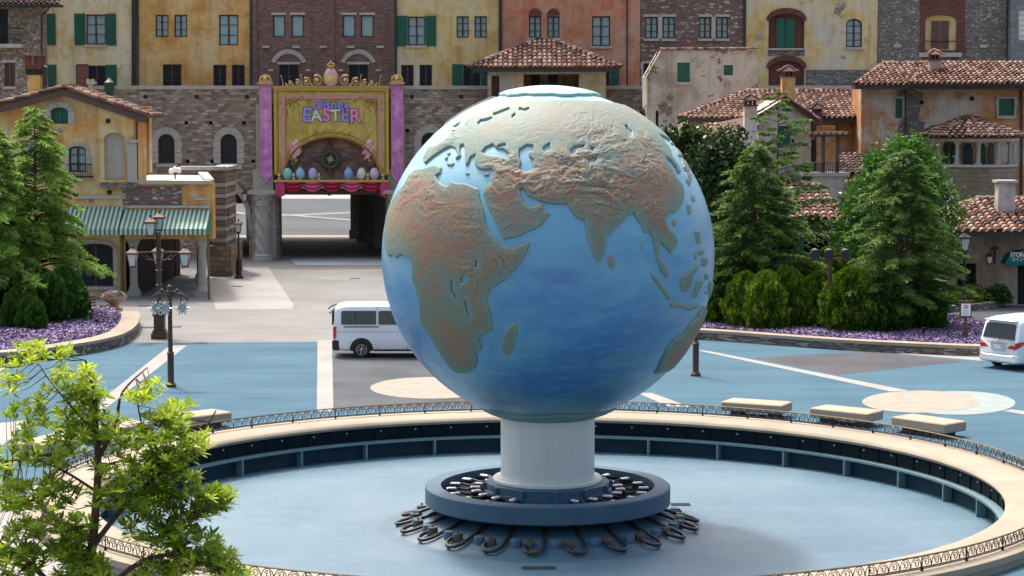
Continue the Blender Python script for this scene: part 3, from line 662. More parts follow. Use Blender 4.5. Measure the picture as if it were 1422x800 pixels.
b.build('scrollwork', M['iron'], rl)
b = MB(); b.cbox((GC.x+RR, GC.y, TZ+.03), (.05, .04, .07)); b.cbox((GC.x+RR, GC.y, TZ+.16), (.018, .018, .28)); p0 = b.build('post', M['iron'], rl)
for k in range(1, 54):
    c = p0.copy(); COL.objects.link(c); c.parent = rl; c.rotation_euler = (0, 0, 2*PI*k/54)
# ================================================================== HOSES
nz0 = T('fountain_nozzle', '', 'fountain nozzle', GC)
b = MB(); pts = [(2.4,0,-.24),(2.8,.0,-.38),(3.15,0,-.49),(3.42,-.01,-.575),(3.6,-.08,-.63),(3.67,-.2,-.65),(3.63,-.33,-.64),(3.5,-.42,-.6),(3.34,-.43,-.55),(3.24,-.38,-.5)]
def smooth_pts(p, n=3):
    p = [Vector(q) for q in p]; out = []
    for i in range(len(p)-1):
        a = p[max(i-1, 0)]; b_ = p[i]; c = p[i+1]; d = p[min(i+2, len(p)-1)]
        for k in range(n):
            t = k/n; out.append(.5*((2*b_)+(c-a)*t+(2*a-5*b_+4*c-d)*t*t+(3*b_-a-3*c+d)*t**3))
    out.append(p[-1]); return out
b.tube([Vector(p)+GC for p in smooth_pts(pts)], .045, 8); b.build('hose', plain('black_rubber', (.015,.016,.018), .45), nz0, smooth=True)
b = MB(); b.lathe([(.125,-.66),(.125,-.45),(.11,-.43),(.01,-.43)], GC+Vector((3.22,-.34,0)), 14); b.lathe([(.03,-.41),(.03,-.37),(.01,-.36)], GC+Vector((3.22,-.34,0)), 8); b.build('nozzle_head', plain('dull_brown_metal', (.055,.06,.055), .6, .3), nz0, smooth=True)
b = MB(); b.lathe([(.12,-.66),(.125,-.45),(.11,-.43),(.01,-.43)], GC+Vector((3.2,.27,0)), 14); b.build('spotlight_housing', M['ped'], nz0, smooth=True)
NZ = 22; vis = [k for k in range(NZ) if math.sin(2*PI*(k+.35)/NZ) < .25]
vis.sort(key=lambda k: math.cos(2*PI*(k+.35)/NZ))
ordn = ['first','second','third','fourth','fifth','sixth','seventh','eighth','ninth','tenth','eleventh','twelfth','thirteenth','fourteenth','fifteenth','sixteenth','seventeenth','eighteenth','nineteenth','twentieth']
for i, k in enumerate(vis):
    a = 2*PI*(k+.35)/NZ; lab = 'black looped hose and nozzle below the pedestal ring, %s from the left' % ordn[i]
    if i == 0: nz0.rotation_euler = (0, 0, a); nz0['label'] = lab; nz0['group'] = 'hose nozzles around the pedestal ring'
    else: dup(nz0, GC+Vector((0, 0, .02)), a, label=lab, group='hose nozzles around the pedestal ring')
# small lamps inside the ring
l0 = T('fountain_lamp', '', 'fountain lamp', (GC.x, GC.y, .1))
b = MB()
b.tube([GC+Vector((1.6,0,.1)), GC+Vector((1.8,.02,.2)), GC+Vector((2.0,.0,.16)), GC+Vector((2.2,0,.2))], .03, 6); b.build('hose', M['iron'], l0, smooth=True)
b = MB()
for r_, y_ in ((1.76,-.13),(2.34,.04)): b.cbox(GC+Vector((r_, y_, .2)), (.24,.11,.05), .1, bev=.015)
build_each(b, 'lamp_head', plain('bright_lamp_metal', (.75,.75,.75), .3, .3), l0)
b = MB()
for r_, y_ in ((1.76,-.13),(2.34,.04)): b.cbox(GC+Vector((r_, y_, .12)), (.26,.14,.1), .1)
build_each(b, 'lamp_base', M['iron'], l0)
n = 22
lv = [k for k in range(n) if abs(math.cos(2*PI*k/n)) > .35]
lv = sorted(lv, key=lambda k: (math.cos(2*PI*k/n) > 0, -math.sin(2*PI*k/n)))
nl = sum(1 for k in lv if math.cos(2*PI*k/n) < 0)
for i, k in enumerate(lv):
    left = i < nl; j = i if left else i-nl
    lab = 'small silver lamp cluster inside the pedestal ring %s of the column, %s from the back' % ('left' if left else 'right', ordn[j])
    if i == 0: l0.rotation_euler = (0, 0, 2*PI*k/n); l0['label'] = lab; l0['group'] = 'silver lamps inside the pedestal ring'
    else: dup(l0, (GC.x, GC.y, .1), 2*PI*k/n, label=lab, group='silver lamps inside the pedestal ring')
# ================================================================== STONE BENCHES
b0 = T('stone_bench', '', 'bench', (0, 0, 0))
bb = MB().cbox((0,0,.31),(1.95,1.0,.28), bev=.03); bb.build('seat', plain('sandstone', (.29,.245,.185), .85, var=.12, sc=2), b0)
bb = MB().cbox((-.6,0,.085),(.3,.55,.17)); bb.build('leg', M['asphaltd'], b0); bb = MB().cbox((.6,0,.085),(.3,.55,.17)); bb.build('leg', M['asphaltd'], b0)
BL = [(26.7,'leftmost of the three right of the globe'),(38.2,'middle of the three right of the globe'),(49.3,'rightmost of the three right of the globe'),(-43.7,'left of the globe, where the railing meets the leafy tree'),(-54.9,'behind the leafy tree, middle of the left three'),(-66,'at the left picture edge behind the leafy tree')]
for i, (a, lab) in enumerate(BL):
    t = R_(a); loc = (GC.x+14.75*math.sin(t), GC.y+14.75*math.cos(t), .005); L = 'beige stone block bench '+lab
    if i == 0: b0.location = loc; b0.rotation_euler = (0, 0, -t); b0['label'] = L; b0['group'] = 'stone block benches round the fountain'
    else: dup(b0, loc, -t, label=L, group='stone block benches round the fountain')
# ================================================================== PLANTERS
M['wallrub'] = rubble('low_wall_stone', [(.13,.12,.1),(.25,.2,.15),(.33,.28,.22),(.17,.16,.15)], (.12,.11,.1), 3.6, 1.9)
M['soil'] = groundmat('soil', (.04,.03,.02), (.06,.045,.03))
def smooth_loop(pp, n=6):
    p = [Vector(q) for q in pp]; return smooth_pts(p, n)
def offs(path, d):
    out = []
    for i, p in enumerate(path):
        t = (path[min(i+1, len(path)-1)]-path[max(i-1, 0)]).normalized(); out.append(p+Vector((-t.y, t.x, 0))*d)
    return out
def strip(b, A, B, za, zb):
    n = len(A); b.add([(p.x, p.y, za) for p in A]+[(p.x, p.y, zb) for p in B], [(i, i+1, n+i+1, n+i) for i in range(n-1)])
def planter(name, label, path, back, h, th=.6):
    t = T(name, label, 'planter', (path[len(path)//2].x, path[len(path)//2].y, 0))
    inn = offs(path, th)
    b = MB(); strip(b, path, path, 0, h-.12); b.build('stone_wall', M['wallrub'], t, smooth=True)
    o1 = offs(path, -.05); b = MB(); strip(b, o1, o1, h-.12, h); strip(b, o1, inn, h, h); strip(b, inn, inn, h, h-.2); strip(b, o1, path, h-.12, h-.12); b.build('coping', M['rim'], t)
    loop = inn+back
    b = MB(); tri = tessellate_polygon([[Vector((p.x, p.y, 0)) for p in loop]]); b.add([(p.x, p.y, h-.1) for p in loop], [tuple(q) for q in tri]); b.build('soil', M['soil'], t)
    return t, inn
pr = smooth_loop([G(880,469),G(974,472),G(1070,479),G(1165,486),G(1260,491),G(1352,495),G(1400,494)])
tR, innR = planter('planter', 'long curved low stone wall planter behind the road right of the globe', pr, [G(1420,486),G(1412,466),G(1330,449),G(1280,441),G(1180,424),G(1060,418),G(930,414),G(870,430)], .41)
pl = smooth_loop([G(-80,512),G(0,507),G(45,503),G(94,496),G(139,488),G(171,479),G(188,467),G(193,455),G(190,447)])
tL, innL = planter('planter', 'curved low stone wall planter at the left below the big conifer', pl, [G(165,440),G(120,438),G(0,438),G(-80,440)], .47, .75)
# flower carpets
M['flower'] = tinted('purple_flowers', [(0,(.03,.06,.02)),(.22,(.06,.1,.04)),(.3,(.13,.08,.19)),(.6,(.2,.13,.3)),(.82,(.32,.24,.41)),(1,(.46,.42,.5))], .7, nz=.1, spec=.2)
def inpoly(P, x, y):
    ins = np.zeros(x.shape, bool); n = len(P)
    for i in range(n):
        x0, y0 = P[i]; x1, y1 = P[(i+1) % n]
        if y0 != y1: ins ^= ((y0 > y) != (y1 > y)) & (x < (x1-x0)*(y-y0)/(y1-y0)+x0)
    return ins
def quads(C, A, B):                      # centre, half-axis vectors
    V = np.stack([C-A-B, C+A-B, C+A+B, C-A+B], 1).reshape(-1, 3); n = len(C); return V, np.arange(n*4).reshape(n, 4)
def rdir(n):
    v = RNG.normal(size=(n, 3)); return v/np.linalg.norm(v, axis=1)[:, None]
def flowers(name, loop, z, n, sz, hz=.14):
    P = [(p.x, p.y) for p in loop]; xs = [p[0] for p in P]; ys = [p[1] for p in P]
    x = RNG.uniform(min(xs), max(xs), n); y = RNG.uniform(min(ys), max(ys), n); k = inpoly(P, x, y); x = x[k]; y = y[k]; m = len(x)
    C = np.stack([x, y, z+RNG.uniform(0, hz, m)], 1); A = rdir(m); A[:, 2] *= .35; B = np.cross(A, rdir(m)); B /= np.linalg.norm(B, axis=1)[:, None]
    B[:, 2] *= .6; V, Fq = quads(C, A*sz, B*sz)
    cl = fbm(C, .5, 3, 3); o = npmesh(name, V, Fq, np.clip(RNG.uniform(0, 1, m)*.75+cl*.6-.15, 0, 1), M['flower']); return struct(o, 'stuff')
flowers('purple_flowers', innR+[G(1395,470),G(1330,452),G(1270,446),G(1100,446),G(960,440),G(880,440)], .34, 80000, .038)
flowers('purple_flowers', innL+[G(150,440),G(118,441),G(100,458),G(60,466),G(0,472),G(-80,474)], .4, 50000, .04)
# ================================================================== TREES
M['bark'] = plain('brown_bark', (.07,.05,.04), .9, var=.4, sc=8)
M['conifer'] = leafmat('conifer_leaf', [(0,(.035,.08,.015)),(.35,(.12,.23,.045)),(.7,(.25,.41,.08)),(1,(.37,.52,.13))], .45)
M['conifer2'] = leafmat('dark_conifer_leaf', [(0,(.025,.055,.014)),(.4,(.07,.15,.034)),(.75,(.135,.245,.05)),(1,(.21,.33,.07))], .4)
M['broad'] = leafmat('broad_leaf', [(0,(.02,.06,.01)),(.5,(.05,.15,.02)),(1,(.12,.28,.05))], .35)
M['broadd'] = leafmat('dark_glossy_leaf', [(0,(.012,.028,.012)),(.5,(.035,.07,.022)),(.85,(.08,.13,.04)),(1,(.3,.28,.2))], .2, .35)
M['shrub'] = leafmat('golden_green_shrub', [(0,(.03,.07,.008)),(.35,(.06,.125,.01)),(.65,(.14,.22,.015)),(1,(.28,.36,.03))], .25)
M['shrubd'] = leafmat('deep_green_shrub', [(0,(.012,.04,.01)),(.5,(.035,.11,.015)),(1,(.09,.2,.03))], .25)
M['young'] = leafmat('yellow_green_leaf', [(0,(.06,.12,.012)),(.35,(.12,.21,.018)),(.62,(.27,.39,.028)),(.92,(.5,.57,.06)),(1,(.42,.3,.1))], .5, .4, 1.5)
def conifer(name, label, base, h, R, cb, mat, n_br=150, seed=1, dens=1.0, droop=.35, up=.25, lean=(0, 0), leaf=.13, cat='tree', group=None, taper=.8, trunk=.14, gaps=.25):
    rg = np.random.default_rng(seed); t = T(name, label, cat, base, group); base = Vector(base)
    b = MB(); tp = [base+Vector((lean[0]*k/10+.015*math.sin(k*1.3+seed), lean[1]*k/10, h*k/10)) for k in range(11)]
    b.tube(tp, [trunk*(1-.93*k/10) for k in range(11)], 8); b.build('trunk', M['bark'], t, smooth=True)
    lb = MB(); CC = []; AA = []; BB = []; TT = []
    for i in range(n_br):
        f = cb+(1-cb)*(i+.5)/n_br; az = i*2.39996+rg.uniform(-.5, .5)
        if rg.random() < gaps*.5: continue
        L = R*((1-f)/(1-cb))**taper*rg.uniform(.65, 1.12)+.18
        L *= 1+.25*math.sin(az*2+seed)+.12*math.sin(f*37+seed)
        p0 = base+Vector((lean[0]*f+.015*math.sin(f*13+seed), lean[1]*f, h*f)); d = Vector((math.cos(az), math.sin(az), 0))
        S = np.linspace(0, 1, 6); path = [p0+d*L*s+Vector((0, 0, L*(up*s*1.6-droop*s*s*1.4))) for s in S]
        lb.tube(path, [max(.006, .035*(1-s)*(L/R+.3)) for s in S], 4, cap=False)
        nt = max(5, int(L*11*dens)); s = rg.uniform(.12, 1.0, nt)**.8
        P = np.array(p0)[None]+np.array(d)[None]*(L*s)[:, None]; P[:, 2] += L*(up*s*1.6-droop*s*s*1.4)
        side = rg.choice([-1, 1], nt); ta = az+side*rg.uniform(.35, 1.1, nt); tl = (.34*L*(1.05-s)+.16)*rg.uniform(.6, 1.2, nt)
        D = np.stack([np.cos(ta), np.sin(ta), rg.uniform(-.3, .05, nt)], 1)
        m = 17; q = rg.uniform(.05, 1, (nt, m))
        C = P[:, None]+D[:, None]*(tl[:, None]*q)[..., None]; C[..., 2] -= .25*(tl[:, None]*q)**1.5
        C = C.reshape(-1, 3)+rg.normal(0, .035, (nt*m, 3)); Dm = np.repeat(D, m, 0)
        A = Dm+rg.normal(0, .32, Dm.shape); A[:, 2] -= .12; A /= np.linalg.norm(A, axis=1)[:, None]
        B = np.cross(A, rg.normal(size=A.shape)+np.array([0, 0, 1.2])); B /= np.linalg.norm(B, axis=1)[:, None]+1e-6
        l = rg.uniform(.6, 1.25, len(A))*leaf; CC.append(C); AA.append(A*l[:, None]*.5); BB.append(B*l[:, None]*.1)
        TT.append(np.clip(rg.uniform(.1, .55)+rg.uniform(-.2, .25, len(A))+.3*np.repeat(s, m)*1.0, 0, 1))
    lb.build('limbs', M['bark'], t)
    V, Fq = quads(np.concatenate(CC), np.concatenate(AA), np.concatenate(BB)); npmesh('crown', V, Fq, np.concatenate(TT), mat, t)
    return t
gb = lambda px, py, z=.35: tuple(G(px, py, z))
def at(px, d, z=.3): r = ray(px, 400); return (r.x*d/r.y, d, z)
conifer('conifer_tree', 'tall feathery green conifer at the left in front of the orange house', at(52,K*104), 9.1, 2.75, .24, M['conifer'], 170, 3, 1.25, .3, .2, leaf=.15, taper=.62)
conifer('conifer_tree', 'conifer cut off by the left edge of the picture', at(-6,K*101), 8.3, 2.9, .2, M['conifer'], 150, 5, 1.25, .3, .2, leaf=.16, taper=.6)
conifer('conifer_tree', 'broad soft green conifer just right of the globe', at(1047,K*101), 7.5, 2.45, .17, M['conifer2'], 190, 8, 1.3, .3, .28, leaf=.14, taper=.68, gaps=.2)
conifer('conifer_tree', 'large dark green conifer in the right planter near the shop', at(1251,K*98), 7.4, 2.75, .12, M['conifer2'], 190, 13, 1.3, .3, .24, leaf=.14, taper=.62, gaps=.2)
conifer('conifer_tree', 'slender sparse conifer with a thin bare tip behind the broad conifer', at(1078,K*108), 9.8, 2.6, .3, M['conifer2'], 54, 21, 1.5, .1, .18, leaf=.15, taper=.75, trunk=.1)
def broad(name, label, base, blobs, n, mat, leaf=.14, seed=1, cat='tree', group=None, trunk=.12, upright=0):
    rg = np.random.default_rng(seed); t = T(name, label, cat, base, group); base = Vector(base)
    b = MB(); top = Vector(blobs[0][:3])
    b.tube([base, base.lerp(top, .5)+Vector((.1, 0, 0)), top], [trunk, trunk*.7, trunk*.2], 7)
    for bl_ in blobs[1:]:
        c = Vector(bl_[:3]); b.tube([base.lerp(top, .45), base.lerp(c, .75)+Vector((0, 0, -.1)), c], [trunk*.45, trunk*.3, trunk*.1], 5)
    b.build('trunk', M['bark'], t, smooth=True)
    CC = []; TT = []; vol = np.array([bl_[3]**2 for bl_ in blobs]); vol = vol/vol.sum()
    for bl_, v in zip(blobs, vol):
        nc = max(6, int(n*v/34)); u = rdir(nc); rr = rg.uniform(.25, 1, nc)**.45
        cen = np.array(bl_[:3])+u*(rr*bl_[3])[:, None]*np.array([1, 1, bl_[4] if len(bl_) > 4 else 1])
        C = cen[:, None]+rg.normal(0, .13+.06*bl_[3], (nc, 34, 3)); CC.append(C.reshape(-1, 3))
        TT.append((rg.uniform(.05, .7, nc)[:, None]+rg.uniform(-.15, .3, (nc, 34))).ravel())
    C = np.concatenate(CC); m = len(C); A = rdir(m); A[:, 2] += upright; A /= np.linalg.norm(A, axis=1)[:, None]; B = np.cross(A, rdir(m)); B /= np.linalg.norm(B, axis=1)[:, None]
    l = rg.uniform(.6, 1.2, m)*leaf; V, Fq = quads(C, A*(l*.5)[:, None], B*(l*.27)[:, None]); npmesh('crown', V, Fq, np.clip(np.concatenate(TT), 0, 1), mat, t); return t
def bp(px, py, d, r, sz=1): p = W(px, py, d); return (p.x, p.y, p.z, r, sz)
broad('broadleaf_tree', 'dark glossy broadleaf tree touching the right edge of the globe', at(952,K*112,0), [bp(950,215,K*112,1.3),bp(935,195,K*112,.7),bp(968,205,K*112,.9),bp(958,260,K*112,1.3),bp(945,300,K*112,1.2),bp(975,330,K*112,1.2),bp(960,380,K*112,1.2)], 9000, M['broadd'], .2, 3)
broad('broadleaf_tree', 'dark broadleaf tree with a domed top left of the gabled house', at(1008,K*110,0), [bp(1012,205,K*110,.95),bp(990,235,K*110,1.1),bp(1020,235,K*110,1.2),bp(1000,275,K*110,1.4),bp(1010,320,K*110,1.4),bp(985,360,K*110,1.2)], 10000, M['broadd'], .2, 4)
broad('broadleaf_tree', 'bright green broadleaf tree standing behind the large dark conifer', at(1262,K*106,0), [bp(1255,255,K*106,1.9),bp(1215,290,K*106,1.5),bp(1290,250,K*106,1.1),bp(1300,300,K*106,1.3),bp(1205,340,K*106,1.5),bp(1300,350,K*106,1.1),bp(1268,215,K*106,.8),bp(1225,235,K*106,.9)], 11000, M['broad'], .17, 5)
broad('broadleaf_tree', 'small dark shrub tree under the pergola wall', at(1195,K*112,0), [bp(1195,290,K*112,.8),bp(1185,330,K*112,.9)], 2500, M['broadd'], .16, 6)
# clipped golden conifer shrubs
def shrub_mesh(seed, mat, t):
    rg = np.random.default_rng(seed); n = 12000; u = rg.uniform(-1, 1, n); az = rg.uniform(0, 2*PI, n); zz = rg.uniform(.0, 1, n)
    r = np.where(zz < .35, .8+.2*np.sin(zz/.35*PI/2), np.cos(np.clip((zz-.35)/.65, 0, 1)*PI/2)**.5)
    X0 = np.stack([np.cos(az)*2, np.sin(az)*2, zz*3], 1); lump = fbm(X0, 2.2, 3, seed); r = r*(.5+.95*lump)*rg.uniform(.86, 1.04, n)
    C = np.stack([np.cos(az)*r, np.sin(az)*r, zz*1.0+.06*(lump-.5)], 1)
    A = np.stack([np.cos(az)*.8, np.sin(az)*.8, np.full(n, .45)], 1)+rg.normal(0, .4, (n, 3)); A /= np.linalg.norm(A, axis=1)[:, None]
    B = np.cross(A, rdir(n)); B /= np.linalg.norm(B, axis=1)[:, None]; l = rg.uniform(.04, .085, n)
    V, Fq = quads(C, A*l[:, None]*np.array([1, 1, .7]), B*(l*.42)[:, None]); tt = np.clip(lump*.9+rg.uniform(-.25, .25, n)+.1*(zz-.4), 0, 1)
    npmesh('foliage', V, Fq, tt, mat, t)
    b = MB(); b.lathe([(.6,0),(.68,.3),(.58,.6),(.34,.8),(.01,.88)], (0,0,0), 12); b.build('inner_foliage', mat, t, smooth=True)
protos = []
for i, (mt_, lab) in enumerate(((M['shrub'], 'a'), (M['shrub'], 'b'), (M['shrubd'], 'c'))):
    t = T('shrub', '', 'shrub', (0, 0, 0)); shrub_mesh(40+i, mt_, t); protos.append(t)
SH = [(985,104,.95,2.1,0,'first from the left beside the globe'),(1005,101,1.0,2.3,1,'second from the left beside the globe'),(1036,99,.9,2.3,0,'under the broad conifer, left of its trunk'),(1064,98,.9,2.4,1,'under the broad conifer, right of its trunk'),
 (1092,99,.95,2.5,0,'left of the green pole'),(1120,101,1.0,2.7,1,'right of the green pole'),(1138,99,.9,2.3,0,'just left of the floodlight post'),(1163,99,.85,2.2,1,'just right of the floodlight post'),
 (1182,97,1.15,2.6,0,'tallest, between floodlight post and large conifer'),(1150,104,1.0,3.0,0,'standing behind the floodlight post'),(1222,97,1.1,2.2,2,'left of the large conifer trunk'),(1282,98,.9,1.9,2,'right of the large conifer trunk'),(1048,103,1.3,2.8,2,'behind the others below the broad conifer'),(960,106,1.1,2.0,1,'half hidden behind the right edge of the globe'),
 (14,97.5,.42,1.3,2,'small, at the left edge of the left planter'),(40,97,.5,1.5,2,'round, left of the conifer trunk'),(31,99,.7,1.9,0,'behind the round ones in the left planter'),(70,100,.75,2.2,2,'just right of the conifer trunk'),(90,101,.75,2.4,2,'next to the white flowering bush'),(49,96.6,.42,1.35,2,'small round one right in front of the conifer trunk'),(5,103,1.2,2.3,2,'at the back left below the conifers')]
used = set()
for (px, d, r, h, k, lab) in SH:
    p = at(px, K*d, .3); L = ('golden green' if k < 2 else 'deep green')+' clipped conifer shrub '+lab; grp = 'clipped shrubs in the planters'
    if k not in used: used.add(k); o = protos[k]; o.location = p; o.scale = (r, r, h); o['label'] = L; o['group'] = grp
    else: dup(protos[k], p, RNG.uniform(0, 6), (r, r, h), L, grp)
def bush(label, c, rx, h, n, mat, leaf, seed, upright=0, wf=0, name='bush'):
    rg = np.random.default_rng(seed); t = T(name, label, 'bush', c); u = rdir(n); u[:, 2] = np.abs(u[:, 2]); rr = rg.uniform(.3, 1, n)**.5
    C = np.array(c)+u*rr[:, None]*np.array([rx, rx*.8, h])*(.8+.4*fbm(u, 2.5, 2, seed))[:, None]
    A = rdir(n); A[:, 2] += upright; A /= np.linalg.norm(A, axis=1)[:, None]; B = np.cross(A, rdir(n)); B /= np.linalg.norm(B, axis=1)[:, None]; l = rg.uniform(.6, 1.2, n)*leaf
    V, Fq = quads(C, A*(l*.5)[:, None], B*(l*.22)[:, None]); npmesh('leaves', V, Fq, rg.uniform(0, 1, n), mat, t)
    if wf:
        C = np.array(c)+rdir(wf)*np.array([rx, rx*.8, h])*.95; C[:, 2] = np.maximum(C[:, 2], c[2]+.2); A = rdir(wf)*.06; B = np.cross(A, rdir(wf)); B = B/np.linalg.norm(B, axis=1)[:, None]*.06
        V, Fq = quads(C, A, B); npmesh('white_blossom', V, Fq, np.full(wf, .5), M['white'], t)
    return t
bush('long leaved green bush with a few white blossoms beside the left clipped shrubs', at(108,K*101), .62, 1.8, 1500, M['shrubd'], .22, 3, .8, 40)
M['rusty'] = leafmat('yellow_red_leaf', [(0,(.04,.08,.015)),(.5,(.12,.2,.03)),(.8,(.3,.27,.04)),(1,(.35,.12,.04))], .3)
bush('low yellow and green bush in front of the right shop wall', at(1350,K*113.5,.2), 1.2, .85, 2500, M['rusty'], .14, 4, .3)
bush('dark low bush at the right end of the shop flower bed', at(1385,K*113.3,.2), .75, .9, 1500, M['shrubd'], .13, 5, .3)
bush('low green bush at the left end of the shop flower bed', at(1318,K*112.8,.2), 1.0, .7, 1800, M['shrub'], .13, 6, .3)
kb = MB(); kp = smooth_loop([G(1296,438,0),G(1330,433,0),G(1370,430,0),G(1396,424,0)]); strip(kb, kp, kp, 0, .3); strip(kb, kp, offs(kp, .35), .3, .3); strip(kb, offs(kp, .35), offs(kp, .35), .3, .1); tag(kb.build('kerb', M['wallrub']), 'low stone kerb of the bed in front of the right shop', 'kerb')
# foreground tree: rosettes of young leaves on thin branches
fd = 27.0*K
ftree = T('broadleaf_tree', 'bright yellow green young leaved tree in the lower left foreground', 'tree', at(132, fd, 0))
def fp(px, py, dy=0): return W(px, py, fd+dy)
br = MB()
def limb(pts, r0, r1):
    P = smooth_pts([fp(*p) for p in pts], 4); n = len(P); br.tube(P, [r0+(r1-r0)*k/(n-1) for k in range(n)], 6)
limb([(100,1000),(112,860),(128,760),(136,650),(133,590),(130,540),(118,500)], .075, .012)
limb([(128,760),(175,700),(225,655),(275,610,.3),(300,570,.3)], .035, .008); limb([(225,655),(200,600,.2),(190,555,.2)], .02, .006)
limb([(135,640),(160,590),(170,545),(205,510)], .03, .006); limb([(130,680),(90,655),(50,640),(10,640)], .02, .006); limb([(112,860),(50,790),(10,760),(-30,740)], .045, .012)
limb([(112,860),(180,790),(240,770,-.2),(300,790,-.2)], .04, .012); limb([(175,700),(220,720),(270,720,-.2)], .02, .006); limb([(130,600),(95,560),(70,530),(50,500)], .018, .004)
limb([(136,650),(170,640),(215,640,.2)], .018, .006)
# crown clusters in picture terms: centre, spread, how many rosettes, brightness
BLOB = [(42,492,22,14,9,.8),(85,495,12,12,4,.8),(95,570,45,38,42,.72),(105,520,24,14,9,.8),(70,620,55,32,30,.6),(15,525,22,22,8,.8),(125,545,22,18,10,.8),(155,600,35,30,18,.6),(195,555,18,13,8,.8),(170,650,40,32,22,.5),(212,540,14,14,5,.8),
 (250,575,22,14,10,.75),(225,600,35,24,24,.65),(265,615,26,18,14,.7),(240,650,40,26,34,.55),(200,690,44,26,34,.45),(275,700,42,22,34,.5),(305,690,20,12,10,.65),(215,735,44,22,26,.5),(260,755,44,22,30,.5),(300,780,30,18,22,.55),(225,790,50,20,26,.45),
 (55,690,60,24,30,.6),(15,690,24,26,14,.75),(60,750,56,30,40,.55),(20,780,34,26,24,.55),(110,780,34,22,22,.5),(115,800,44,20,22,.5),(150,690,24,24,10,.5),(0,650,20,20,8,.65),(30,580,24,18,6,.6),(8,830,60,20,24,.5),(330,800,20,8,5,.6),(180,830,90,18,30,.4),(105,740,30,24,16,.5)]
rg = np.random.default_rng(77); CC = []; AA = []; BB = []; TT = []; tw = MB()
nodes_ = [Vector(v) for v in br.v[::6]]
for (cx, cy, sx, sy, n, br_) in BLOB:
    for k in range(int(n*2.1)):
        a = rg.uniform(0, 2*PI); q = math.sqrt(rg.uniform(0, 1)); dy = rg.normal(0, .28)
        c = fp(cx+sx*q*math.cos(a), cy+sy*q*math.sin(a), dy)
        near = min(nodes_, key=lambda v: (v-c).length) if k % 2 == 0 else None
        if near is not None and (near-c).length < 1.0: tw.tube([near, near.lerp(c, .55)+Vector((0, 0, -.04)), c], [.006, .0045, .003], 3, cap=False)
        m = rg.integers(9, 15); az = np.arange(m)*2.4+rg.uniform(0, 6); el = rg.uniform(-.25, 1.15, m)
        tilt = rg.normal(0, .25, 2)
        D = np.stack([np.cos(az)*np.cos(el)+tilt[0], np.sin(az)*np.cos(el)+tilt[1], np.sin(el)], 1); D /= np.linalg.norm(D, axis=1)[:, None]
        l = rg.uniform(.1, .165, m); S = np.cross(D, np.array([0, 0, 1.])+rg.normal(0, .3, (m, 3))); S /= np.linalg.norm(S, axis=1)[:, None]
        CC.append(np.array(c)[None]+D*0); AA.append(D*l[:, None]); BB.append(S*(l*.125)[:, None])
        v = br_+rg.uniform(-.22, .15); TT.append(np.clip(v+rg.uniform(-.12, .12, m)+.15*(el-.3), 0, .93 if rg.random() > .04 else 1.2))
C = np.concatenate(CC); A = np.concatenate(AA); B = np.concatenate(BB); n = len(C); dn = np.zeros_like(A); dn[:, 2] = -.25*np.linalg.norm(A, axis=1)
V = np.stack([C, C+A*.45+B, C+A*.75+B*.8+dn*.2, C+A+dn*.5, C+A*.75-B*.8+dn*.2, C+A*.45-B], 1).reshape(-1, 3); Fq = np.arange(n*6).reshape(n, 6)
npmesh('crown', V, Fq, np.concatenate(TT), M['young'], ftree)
br.build('trunk', M['bark'], ftree, smooth=True); tw.build('twigs', M['bark'], ftree)
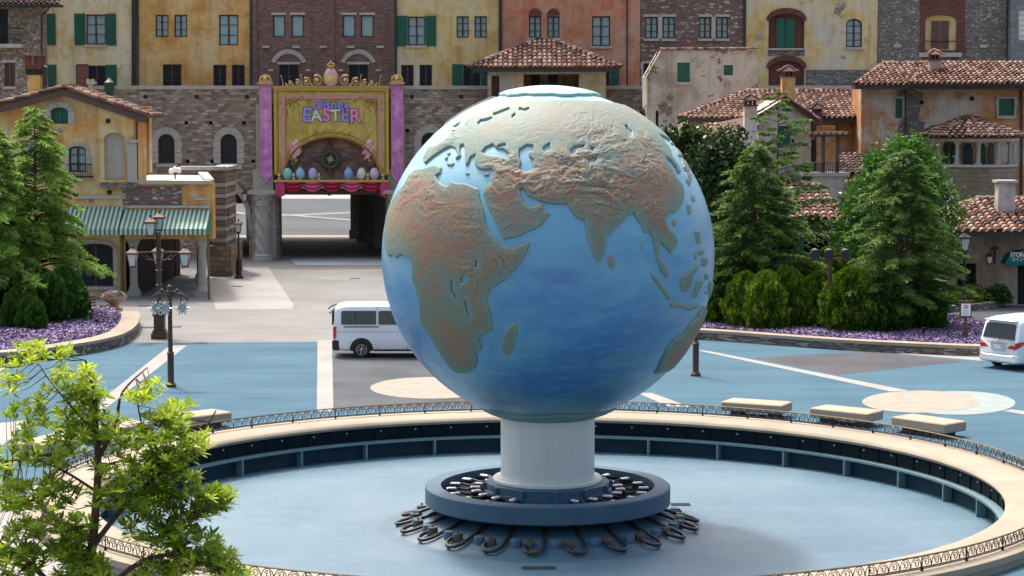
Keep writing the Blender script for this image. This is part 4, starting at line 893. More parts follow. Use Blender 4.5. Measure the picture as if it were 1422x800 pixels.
# ================================================================== BUILDINGS
def xz(px, py, d): p = W(px, py, d); return (p.x, p.z)
def rect(x0, y0, x1, y1, d): return [xz(x0, y1, d), xz(x1, y1, d), xz(x1, y0, d), xz(x0, y0, d)]
def archl(x0, y0, x1, y1, d, rise, n=10):        # px rect, arch top; y0 = crown, spring = y0+rise
    L = xz(x0, y1, d); Rr = xz(x1, y1, d); sp = xz(x0, y0+rise, d)[1]; top = xz(x0, y0, d)[1]; cx = (L[0]+Rr[0])/2; hw = (Rr[0]-L[0])/2
    return [L, Rr]+[(cx+hw*math.cos(PI*k/n), sp+(top-sp)*math.sin(PI*k/n)) for k in range(n+1)]
class Facade:
    def __init__(s, root, d, depth, mat):
        s.r = root; s.d = d; s.dep = depth; s.m = mat; s.h = []; s.th = []; s.todo = []
    def win(s, x0, y0, x1, y1, nx=2, ny=3, glass='glass', frame='frame', arch=0, shut=None, sill=None, lintel=None, kind='window', surround=None, sillw=1.08):
        d = s.d; loop = archl(x0, y0, x1, y1, d, arch) if arch else rect(x0, y0, x1, y1, d)
        s.h.append(loop); X0, Z0 = loop[0]; X1 = loop[1][0]; Z1 = max(p[1] for p in loop)
        def mk(r=s.r):
            fw = .075; b = MB()
            if kind == 'shutter':
                n = 2; b.panel([(p[0], p[1]) for p in loop], d+.1, d+.14); b.build('shutter', M['green'], r)
                b = MB(); b.box((((X0+X1)/2)-.012, d+.085, Z0), ((X0+X1)/2+.012, d+.1, Z1-.02)); k = int((Z1-Z0)/.12)
                b.build('shutter_joint', M['darkgreen'], r)
            elif kind == 'door':
                b.panel([(p[0], p[1]) for p in loop], d+.2, d+.24); b.build('door', M[glass], r)
            else:
                cx = (X0+X1)/2; cz = (Z0+(Z1 if not arch else Z1))/2
                inn = [(cx+(p[0]-cx)*(1-2*fw/(X1-X0)), cz+(p[1]-cz)*(1-2*fw/(Z1-Z0))) for p in loop]
                b.panel(loop, d+.1, d+.17, [inn], reveal=None)
                for i in range(1, nx):
                    x = X0+(X1-X0)*i/nx; w_ = .055 if (nx == 2 or i == nx//2) else .02; b.box((x-w_, d+.115, Z0+.02), (x+w_, d+.165, Z1-.03))
                for j in range(1, ny):
                    z = Z0+(Z1-Z0)*j/ny; b.box((X0+.03, d+.125, z-.018), (X1-.03, d+.16, z+.018))
                f = b.build('window', M[frame], r)
                pb = MB(); pb.panel([(cx+(p[0]-cx)*.98, cz+(p[1]-cz)*.98) for p in loop], d+.19, d+.21); pb.build('pane', M[glass], f)
                if shut:
                    for sx0, sx1 in shut:
                        a, c = xz(sx0, y1+1, d), xz(sx1, y0-1, d); b = MB(); b.box((a[0], d-.07, a[1]), (c[0], d-.02, c[1]))
                        n = int((c[1]-a[1])/.09)
                        for k in range(n): z = a[1]+.06+(c[1]-a[1]-.1)*k/n; b.box((a[0]+.06, d-.085, z), (c[0]-.06, d-.07, z+.035))
                        b.build('shutter', M['green'], f)
            w = (X1-X0)*(sillw-1)/2+.06
            if sill: MB().box((X0-w, d-.13, Z0-.16), (X1+w, d+.1, Z0-.004)).build('sill', M[sill], r)
            if lintel: MB().box((X0-w, d-.06, Z1+.004), (X1+w, d+.08, Z1+.16)).build('lintel', M[lintel], r)
            if surround:
                sw, sm = surround; cx = (X0+X1)/2
                if arch:
                    sp = Z1-abs(xz(0, 0, d)[1]-xz(0, arch, d)[1]); hw = (X1-X0)/2
                    out = [(X0-sw, Z0), (X1+sw, Z0)]+[(cx+(hw+sw)*math.cos(PI*k/14), sp+(Z1-sp+sw)*math.sin(PI*k/14)) for k in range(15)]
                else: out = [(X0-sw, Z0), (X1+sw, Z0), (X1+sw, Z1+sw), (X0-sw, Z1+sw)]
                lo2 = [(cx+(p[0]-cx)*1.004, p[1]+(.003 if i > 1 else .002)) for i, p in enumerate(loop)]
                out = [(p[0], p[1]-.002*(i < 2)) for i, p in enumerate(out)]
                b = MB(); n = len(out)
                # stones round the opening: separate voussoirs with hairline joints
                if arch:
                    for k in range(12):
                        t0, t1 = PI*k/12+.012, PI*(k+1)/12-.012; q = [(cx+hw*math.cos(t0), sp+(Z1-sp)*math.sin(t0)), (cx+(hw+sw)*math.cos(t0), sp+(Z1-sp+sw)*math.sin(t0)), (cx+(hw+sw)*math.cos(t1), sp+(Z1-sp+sw)*math.sin(t1)), (cx+hw*math.cos(t1), sp+(Z1-sp)*math.sin(t1))]
                        b.panel(q, d-.06-.015*(k % 2), d+.05)
                    zt = sp
                else: zt = Z1+sw; b.box((X0-sw, d-.06, Z1), (X1+sw, d+.05, Z1+sw)); zt = Z1
                nb = max(2, int((zt-Z0)/.32))
                for k in range(nb):
                    za, zb = Z0+(zt-Z0)*k/nb+.012, Z0+(zt-Z0)*(k+1)/nb-.012; e = .05*(k % 2)
                    b.box((X0-sw-e, d-.055-.01*(k % 2), za), (X0, d+.05, zb)); b.box((X1, d-.055-.01*(k % 2), za), (X1+sw+e, d+.05, zb))
                b.build('window_surround', M[sm], r)
        s.todo.append(mk); return s
    def hole(s, loop): s.h.append(loop); return s
    def done(s, outline, reveal=.3, name='wall'):
        b = MB(); b.panel(outline, s.d, s.d+s.dep, s.h, reveal, through=s.th); o = b.build(name, s.m, s.r)
        for m in s.todo: m()
        return o
def B(name, label, cat, px, d, z=0): p = at(px, d, z); return T(name, label, cat, p)
def pbox(b, x0, y0, x1, y1, da, db, tint=None):   # box measured in the picture on its front face
    a = xz(x0, y1, da); c = xz(x1, y0, da); return b.box((a[0], da, a[1]), (c[0], db, c[1]), tint)
TW = xz(0, 124,K*148.7)[1]                          # top of the curtain wall
# ---- upper row of houses on the terrace, d = 153
D2 = K*153.0; ZB = 4.6
def upper(label, x0, x1, mat, dep=20, d=D2, top=-210):
    t = B('house', label, 'house', (x0+x1)/2, d, ZB); f = Facade(t, d, dep, M[mat]); a = xz(x0, 0, d)[0]; c = xz(x1, 0, d)[0]; zt = xz(0, top, d)[1]
    f.out = [(a, ZB), (c, ZB), (c, zt), (a, zt)]; return t, f
def pipe(t, x, d, y0=-130, y1=124, r=.06):
    a = W(x, y0, d-.1); c = W(x, y1, d-.1); MB().tube([a, c], r, 8).build('downpipe', M['gutter'], t, smooth=True)
t, f = upper('pale yellow plastered house with dark green louvred shutters, behind the left gabled house', 40, 189.5, 'p_pale', d=D2+.05)
f.win(50,20,62,62,1,3,shut=[(62.5,77)],sill='trim').win(119.5,20,147,62,2,3,shut=[(104,118.5),(147.5,161)],sill='trim').win(50,91,64,122,1,3,'glassd',shut=[(64.5,78)]).win(122,91,147,123,2,2,'glassd',shut=[(106,121.5),(147.5,162)])
f.win(119.5,-62,147,-20,2,3,shut=[(104,118.5),(147.5,161)]); f.done(f.out); pipe(t, 184, D2); pipe(t, 187.5, D2, r=.09)
t, f = upper('ochre orange plastered house with plain brown framed windows', 190, 349, 'p_ochre')
f.win(216,20.5,234,51.5,2,3).win(242,20.5,260,51.5,2,3).win(304,20.5,331,63,2,3).win(226,89.5,252,123,2,3,'glassd').win(296,90,314.5,123,2,3,'glassd').win(322,90,340,120,2,3,'glassd').win(304,-62,331,-20,2,3)
f.done(f.out); pipe(t, 191.5, D2, r=.05); pipe(t, 348.5, D2, r=.08)
b = MB(); ar = archl(225,74,253,89,D2,14); out2 = archl(223.6,72.3,254.4,89,D2,15.7); n = len(ar); b.panel(out2, D2-.03, D2+.02, []); b.build('blind_arch', M['p_ochre'], t)
t, f = upper('dark brown brick house with pale stone arches above its lower windows', 349.5, 548, 'brick')
for (a, c) in ((379,396),(404.5,422),(475.7,493.5),(501,519)): f.win(a,21,c,51.5,1,1,lintel='trim')
for (a, c) in ((387.6,414.7),(484.5,511)): f.win(a,89.5,c,123,2,2,'glassd',lintel='trim')
f.done(f.out)
b = MB()
for cx in (401, 497.5):
    c0 = xz(cx, 96, D2); 
    for k in range(11):
        t0, t1 = PI*(.12+.76*k/11)+.008, PI*(.12+.76*(k+1)/11)-.008; r0, r1 = .95, 1.22; r0 = 20/21.7; r1 = 26/21.7
        q = [(c0[0]+r0*math.cos(t0), c0[1]+.02+r0*1.02*math.sin(t0)), (c0[0]+r1*math.cos(t0), c0[1]+r1*1.04*math.sin(t0)), (c0[0]+r1*math.cos(t1), c0[1]+r1*1.04*math.sin(t1)), (c0[0]+r0*math.cos(t1), c0[1]+.02+r0*1.02*math.sin(t1))]
        b.panel(q, D2-.07-.012*(k % 2), D2+.02)
build_each(b, 'stone_arch', M['trim'], t)
b = MB()
for cx in (369, 411, 449, 487, 528): pbox(b, cx-5, 63.5, cx+5, 66.5, D2-.22, D2)
for cx in (376, 428, 473, 525): pbox(b, cx-3.5, 96, cx+3.5, 99, D2-.1, D2)
build_each(b, 'stone_corbel', M['trim'], t)
b = MB()
for cx in (352, 449, 545): pbox(b, cx-14 if cx == 449 else cx-3, -130, cx+14 if cx == 449 else cx+3, 124, D2-.09, D2)
build_each(b, 'brick_pilaster', M['brick'], t)
t, f = upper('weathered yellow plaster house with green shutters and patches of bare stone', 549, 696, 'p_yellow', d=D2+.03)
f.win(566.5,23,590.5,63,2,3,shut=[(551,566),(591,605.5)],sill='trim').win(634,22.5,651,52.5,2,3).win(659,22.5,676,52.5,2,3).win(557,90,574.5,120,2,3,'glassd').win(582.5,90,600,123,2,3,'glassd').win(643,90,667.5,123,2,2,'glassd',shut=[(628,642.5),(668,681)]).win(636,-40,660,0,2,3)
f.done(f.out); pipe(t, 549.5, D2, r=.08); pipe(t, 694.5, D2, r=.1)
t, f = upper('salmon terracotta plastered house with two small arched windows', 697, 889, 'p_salmon')
f.win(734.5,22.5,751.5,52.5,2,3,sill='trim').win(760,22.5,777,52.5,2,3,sill='trim').win(822,22.5,847.5,64,2,3,sill='trim').win(733,90,757,123,2,3,'glassd').win(763,90,787,123,2,3,'glassd').win(831,90,847,123,2,2,'glassd',shut=[(847.5,860)])
f.done(f.out); pipe(t, 871, D2, r=.05)
for a, c in ((734.5,751.5),(760,777)): b = MB(); b.panel(archl(a-.5,11.5,c+.5,21.5,D2,10), D2-.05, D2+.01); b.build('window_arch', M['redbrick'], t)
t, f = upper('house of mixed red brick and grey stone with paired small windows', 889.5, 1036, 'rubble_mix', d=D2+.04)
for a, c in ((896,913),(920.5,937),(971,987),(994.7,1011)): f.win(a,23.5,c,53.5,2,3,sill='trim',lintel='trim')
f.win(893,88,903,123,1,2,'glassd',surround=(.12,'trim')); f.done(f.out); pipe(t, 1033.5, D2, r=.08)
b = MB()
for a, c in ((914,919.6),(988,993.8)): pbox(b, a, 23, c, 54, D2-.04, D2+.02)
build_each(b, 'stone_pier', M['trim'], t)
t, f = upper('cream yellow weathered house with a tall brick framed arch and green shutters', 1036.5, 1219, 'p_cream')
f.hole(archl(1067,18,1117,67,D2,12)); f.hole(archl(1067,84,1117,124,D2,12)); f.win(1174.5,26,1197,65.5,2,4,arch=8,sill='trim')
f.done(f.out, reveal=.35)
b = MB(); b.panel(archl(1066,17,1118,68,D2,12), D2+.3, D2+.36); b.build('recess_wall', M['redbrick'], t)
b = MB(); b.panel(archl(1066,83,1118,125,D2,12), D2+.3, D2+.36); b.build('recess_wall', M['redbrick'], t)
b = MB(); pbox(b, 1078, 25.5, 1090.2, 67, D2+.2, D2+.28); pbox(b, 1090.8, 25.5, 1103.5, 67, D2+.2, D2+.28); build_each(b, 'shutter', M['green'], t)
def archband(x0, x1, ycrown, rise, thick, d, pr, n=12):
    b = MB(); A = archl(x0, ycrown, x1, ycrown+rise+.1, d, rise, n)[2:]; O = archl(x0-thick*.4, ycrown-thick, x1+thick*.4, ycrown+rise+.1, d, rise+thick*.6, n)[2:]
    for k in range(n): b.panel([A[k], O[k], O[k+1], A[k+1]], d-pr-.01*(k % 2), d+.02)
    return b
archband(1067,1117,18,12,7,D2,.12).build('brick_arch', M['redbrick'], t); archband(1067,1117,84,12,7,D2,.12).build('brick_arch', M['redbrick'], t)
b = MB(); pbox(b, 1066, 67.3, 1118, 69.6, D2-.15, D2+.3); b.build('ledge', M['trim'], t)
b = MB(); pbox(b, 1119, 97, 1219, 124, D2-.08, D2); pbox(b, 1066.5, 69.7, 1117.5, 78, D2-.02, D2+.02); build_each(b, 'bare_stone_base', M['rubble_grey'], t)
b = MB(); pbox(b, 1050, 48, 1059, 52, D2-.15, D2); pbox(b, 1052.5, 43.5, 1057, 48, D2-.06, D2); b.build('vent', M['trim'], t)
t, f = upper('grey rubble stone house with a brick framed doorway and small balcony rail', 1219.5, 1404, 'rubble_grey', d=D2+.06)
f.hole(archl(1284.5,21,1327.6,70,D2+.06,7)); f.done(f.out, reveal=.12)
b = MB(); b.panel(rect(1278,-60,1340,72,D2), D2-.03, D2+.05, [archl(1284.5,21,1327.6,70,D2,7)], reveal=None); b.build('brick_surround', M['redbrick'], t)
b = MB(); b.panel(archl(1283,20,1329,71,D2,7), D2+.1, D2+.2); b.build('plaster_surround', M['p_cream'], t)
b = MB(); pbox(b, 1293, 29, 1305.3, 68, D2+.04, D2+.1); pbox(b, 1305.9, 29, 1318, 68, D2+.04, D2+.1); b.build('door', M['wood'], t)
b = MB(); pbox(b, 1277, 73, 1336, 79, D2-.3, D2); b.build('sill', M['trim'], t)
b = MB(); pbox(b, 1284, 57, 1328, 58, D2-.05, D2); b.build('rail', M['iron'], t)
b = MB(); pbox(b, 1241, 61.5, 1252, 66, D2-.12, D2+.06); pbox(b, 1361, 62, 1372, 66, D2-.12, D2+.06); pbox(b, 1244.5, 59, 1248, 61.5, D2-.05, D2+.06); build_each(b, 'small_ledge', M['trim'], t)
pipe(t, 1399, D2, r=.06)
t, f = upper('blue grey stone building with a pale shuttered window at the right edge', 1404.5, 1500, 'bluestone', d=D2-.8)
f.win(1414,13,1436,57,2,6,'white','trim'); f.done(f.out)
# ---- curtain wall with gate and arched windows
D1 = K*148.7
cw = B('stone_wall', 'long squared stone wall with arched windows carrying the row of houses', 'wall', 640, D1)
f = Facade(cw, D1, 1.8, M['wallstone'])
f.win(220,186,243,227,1,1,'glassd',arch=11,surround=(.42,'coping')).win(306.5,186,329.5,227,1,1,'glassd',arch=11,surround=(.42,'coping')).win(585,184,609,226,1,1,'glassd',arch=12,surround=(.42,'coping'))
xa, xb = xz(384, 0, D1)[0], xz(539, 0, D1)[0]; zl = 4.2
f.th.append([(xa, .0+.02), (xb, .02), (xb, zl), (xa, zl)])
sa = archl(290, 262, 346, 350, D1, 62); sa[0] = (sa[0][0], .02); sa[1] = (sa[1][0], .02); f.th.append(sa)
for (a, c) in ((256,168.5),(290,168.5),(336,168.5),(258,222),(292,222),(349,222),(563,179),(570,260)): f.h.append(rect(a, c, a+5, c+4.5, D1))
X0 = xz(120, 0, D1)[0]; X1 = xz(1500, 0, D1)[0]
f.done([(X0, 0), (X1, 0), (X1, TW), (X0, TW)], reveal=.5)
b = MB(); b.box((X0, D1-.12, TW+.003), (X1, D1+1.9, TW+.22)); b.build('coping', M['coping'], cw)
b = MB()
for px in (202, 273, 343, 572, 640): p = W(px, 134.5, D1); b.lathe([(.02, 0), (.14, 0), (.14, .12), (.02, .12)], (0,0,0), 12); n = 48
b = MB()
for px in (202, 273, 343, 572, 640):
    p = W(px, 134.5, D1); b.panel([(p.x+.13*math.cos(2*PI*k/12), p.z+.13*math.sin(2*PI*k/12)) for k in range(12)], D1-.05, D1+.05)
build_each(b, 'round_vent', M['dark'], cw)
archband(290,346,262,62,12,D1,.1,14).build('arch_stones', M['stonepale'], cw)
b = MB(); pbox(b, 301, 227.5, 336, 235, D1-.25, D1); pbox(b, 217, 227.5, 246, 232, D1-.2, D1); pbox(b, 582,226.5,612,231,D1-.2,D1); build_each(b, 'window_sill', M['coping'], cw)
b = MB(); b.box((-46, D1+1.85, ZB-.2), (12, D1+24, ZB-.05)); b.build('passage_ceiling', M['dark'], cw)
b = MB()
def wallseg(p0, p1, th, z0, z1):
    d = (Vector(p1)-Vector(p0)).normalized(); n = Vector((-d.y, d.x))*th/2; b.prism([Vector(p0)-n, Vector(p1)-n, Vector(p1)+n, Vector(p0)+n], z0, z1)
wallseg((-15.4,D1+1.85), (-18.4,D1+21), 1.5, 0, ZB-.21); wallseg((-24,D1+1.85),(-30,D1+21),.6,0,ZB-.21)
build_each(b, 'passage_wall', M['bluestone'], cw)
b = MB()
for k in range(6):
    q = k/5; x = -7.6-q*4.1+.6; y = D1+3+q*18; b.cbox((x, y, 2.2), (1.0, 1.0, 4.4)); b.cbox((x, y, .3), (1.2, 1.2, .6)); b.cbox((x, y, 3.9), (1.2, 1.2, .3))
wallseg((-5.6,D1+1.85), (-9.6,D1+22), .5, 0, ZB-.21)
build_each(b, 'passage_pier', M['stonepale'], cw)
b = MB(); p = xz(312, 283,K*152); b.box((-21, K*151.6, 3.35), (-15.6, K*152.1, ZB-.2)); b.build('inner_lintel', M['brick'], cw)
b = MB(); pbox(b, 313, 273, 332, 280, K*151.5, K*151.58); b.build('sign_plate', M['bluestone'], cw)
b = MB(); b.box((X0, D1+1.8, TW-.4), (X1, D2+.2, TW-.05)); b.build('terrace_floor', M['coping'], cw)
# terrace return and ground shading behind
# ---- gate columns (twisted)
gcol = None
def gatecol(px, label):
    t = B('gate_column', label, 'column', px, K*148, 0); c = Vector(at(px, D1-.8, 0))
    b = MB(); b.box((c.x-.72, D1-.45, 0), (c.x+.72, D1+.02, 4.35)); b.build('pier', M['stonepale'], t)
    b = MB(); n = 28; rows = 60; vs = []; z0, z1 = .42, 3.35
    for j in range(rows+1):
        z = z0+(z1-z0)*j/rows
        for k in range(n):
            a = 2*PI*k/n; r = .40+.085*math.cos(4*a+j/rows*PI*2*3.2); vs.append((c.x+r*math.cos(a), c.y-.25+r*math.sin(a), z))
    b.add(vs, [(j*n+k, j*n+(k+1) % n, (j+1)*n+(k+1) % n, (j+1)*n+k) for j in range(rows) for k in range(n)]); b.build('twisted_shaft', M['stonepale'], t, smooth=True)
    b = MB(); b.lathe([(.62,0),(.62,.18),(.55,.22),(.58,.3),(.5,.36),(.46,.44)], (c.x, c.y-.25, 0), 20); b.build('base', M['stonepale'], t, smooth=True)
    b = MB(); b.lathe([(.42,3.34),(.48,3.4),(.42,3.5),(.46,3.75),(.7,4.1),(.6,4.12)], (c.x, c.y-.25, 0), 20)
    for k in range(10): a = 2*PI*k/10; b.sphere((c.x+.5*math.cos(a), c.y-.25+.5*math.sin(a), 3.78+.12*(k % 2)), .11, 6, 5)
    b.cbox((c.x, c.y-.1, 4.19), (1.7, 1.5, .16)); b.cbox((c.x, c.y-.08, 4.31), (1.55, 1.35, .08)); b.build('capital', M['stonepale'], t)
    b = MB(); b.box((c.x-.62, D1-.6, 4.36), (c.x+.62, D1-.02, 5.6)); b.box((c.x-.45, D1-.35, 5.6), (c.x+.45, D1-.02, 9.6)); b.build('pilaster', M['stonepale'], t)
gatecol(366.5, 'twisted stone column on the left side of the gate'); gatecol(553, 'twisted stone column right of the gate, half hidden by the globe')
# ---- festive gate decoration
M['gold'] = plain('gold_paint', (.5,.33,.06), .38, .35, .2, 3); M['goldlt'] = plain('pale_gold', (.5,.36,.14), .4, .4, .15)
s = NT('yellow_satin_banner'); p = s.pos(); n = s.noise(s.pos(sc=(1, 1, .8)), 1.6, 6, .6, .8); c = s.mix(s.ramp(n, [(.35, 0), (.65, 1)]), (.34,.25,.035), (.52,.42,.1)); s.bump(n, .8, .12); M['satin'] = s.fin(c, .4, 0, .5)
s = NT('pink_banner_cloth'); p = s.pos(); n = s.noise(p, 1.8, 6, .6); c = s.mix(s.ramp(n, [(.4, 0), (.65, 1)]), (.42,.13,.42), (.62,.3,.6)); s.bump(n, .5, .08); M['pink'] = s.fin(c, .6)
M['rose'] = plain('rose_border', (.5,.25,.2), .6); M['crim'] = plain('crimson_cloth', (.35,.012,.05), .7); M['rosec'] = plain('rose_cloth', (.55,.08,.18), .7); M['palepink'] = plain('pale_pink_cloth', (.65,.38,.46), .7)
DS = D1-.75
sg = B('banner', 'large golden spring festival sign panel over the gate, cut by a semicircle', 'sign', 459, DS, 5)
zb_, zt_ = xz(0, 243, DS)[1], xz(0, 122, DS)[1]; xl, xr = xz(379, 0, DS)[0], xz(539, 0, DS)[0]; xc = (xl+xr)/2
def sgloop(inset, z_b, rx, rz, n=20):
    cz = xz(0, 246, DS)[1]
    L = [(xl+inset, z_b), (xl+inset, zt_-inset), (xr-inset, zt_-inset), (xr-inset, z_b)]
    L += [(xc+rx*math.cos(PI*k/n), max(z_b+.001 if k in (0, n) else cz, cz)+rz*math.sin(PI*k/n)) for k in range(n+1)]
    return L
def arcpt(rx, rz, k, n=24): cz = xz(0, 243, DS)[1]; return (xc+rx*math.cos(PI*k/n), cz+rz*math.sin(PI*k/n))
def sgl(inset, rx, rz, y0, y1, mat, name):
    n = 24; L = [(xl+inset, zb_+inset*.3), (xl+inset, zt_-inset), (xr-inset, zt_-inset), (xr-inset, zb_+inset*.3)]+[(arcpt(rx, rz, k)[0], arcpt(rx, rz, k)[1]+inset*.3) for k in range(n+1)]
    b = MB(); b.panel(list(reversed(L)), y0, y1); b.build(name, mat, sg)
sc_ = 22.5
sgl(0, 66/sc_, 53/sc_, DS, DS+.25, M['satin'], 'cloth')
b = MB()
def frame(ins, w, y0, y1):
    for q in ((xl+ins, zb_+.1, xl+ins+w, zt_-ins), (xr-ins-w, zb_+.1, xr-ins, zt_-ins), (xl+ins+w, zt_-ins-w, xr-ins-w, zt_-ins)): b.box((q[0], y0, q[1]), (q[2], y1, q[3]))
frame(.0, .16, DS-.08, DS-.003); build_each(b, 'gold_border', M['gold'], sg)
b = MB(); frame(.42, .26, DS-.03, DS-.002); b.build('rose_border', M['rose'], sg)
b = MB(); frame(.22, .05, DS-.035, DS-.002); frame(.7, .04, DS-.035, DS-.002)
for k in range(24):
    a, c = arcpt(66/sc_, 53/sc_, k), arcpt(66/sc_, 53/sc_, k+1); b.tube([(a[0], DS-.02, a[1]), (c[0], DS-.02, c[1])], .085, 6)
    a, c = arcpt(71/sc_, 58/sc_, k), arcpt(71/sc_, 58/sc_, k+1)
    b.tube([(a[0], DS-.01, a[1]+.02), (c[0], DS-.01, c[1]+.02)], .03, 5)
for sx in (-1, 1):                          # corner filigree
    for k in range(26):
        a = k*1.1; q = (xc+sx*(2.45-.028*k*math.cos(a)*.9), zt_-.95-.022*k*math.sin(a)*.9); b.sphere((q[0]+sx*.1, DS-.01, q[1]), .05, 5, 4)
    for k in range(9): b.sphere((xc+sx*(2.55-.14*k), DS-.01, zt_-.72-.16*math.sin(k*.9)), .06, 5, 4); b.sphere((xc+sx*(2.75+.05*math.sin(k)), DS-.01, zt_-.85-.14*k), .055, 5, 4)
for k in range(15): b.sphere((xc+(-1.1+.157*k), DS-.01, zb_+2.68+.1*math.sin(k*1.9)-.03*abs(k-7)), .05, 5, 4)
b.build('gold_filigree', plain('antique_gold', (.3,.17,.03), .5, .3), sg)
fcols = [('pale_pink_flower', (.62,.36,.42)), ('pink_flower', (.6,.2,.3)), ('orange_flower', (.6,.22,.04)), ('white_flower', (.6,.58,.5))]
for i, (nm, cc) in enumerate(fcols):
    b = MB(); m_ = plain(nm+'_print', cc, .6)
    for sx in (-1, 1):
        for (ox, oz, r) in {0: [(.0,.1,.2),(.22,-.1,.17),(-.1,-.25,.19),(.14,-.42,.16),(-.05,-.6,.14)], 1: [(-.24,-.02,.15),(.28,.2,.13),(.32,-.33,.1),(-.28,-.4,.12)], 2: [(.0,.62,.12),(.05,-.85,.09),(-.2,-.75,.08)], 3: [(.08,.33,.12),(-.08,.2,.1),(.16,-.22,.08)]}[i]:
            c = (xc+sx*2.25+ox, zb_+1.75+oz)
            for q in range(5): a = 2*PI*q/5+i; b.panel([(c[0]+r*.55*math.cos(a)+r*.5*math.cos(2*PI*k/8), c[1]+r*.55*math.sin(a)+r*.5*math.sin(2*PI*k/8)) for k in range(8)], DS-.012-.004*q-.003*i, DS-.002)
    build_each(b, 'printed_flowers', m_, sg)
b = MB()
for sx in (-1, 1):
    for k in range(5): c = (xc+sx*(2.4+.06*k), zb_+.55+.12*k); b.tube([(c[0], DS-.01, c[1]), (c[0]-sx*.12, DS-.015, c[1]+.14)], .03, 4)
build_each(b, 'printed_leaves', plain('green_print', (.1,.3,.12), .6), sg)
def text(name, body, loc, size, mat, parent, rot=(PI/2, 0, 0), ext=.02, shear=0, bold=0, align='CENTER', sx=1, sy=1):
    cu = bpy.data.curves.new(name, 'FONT'); cu.body = body; cu.size = size; cu.extrude = ext; cu.offset = bold; cu.align_x = align; cu.align_y = 'CENTER'; cu.shear = shear; cu.resolution_u = 4
    o = bpy.data.objects.new('tmp', cu); COL.objects.link(o); dg = bpy.context.evaluated_depsgraph_get(); me = bpy.data.meshes.new_from_object(o.evaluated_get(dg)); bpy.data.objects.remove(o)
    me.name = name; me.materials.clear(); me.materials.append(mat); t = bpy.data.objects.new(name, me); COL.objects.link(t); t.parent = parent
    t.location = Vector(loc)-org(parent); t.rotation_euler = rot; t.scale = (sx, sy, 1); return t
purp = plain('lilac_letter_paint', (.3,.26,.68), .5); pnk = plain('pink_letter_paint', (.75,.22,.45), .5); grn = plain('mint_letter_paint', (.5,.62,.45), .5); dkp = plain('dark_violet_outline', (.12,.05,.22), .6)
z1_ = xz(0, 145.5, DS)[1]; z2_ = xz(0, 161.5, DS)[1]
text('lettering_outline', 'Disney', (xc, DS-.03, z1_), .78, dkp, sg, bold=.045, ext=.01); text('lettering', 'Disney', (xc, DS-.06, z1_), .78, purp, sg, bold=.015)
for ch, ox, oy, sz, m_, rt in (('E',-1.5,.05,1.2,purp,.12),('A',-.92,.0,1.0,grn,-.06),('S',-.3,.05,1.08,pnk,.04),('T',.26,.02,1.0,grn,-.05),('E',.84,.03,1.05,purp,.06),('R',1.46,-.02,1.18,pnk,-.06)):
    text('lettering_outline', ch, (xc+ox, DS-.03, z2_+oy), sz, dkp, sg, bold=.06, ext=.01, rot=(PI/2, rt, 0)); text('lettering', ch, (xc+ox, DS-.06, z2_+oy), sz, m_, sg, bold=.022, rot=(PI/2, rt, 0))
b = MB(); b.box((xc-.008, DS-.012, z2_-.55), (xc+.008, DS-.002, z2_+.3))
for sx in (-1.98, 1.98): b.box((xc+sx-.008, DS-.012, z2_-.3), (xc+sx+.008, DS-.002, z2_+.4))
build_each(b, 'slit', M['dark'], sg)
# crest on top
cr = B('crest', 'gilded scroll crest with a pink egg medallion on top of the golden sign', 'ornament', 459, DS, xz(0,121,DS)[1])
zc = zt_+.02; b = MB(); b.box((xl-.05, DS-.15, zc), (xr+.05, DS+.3, zc+.08))
for sx in (-1, 1):
    for i, (cx, r) in enumerate(((.85,.34),(1.5,.26),(2.05,.2),(2.5,.15))):
        pts = [(xc+sx*(cx+(r*(1-j/26))*math.cos(j*.42+1)), DS-.05, zc+.1+r*.95+(r*(1-j/26))*math.sin(j*.42+1)) for j in range(20)]; b.tube(pts, .06-.008*i, 6)
        b.sphere((xc+sx*cx, DS-.1, zc+.1+r*.95), r*.38, 8, 6)
    for cx in (1.15, 1.8, 2.3, 2.7): b.tube([(xc+sx*cx, DS, zc+.1), (xc+sx*(cx+.12), DS-.02, zc+.3)], [.09,.03], 6)
    for cx, hh in ((1.75,.75),(2.95,.7)): b.tube([(xc+sx*cx, DS, zc+.05), (xc+sx*(cx+.02), DS-.05, zc+.35), (xc+sx*(cx+.1), DS-.05, zc+hh)], [.05,.03,.02], 6); b.sphere((xc+sx*(cx+.1), DS-.05, zc+hh), .05, 6, 5)
for k in range(7): a = PI*k/6; b.sphere((xc+.2*math.cos(a), DS-.06, zc+1.36+.12*math.sin(a)), .07, 6, 5)
b.sphere((xc, DS-.06, zc+1.55), .09, 6, 5); b.lathe([(.22,-.04),(.22,.06),(.05,.1)], (xc, DS-.05, zc+1.26), 12)
b.build('gilded_scrolls', M['goldlt'], cr, smooth=True)
def eggprof(h, w): return [(max(.001, w*math.sin(PI*k/14)*(1-.12*math.cos(PI*(1-k/14))*1)), h*.5*(1-math.cos(PI*k/14))) for k in range(15)]
b = MB(); b.lathe(eggprof(1.22, .46), (xc, DS-.12, zc+.03), 24, sy=.35); b.build('medallion_rim', M['goldlt'], cr, smooth=True)
b = MB(); b.lathe(eggprof(1.08, .38), (xc, DS-.16, zc+.1), 24, sy=.42); b.build('medallion', plain('pink_enamel', (.62,.35,.4), .4), cr, smooth=True)
b = MB(); b.lathe(eggprof(.5, .2), (xc, DS-.27, zc+.28), 16, sy=.5); b.build('medallion_centre', plain('yellow_enamel', (.62,.48,.08), .4), cr, smooth=True)
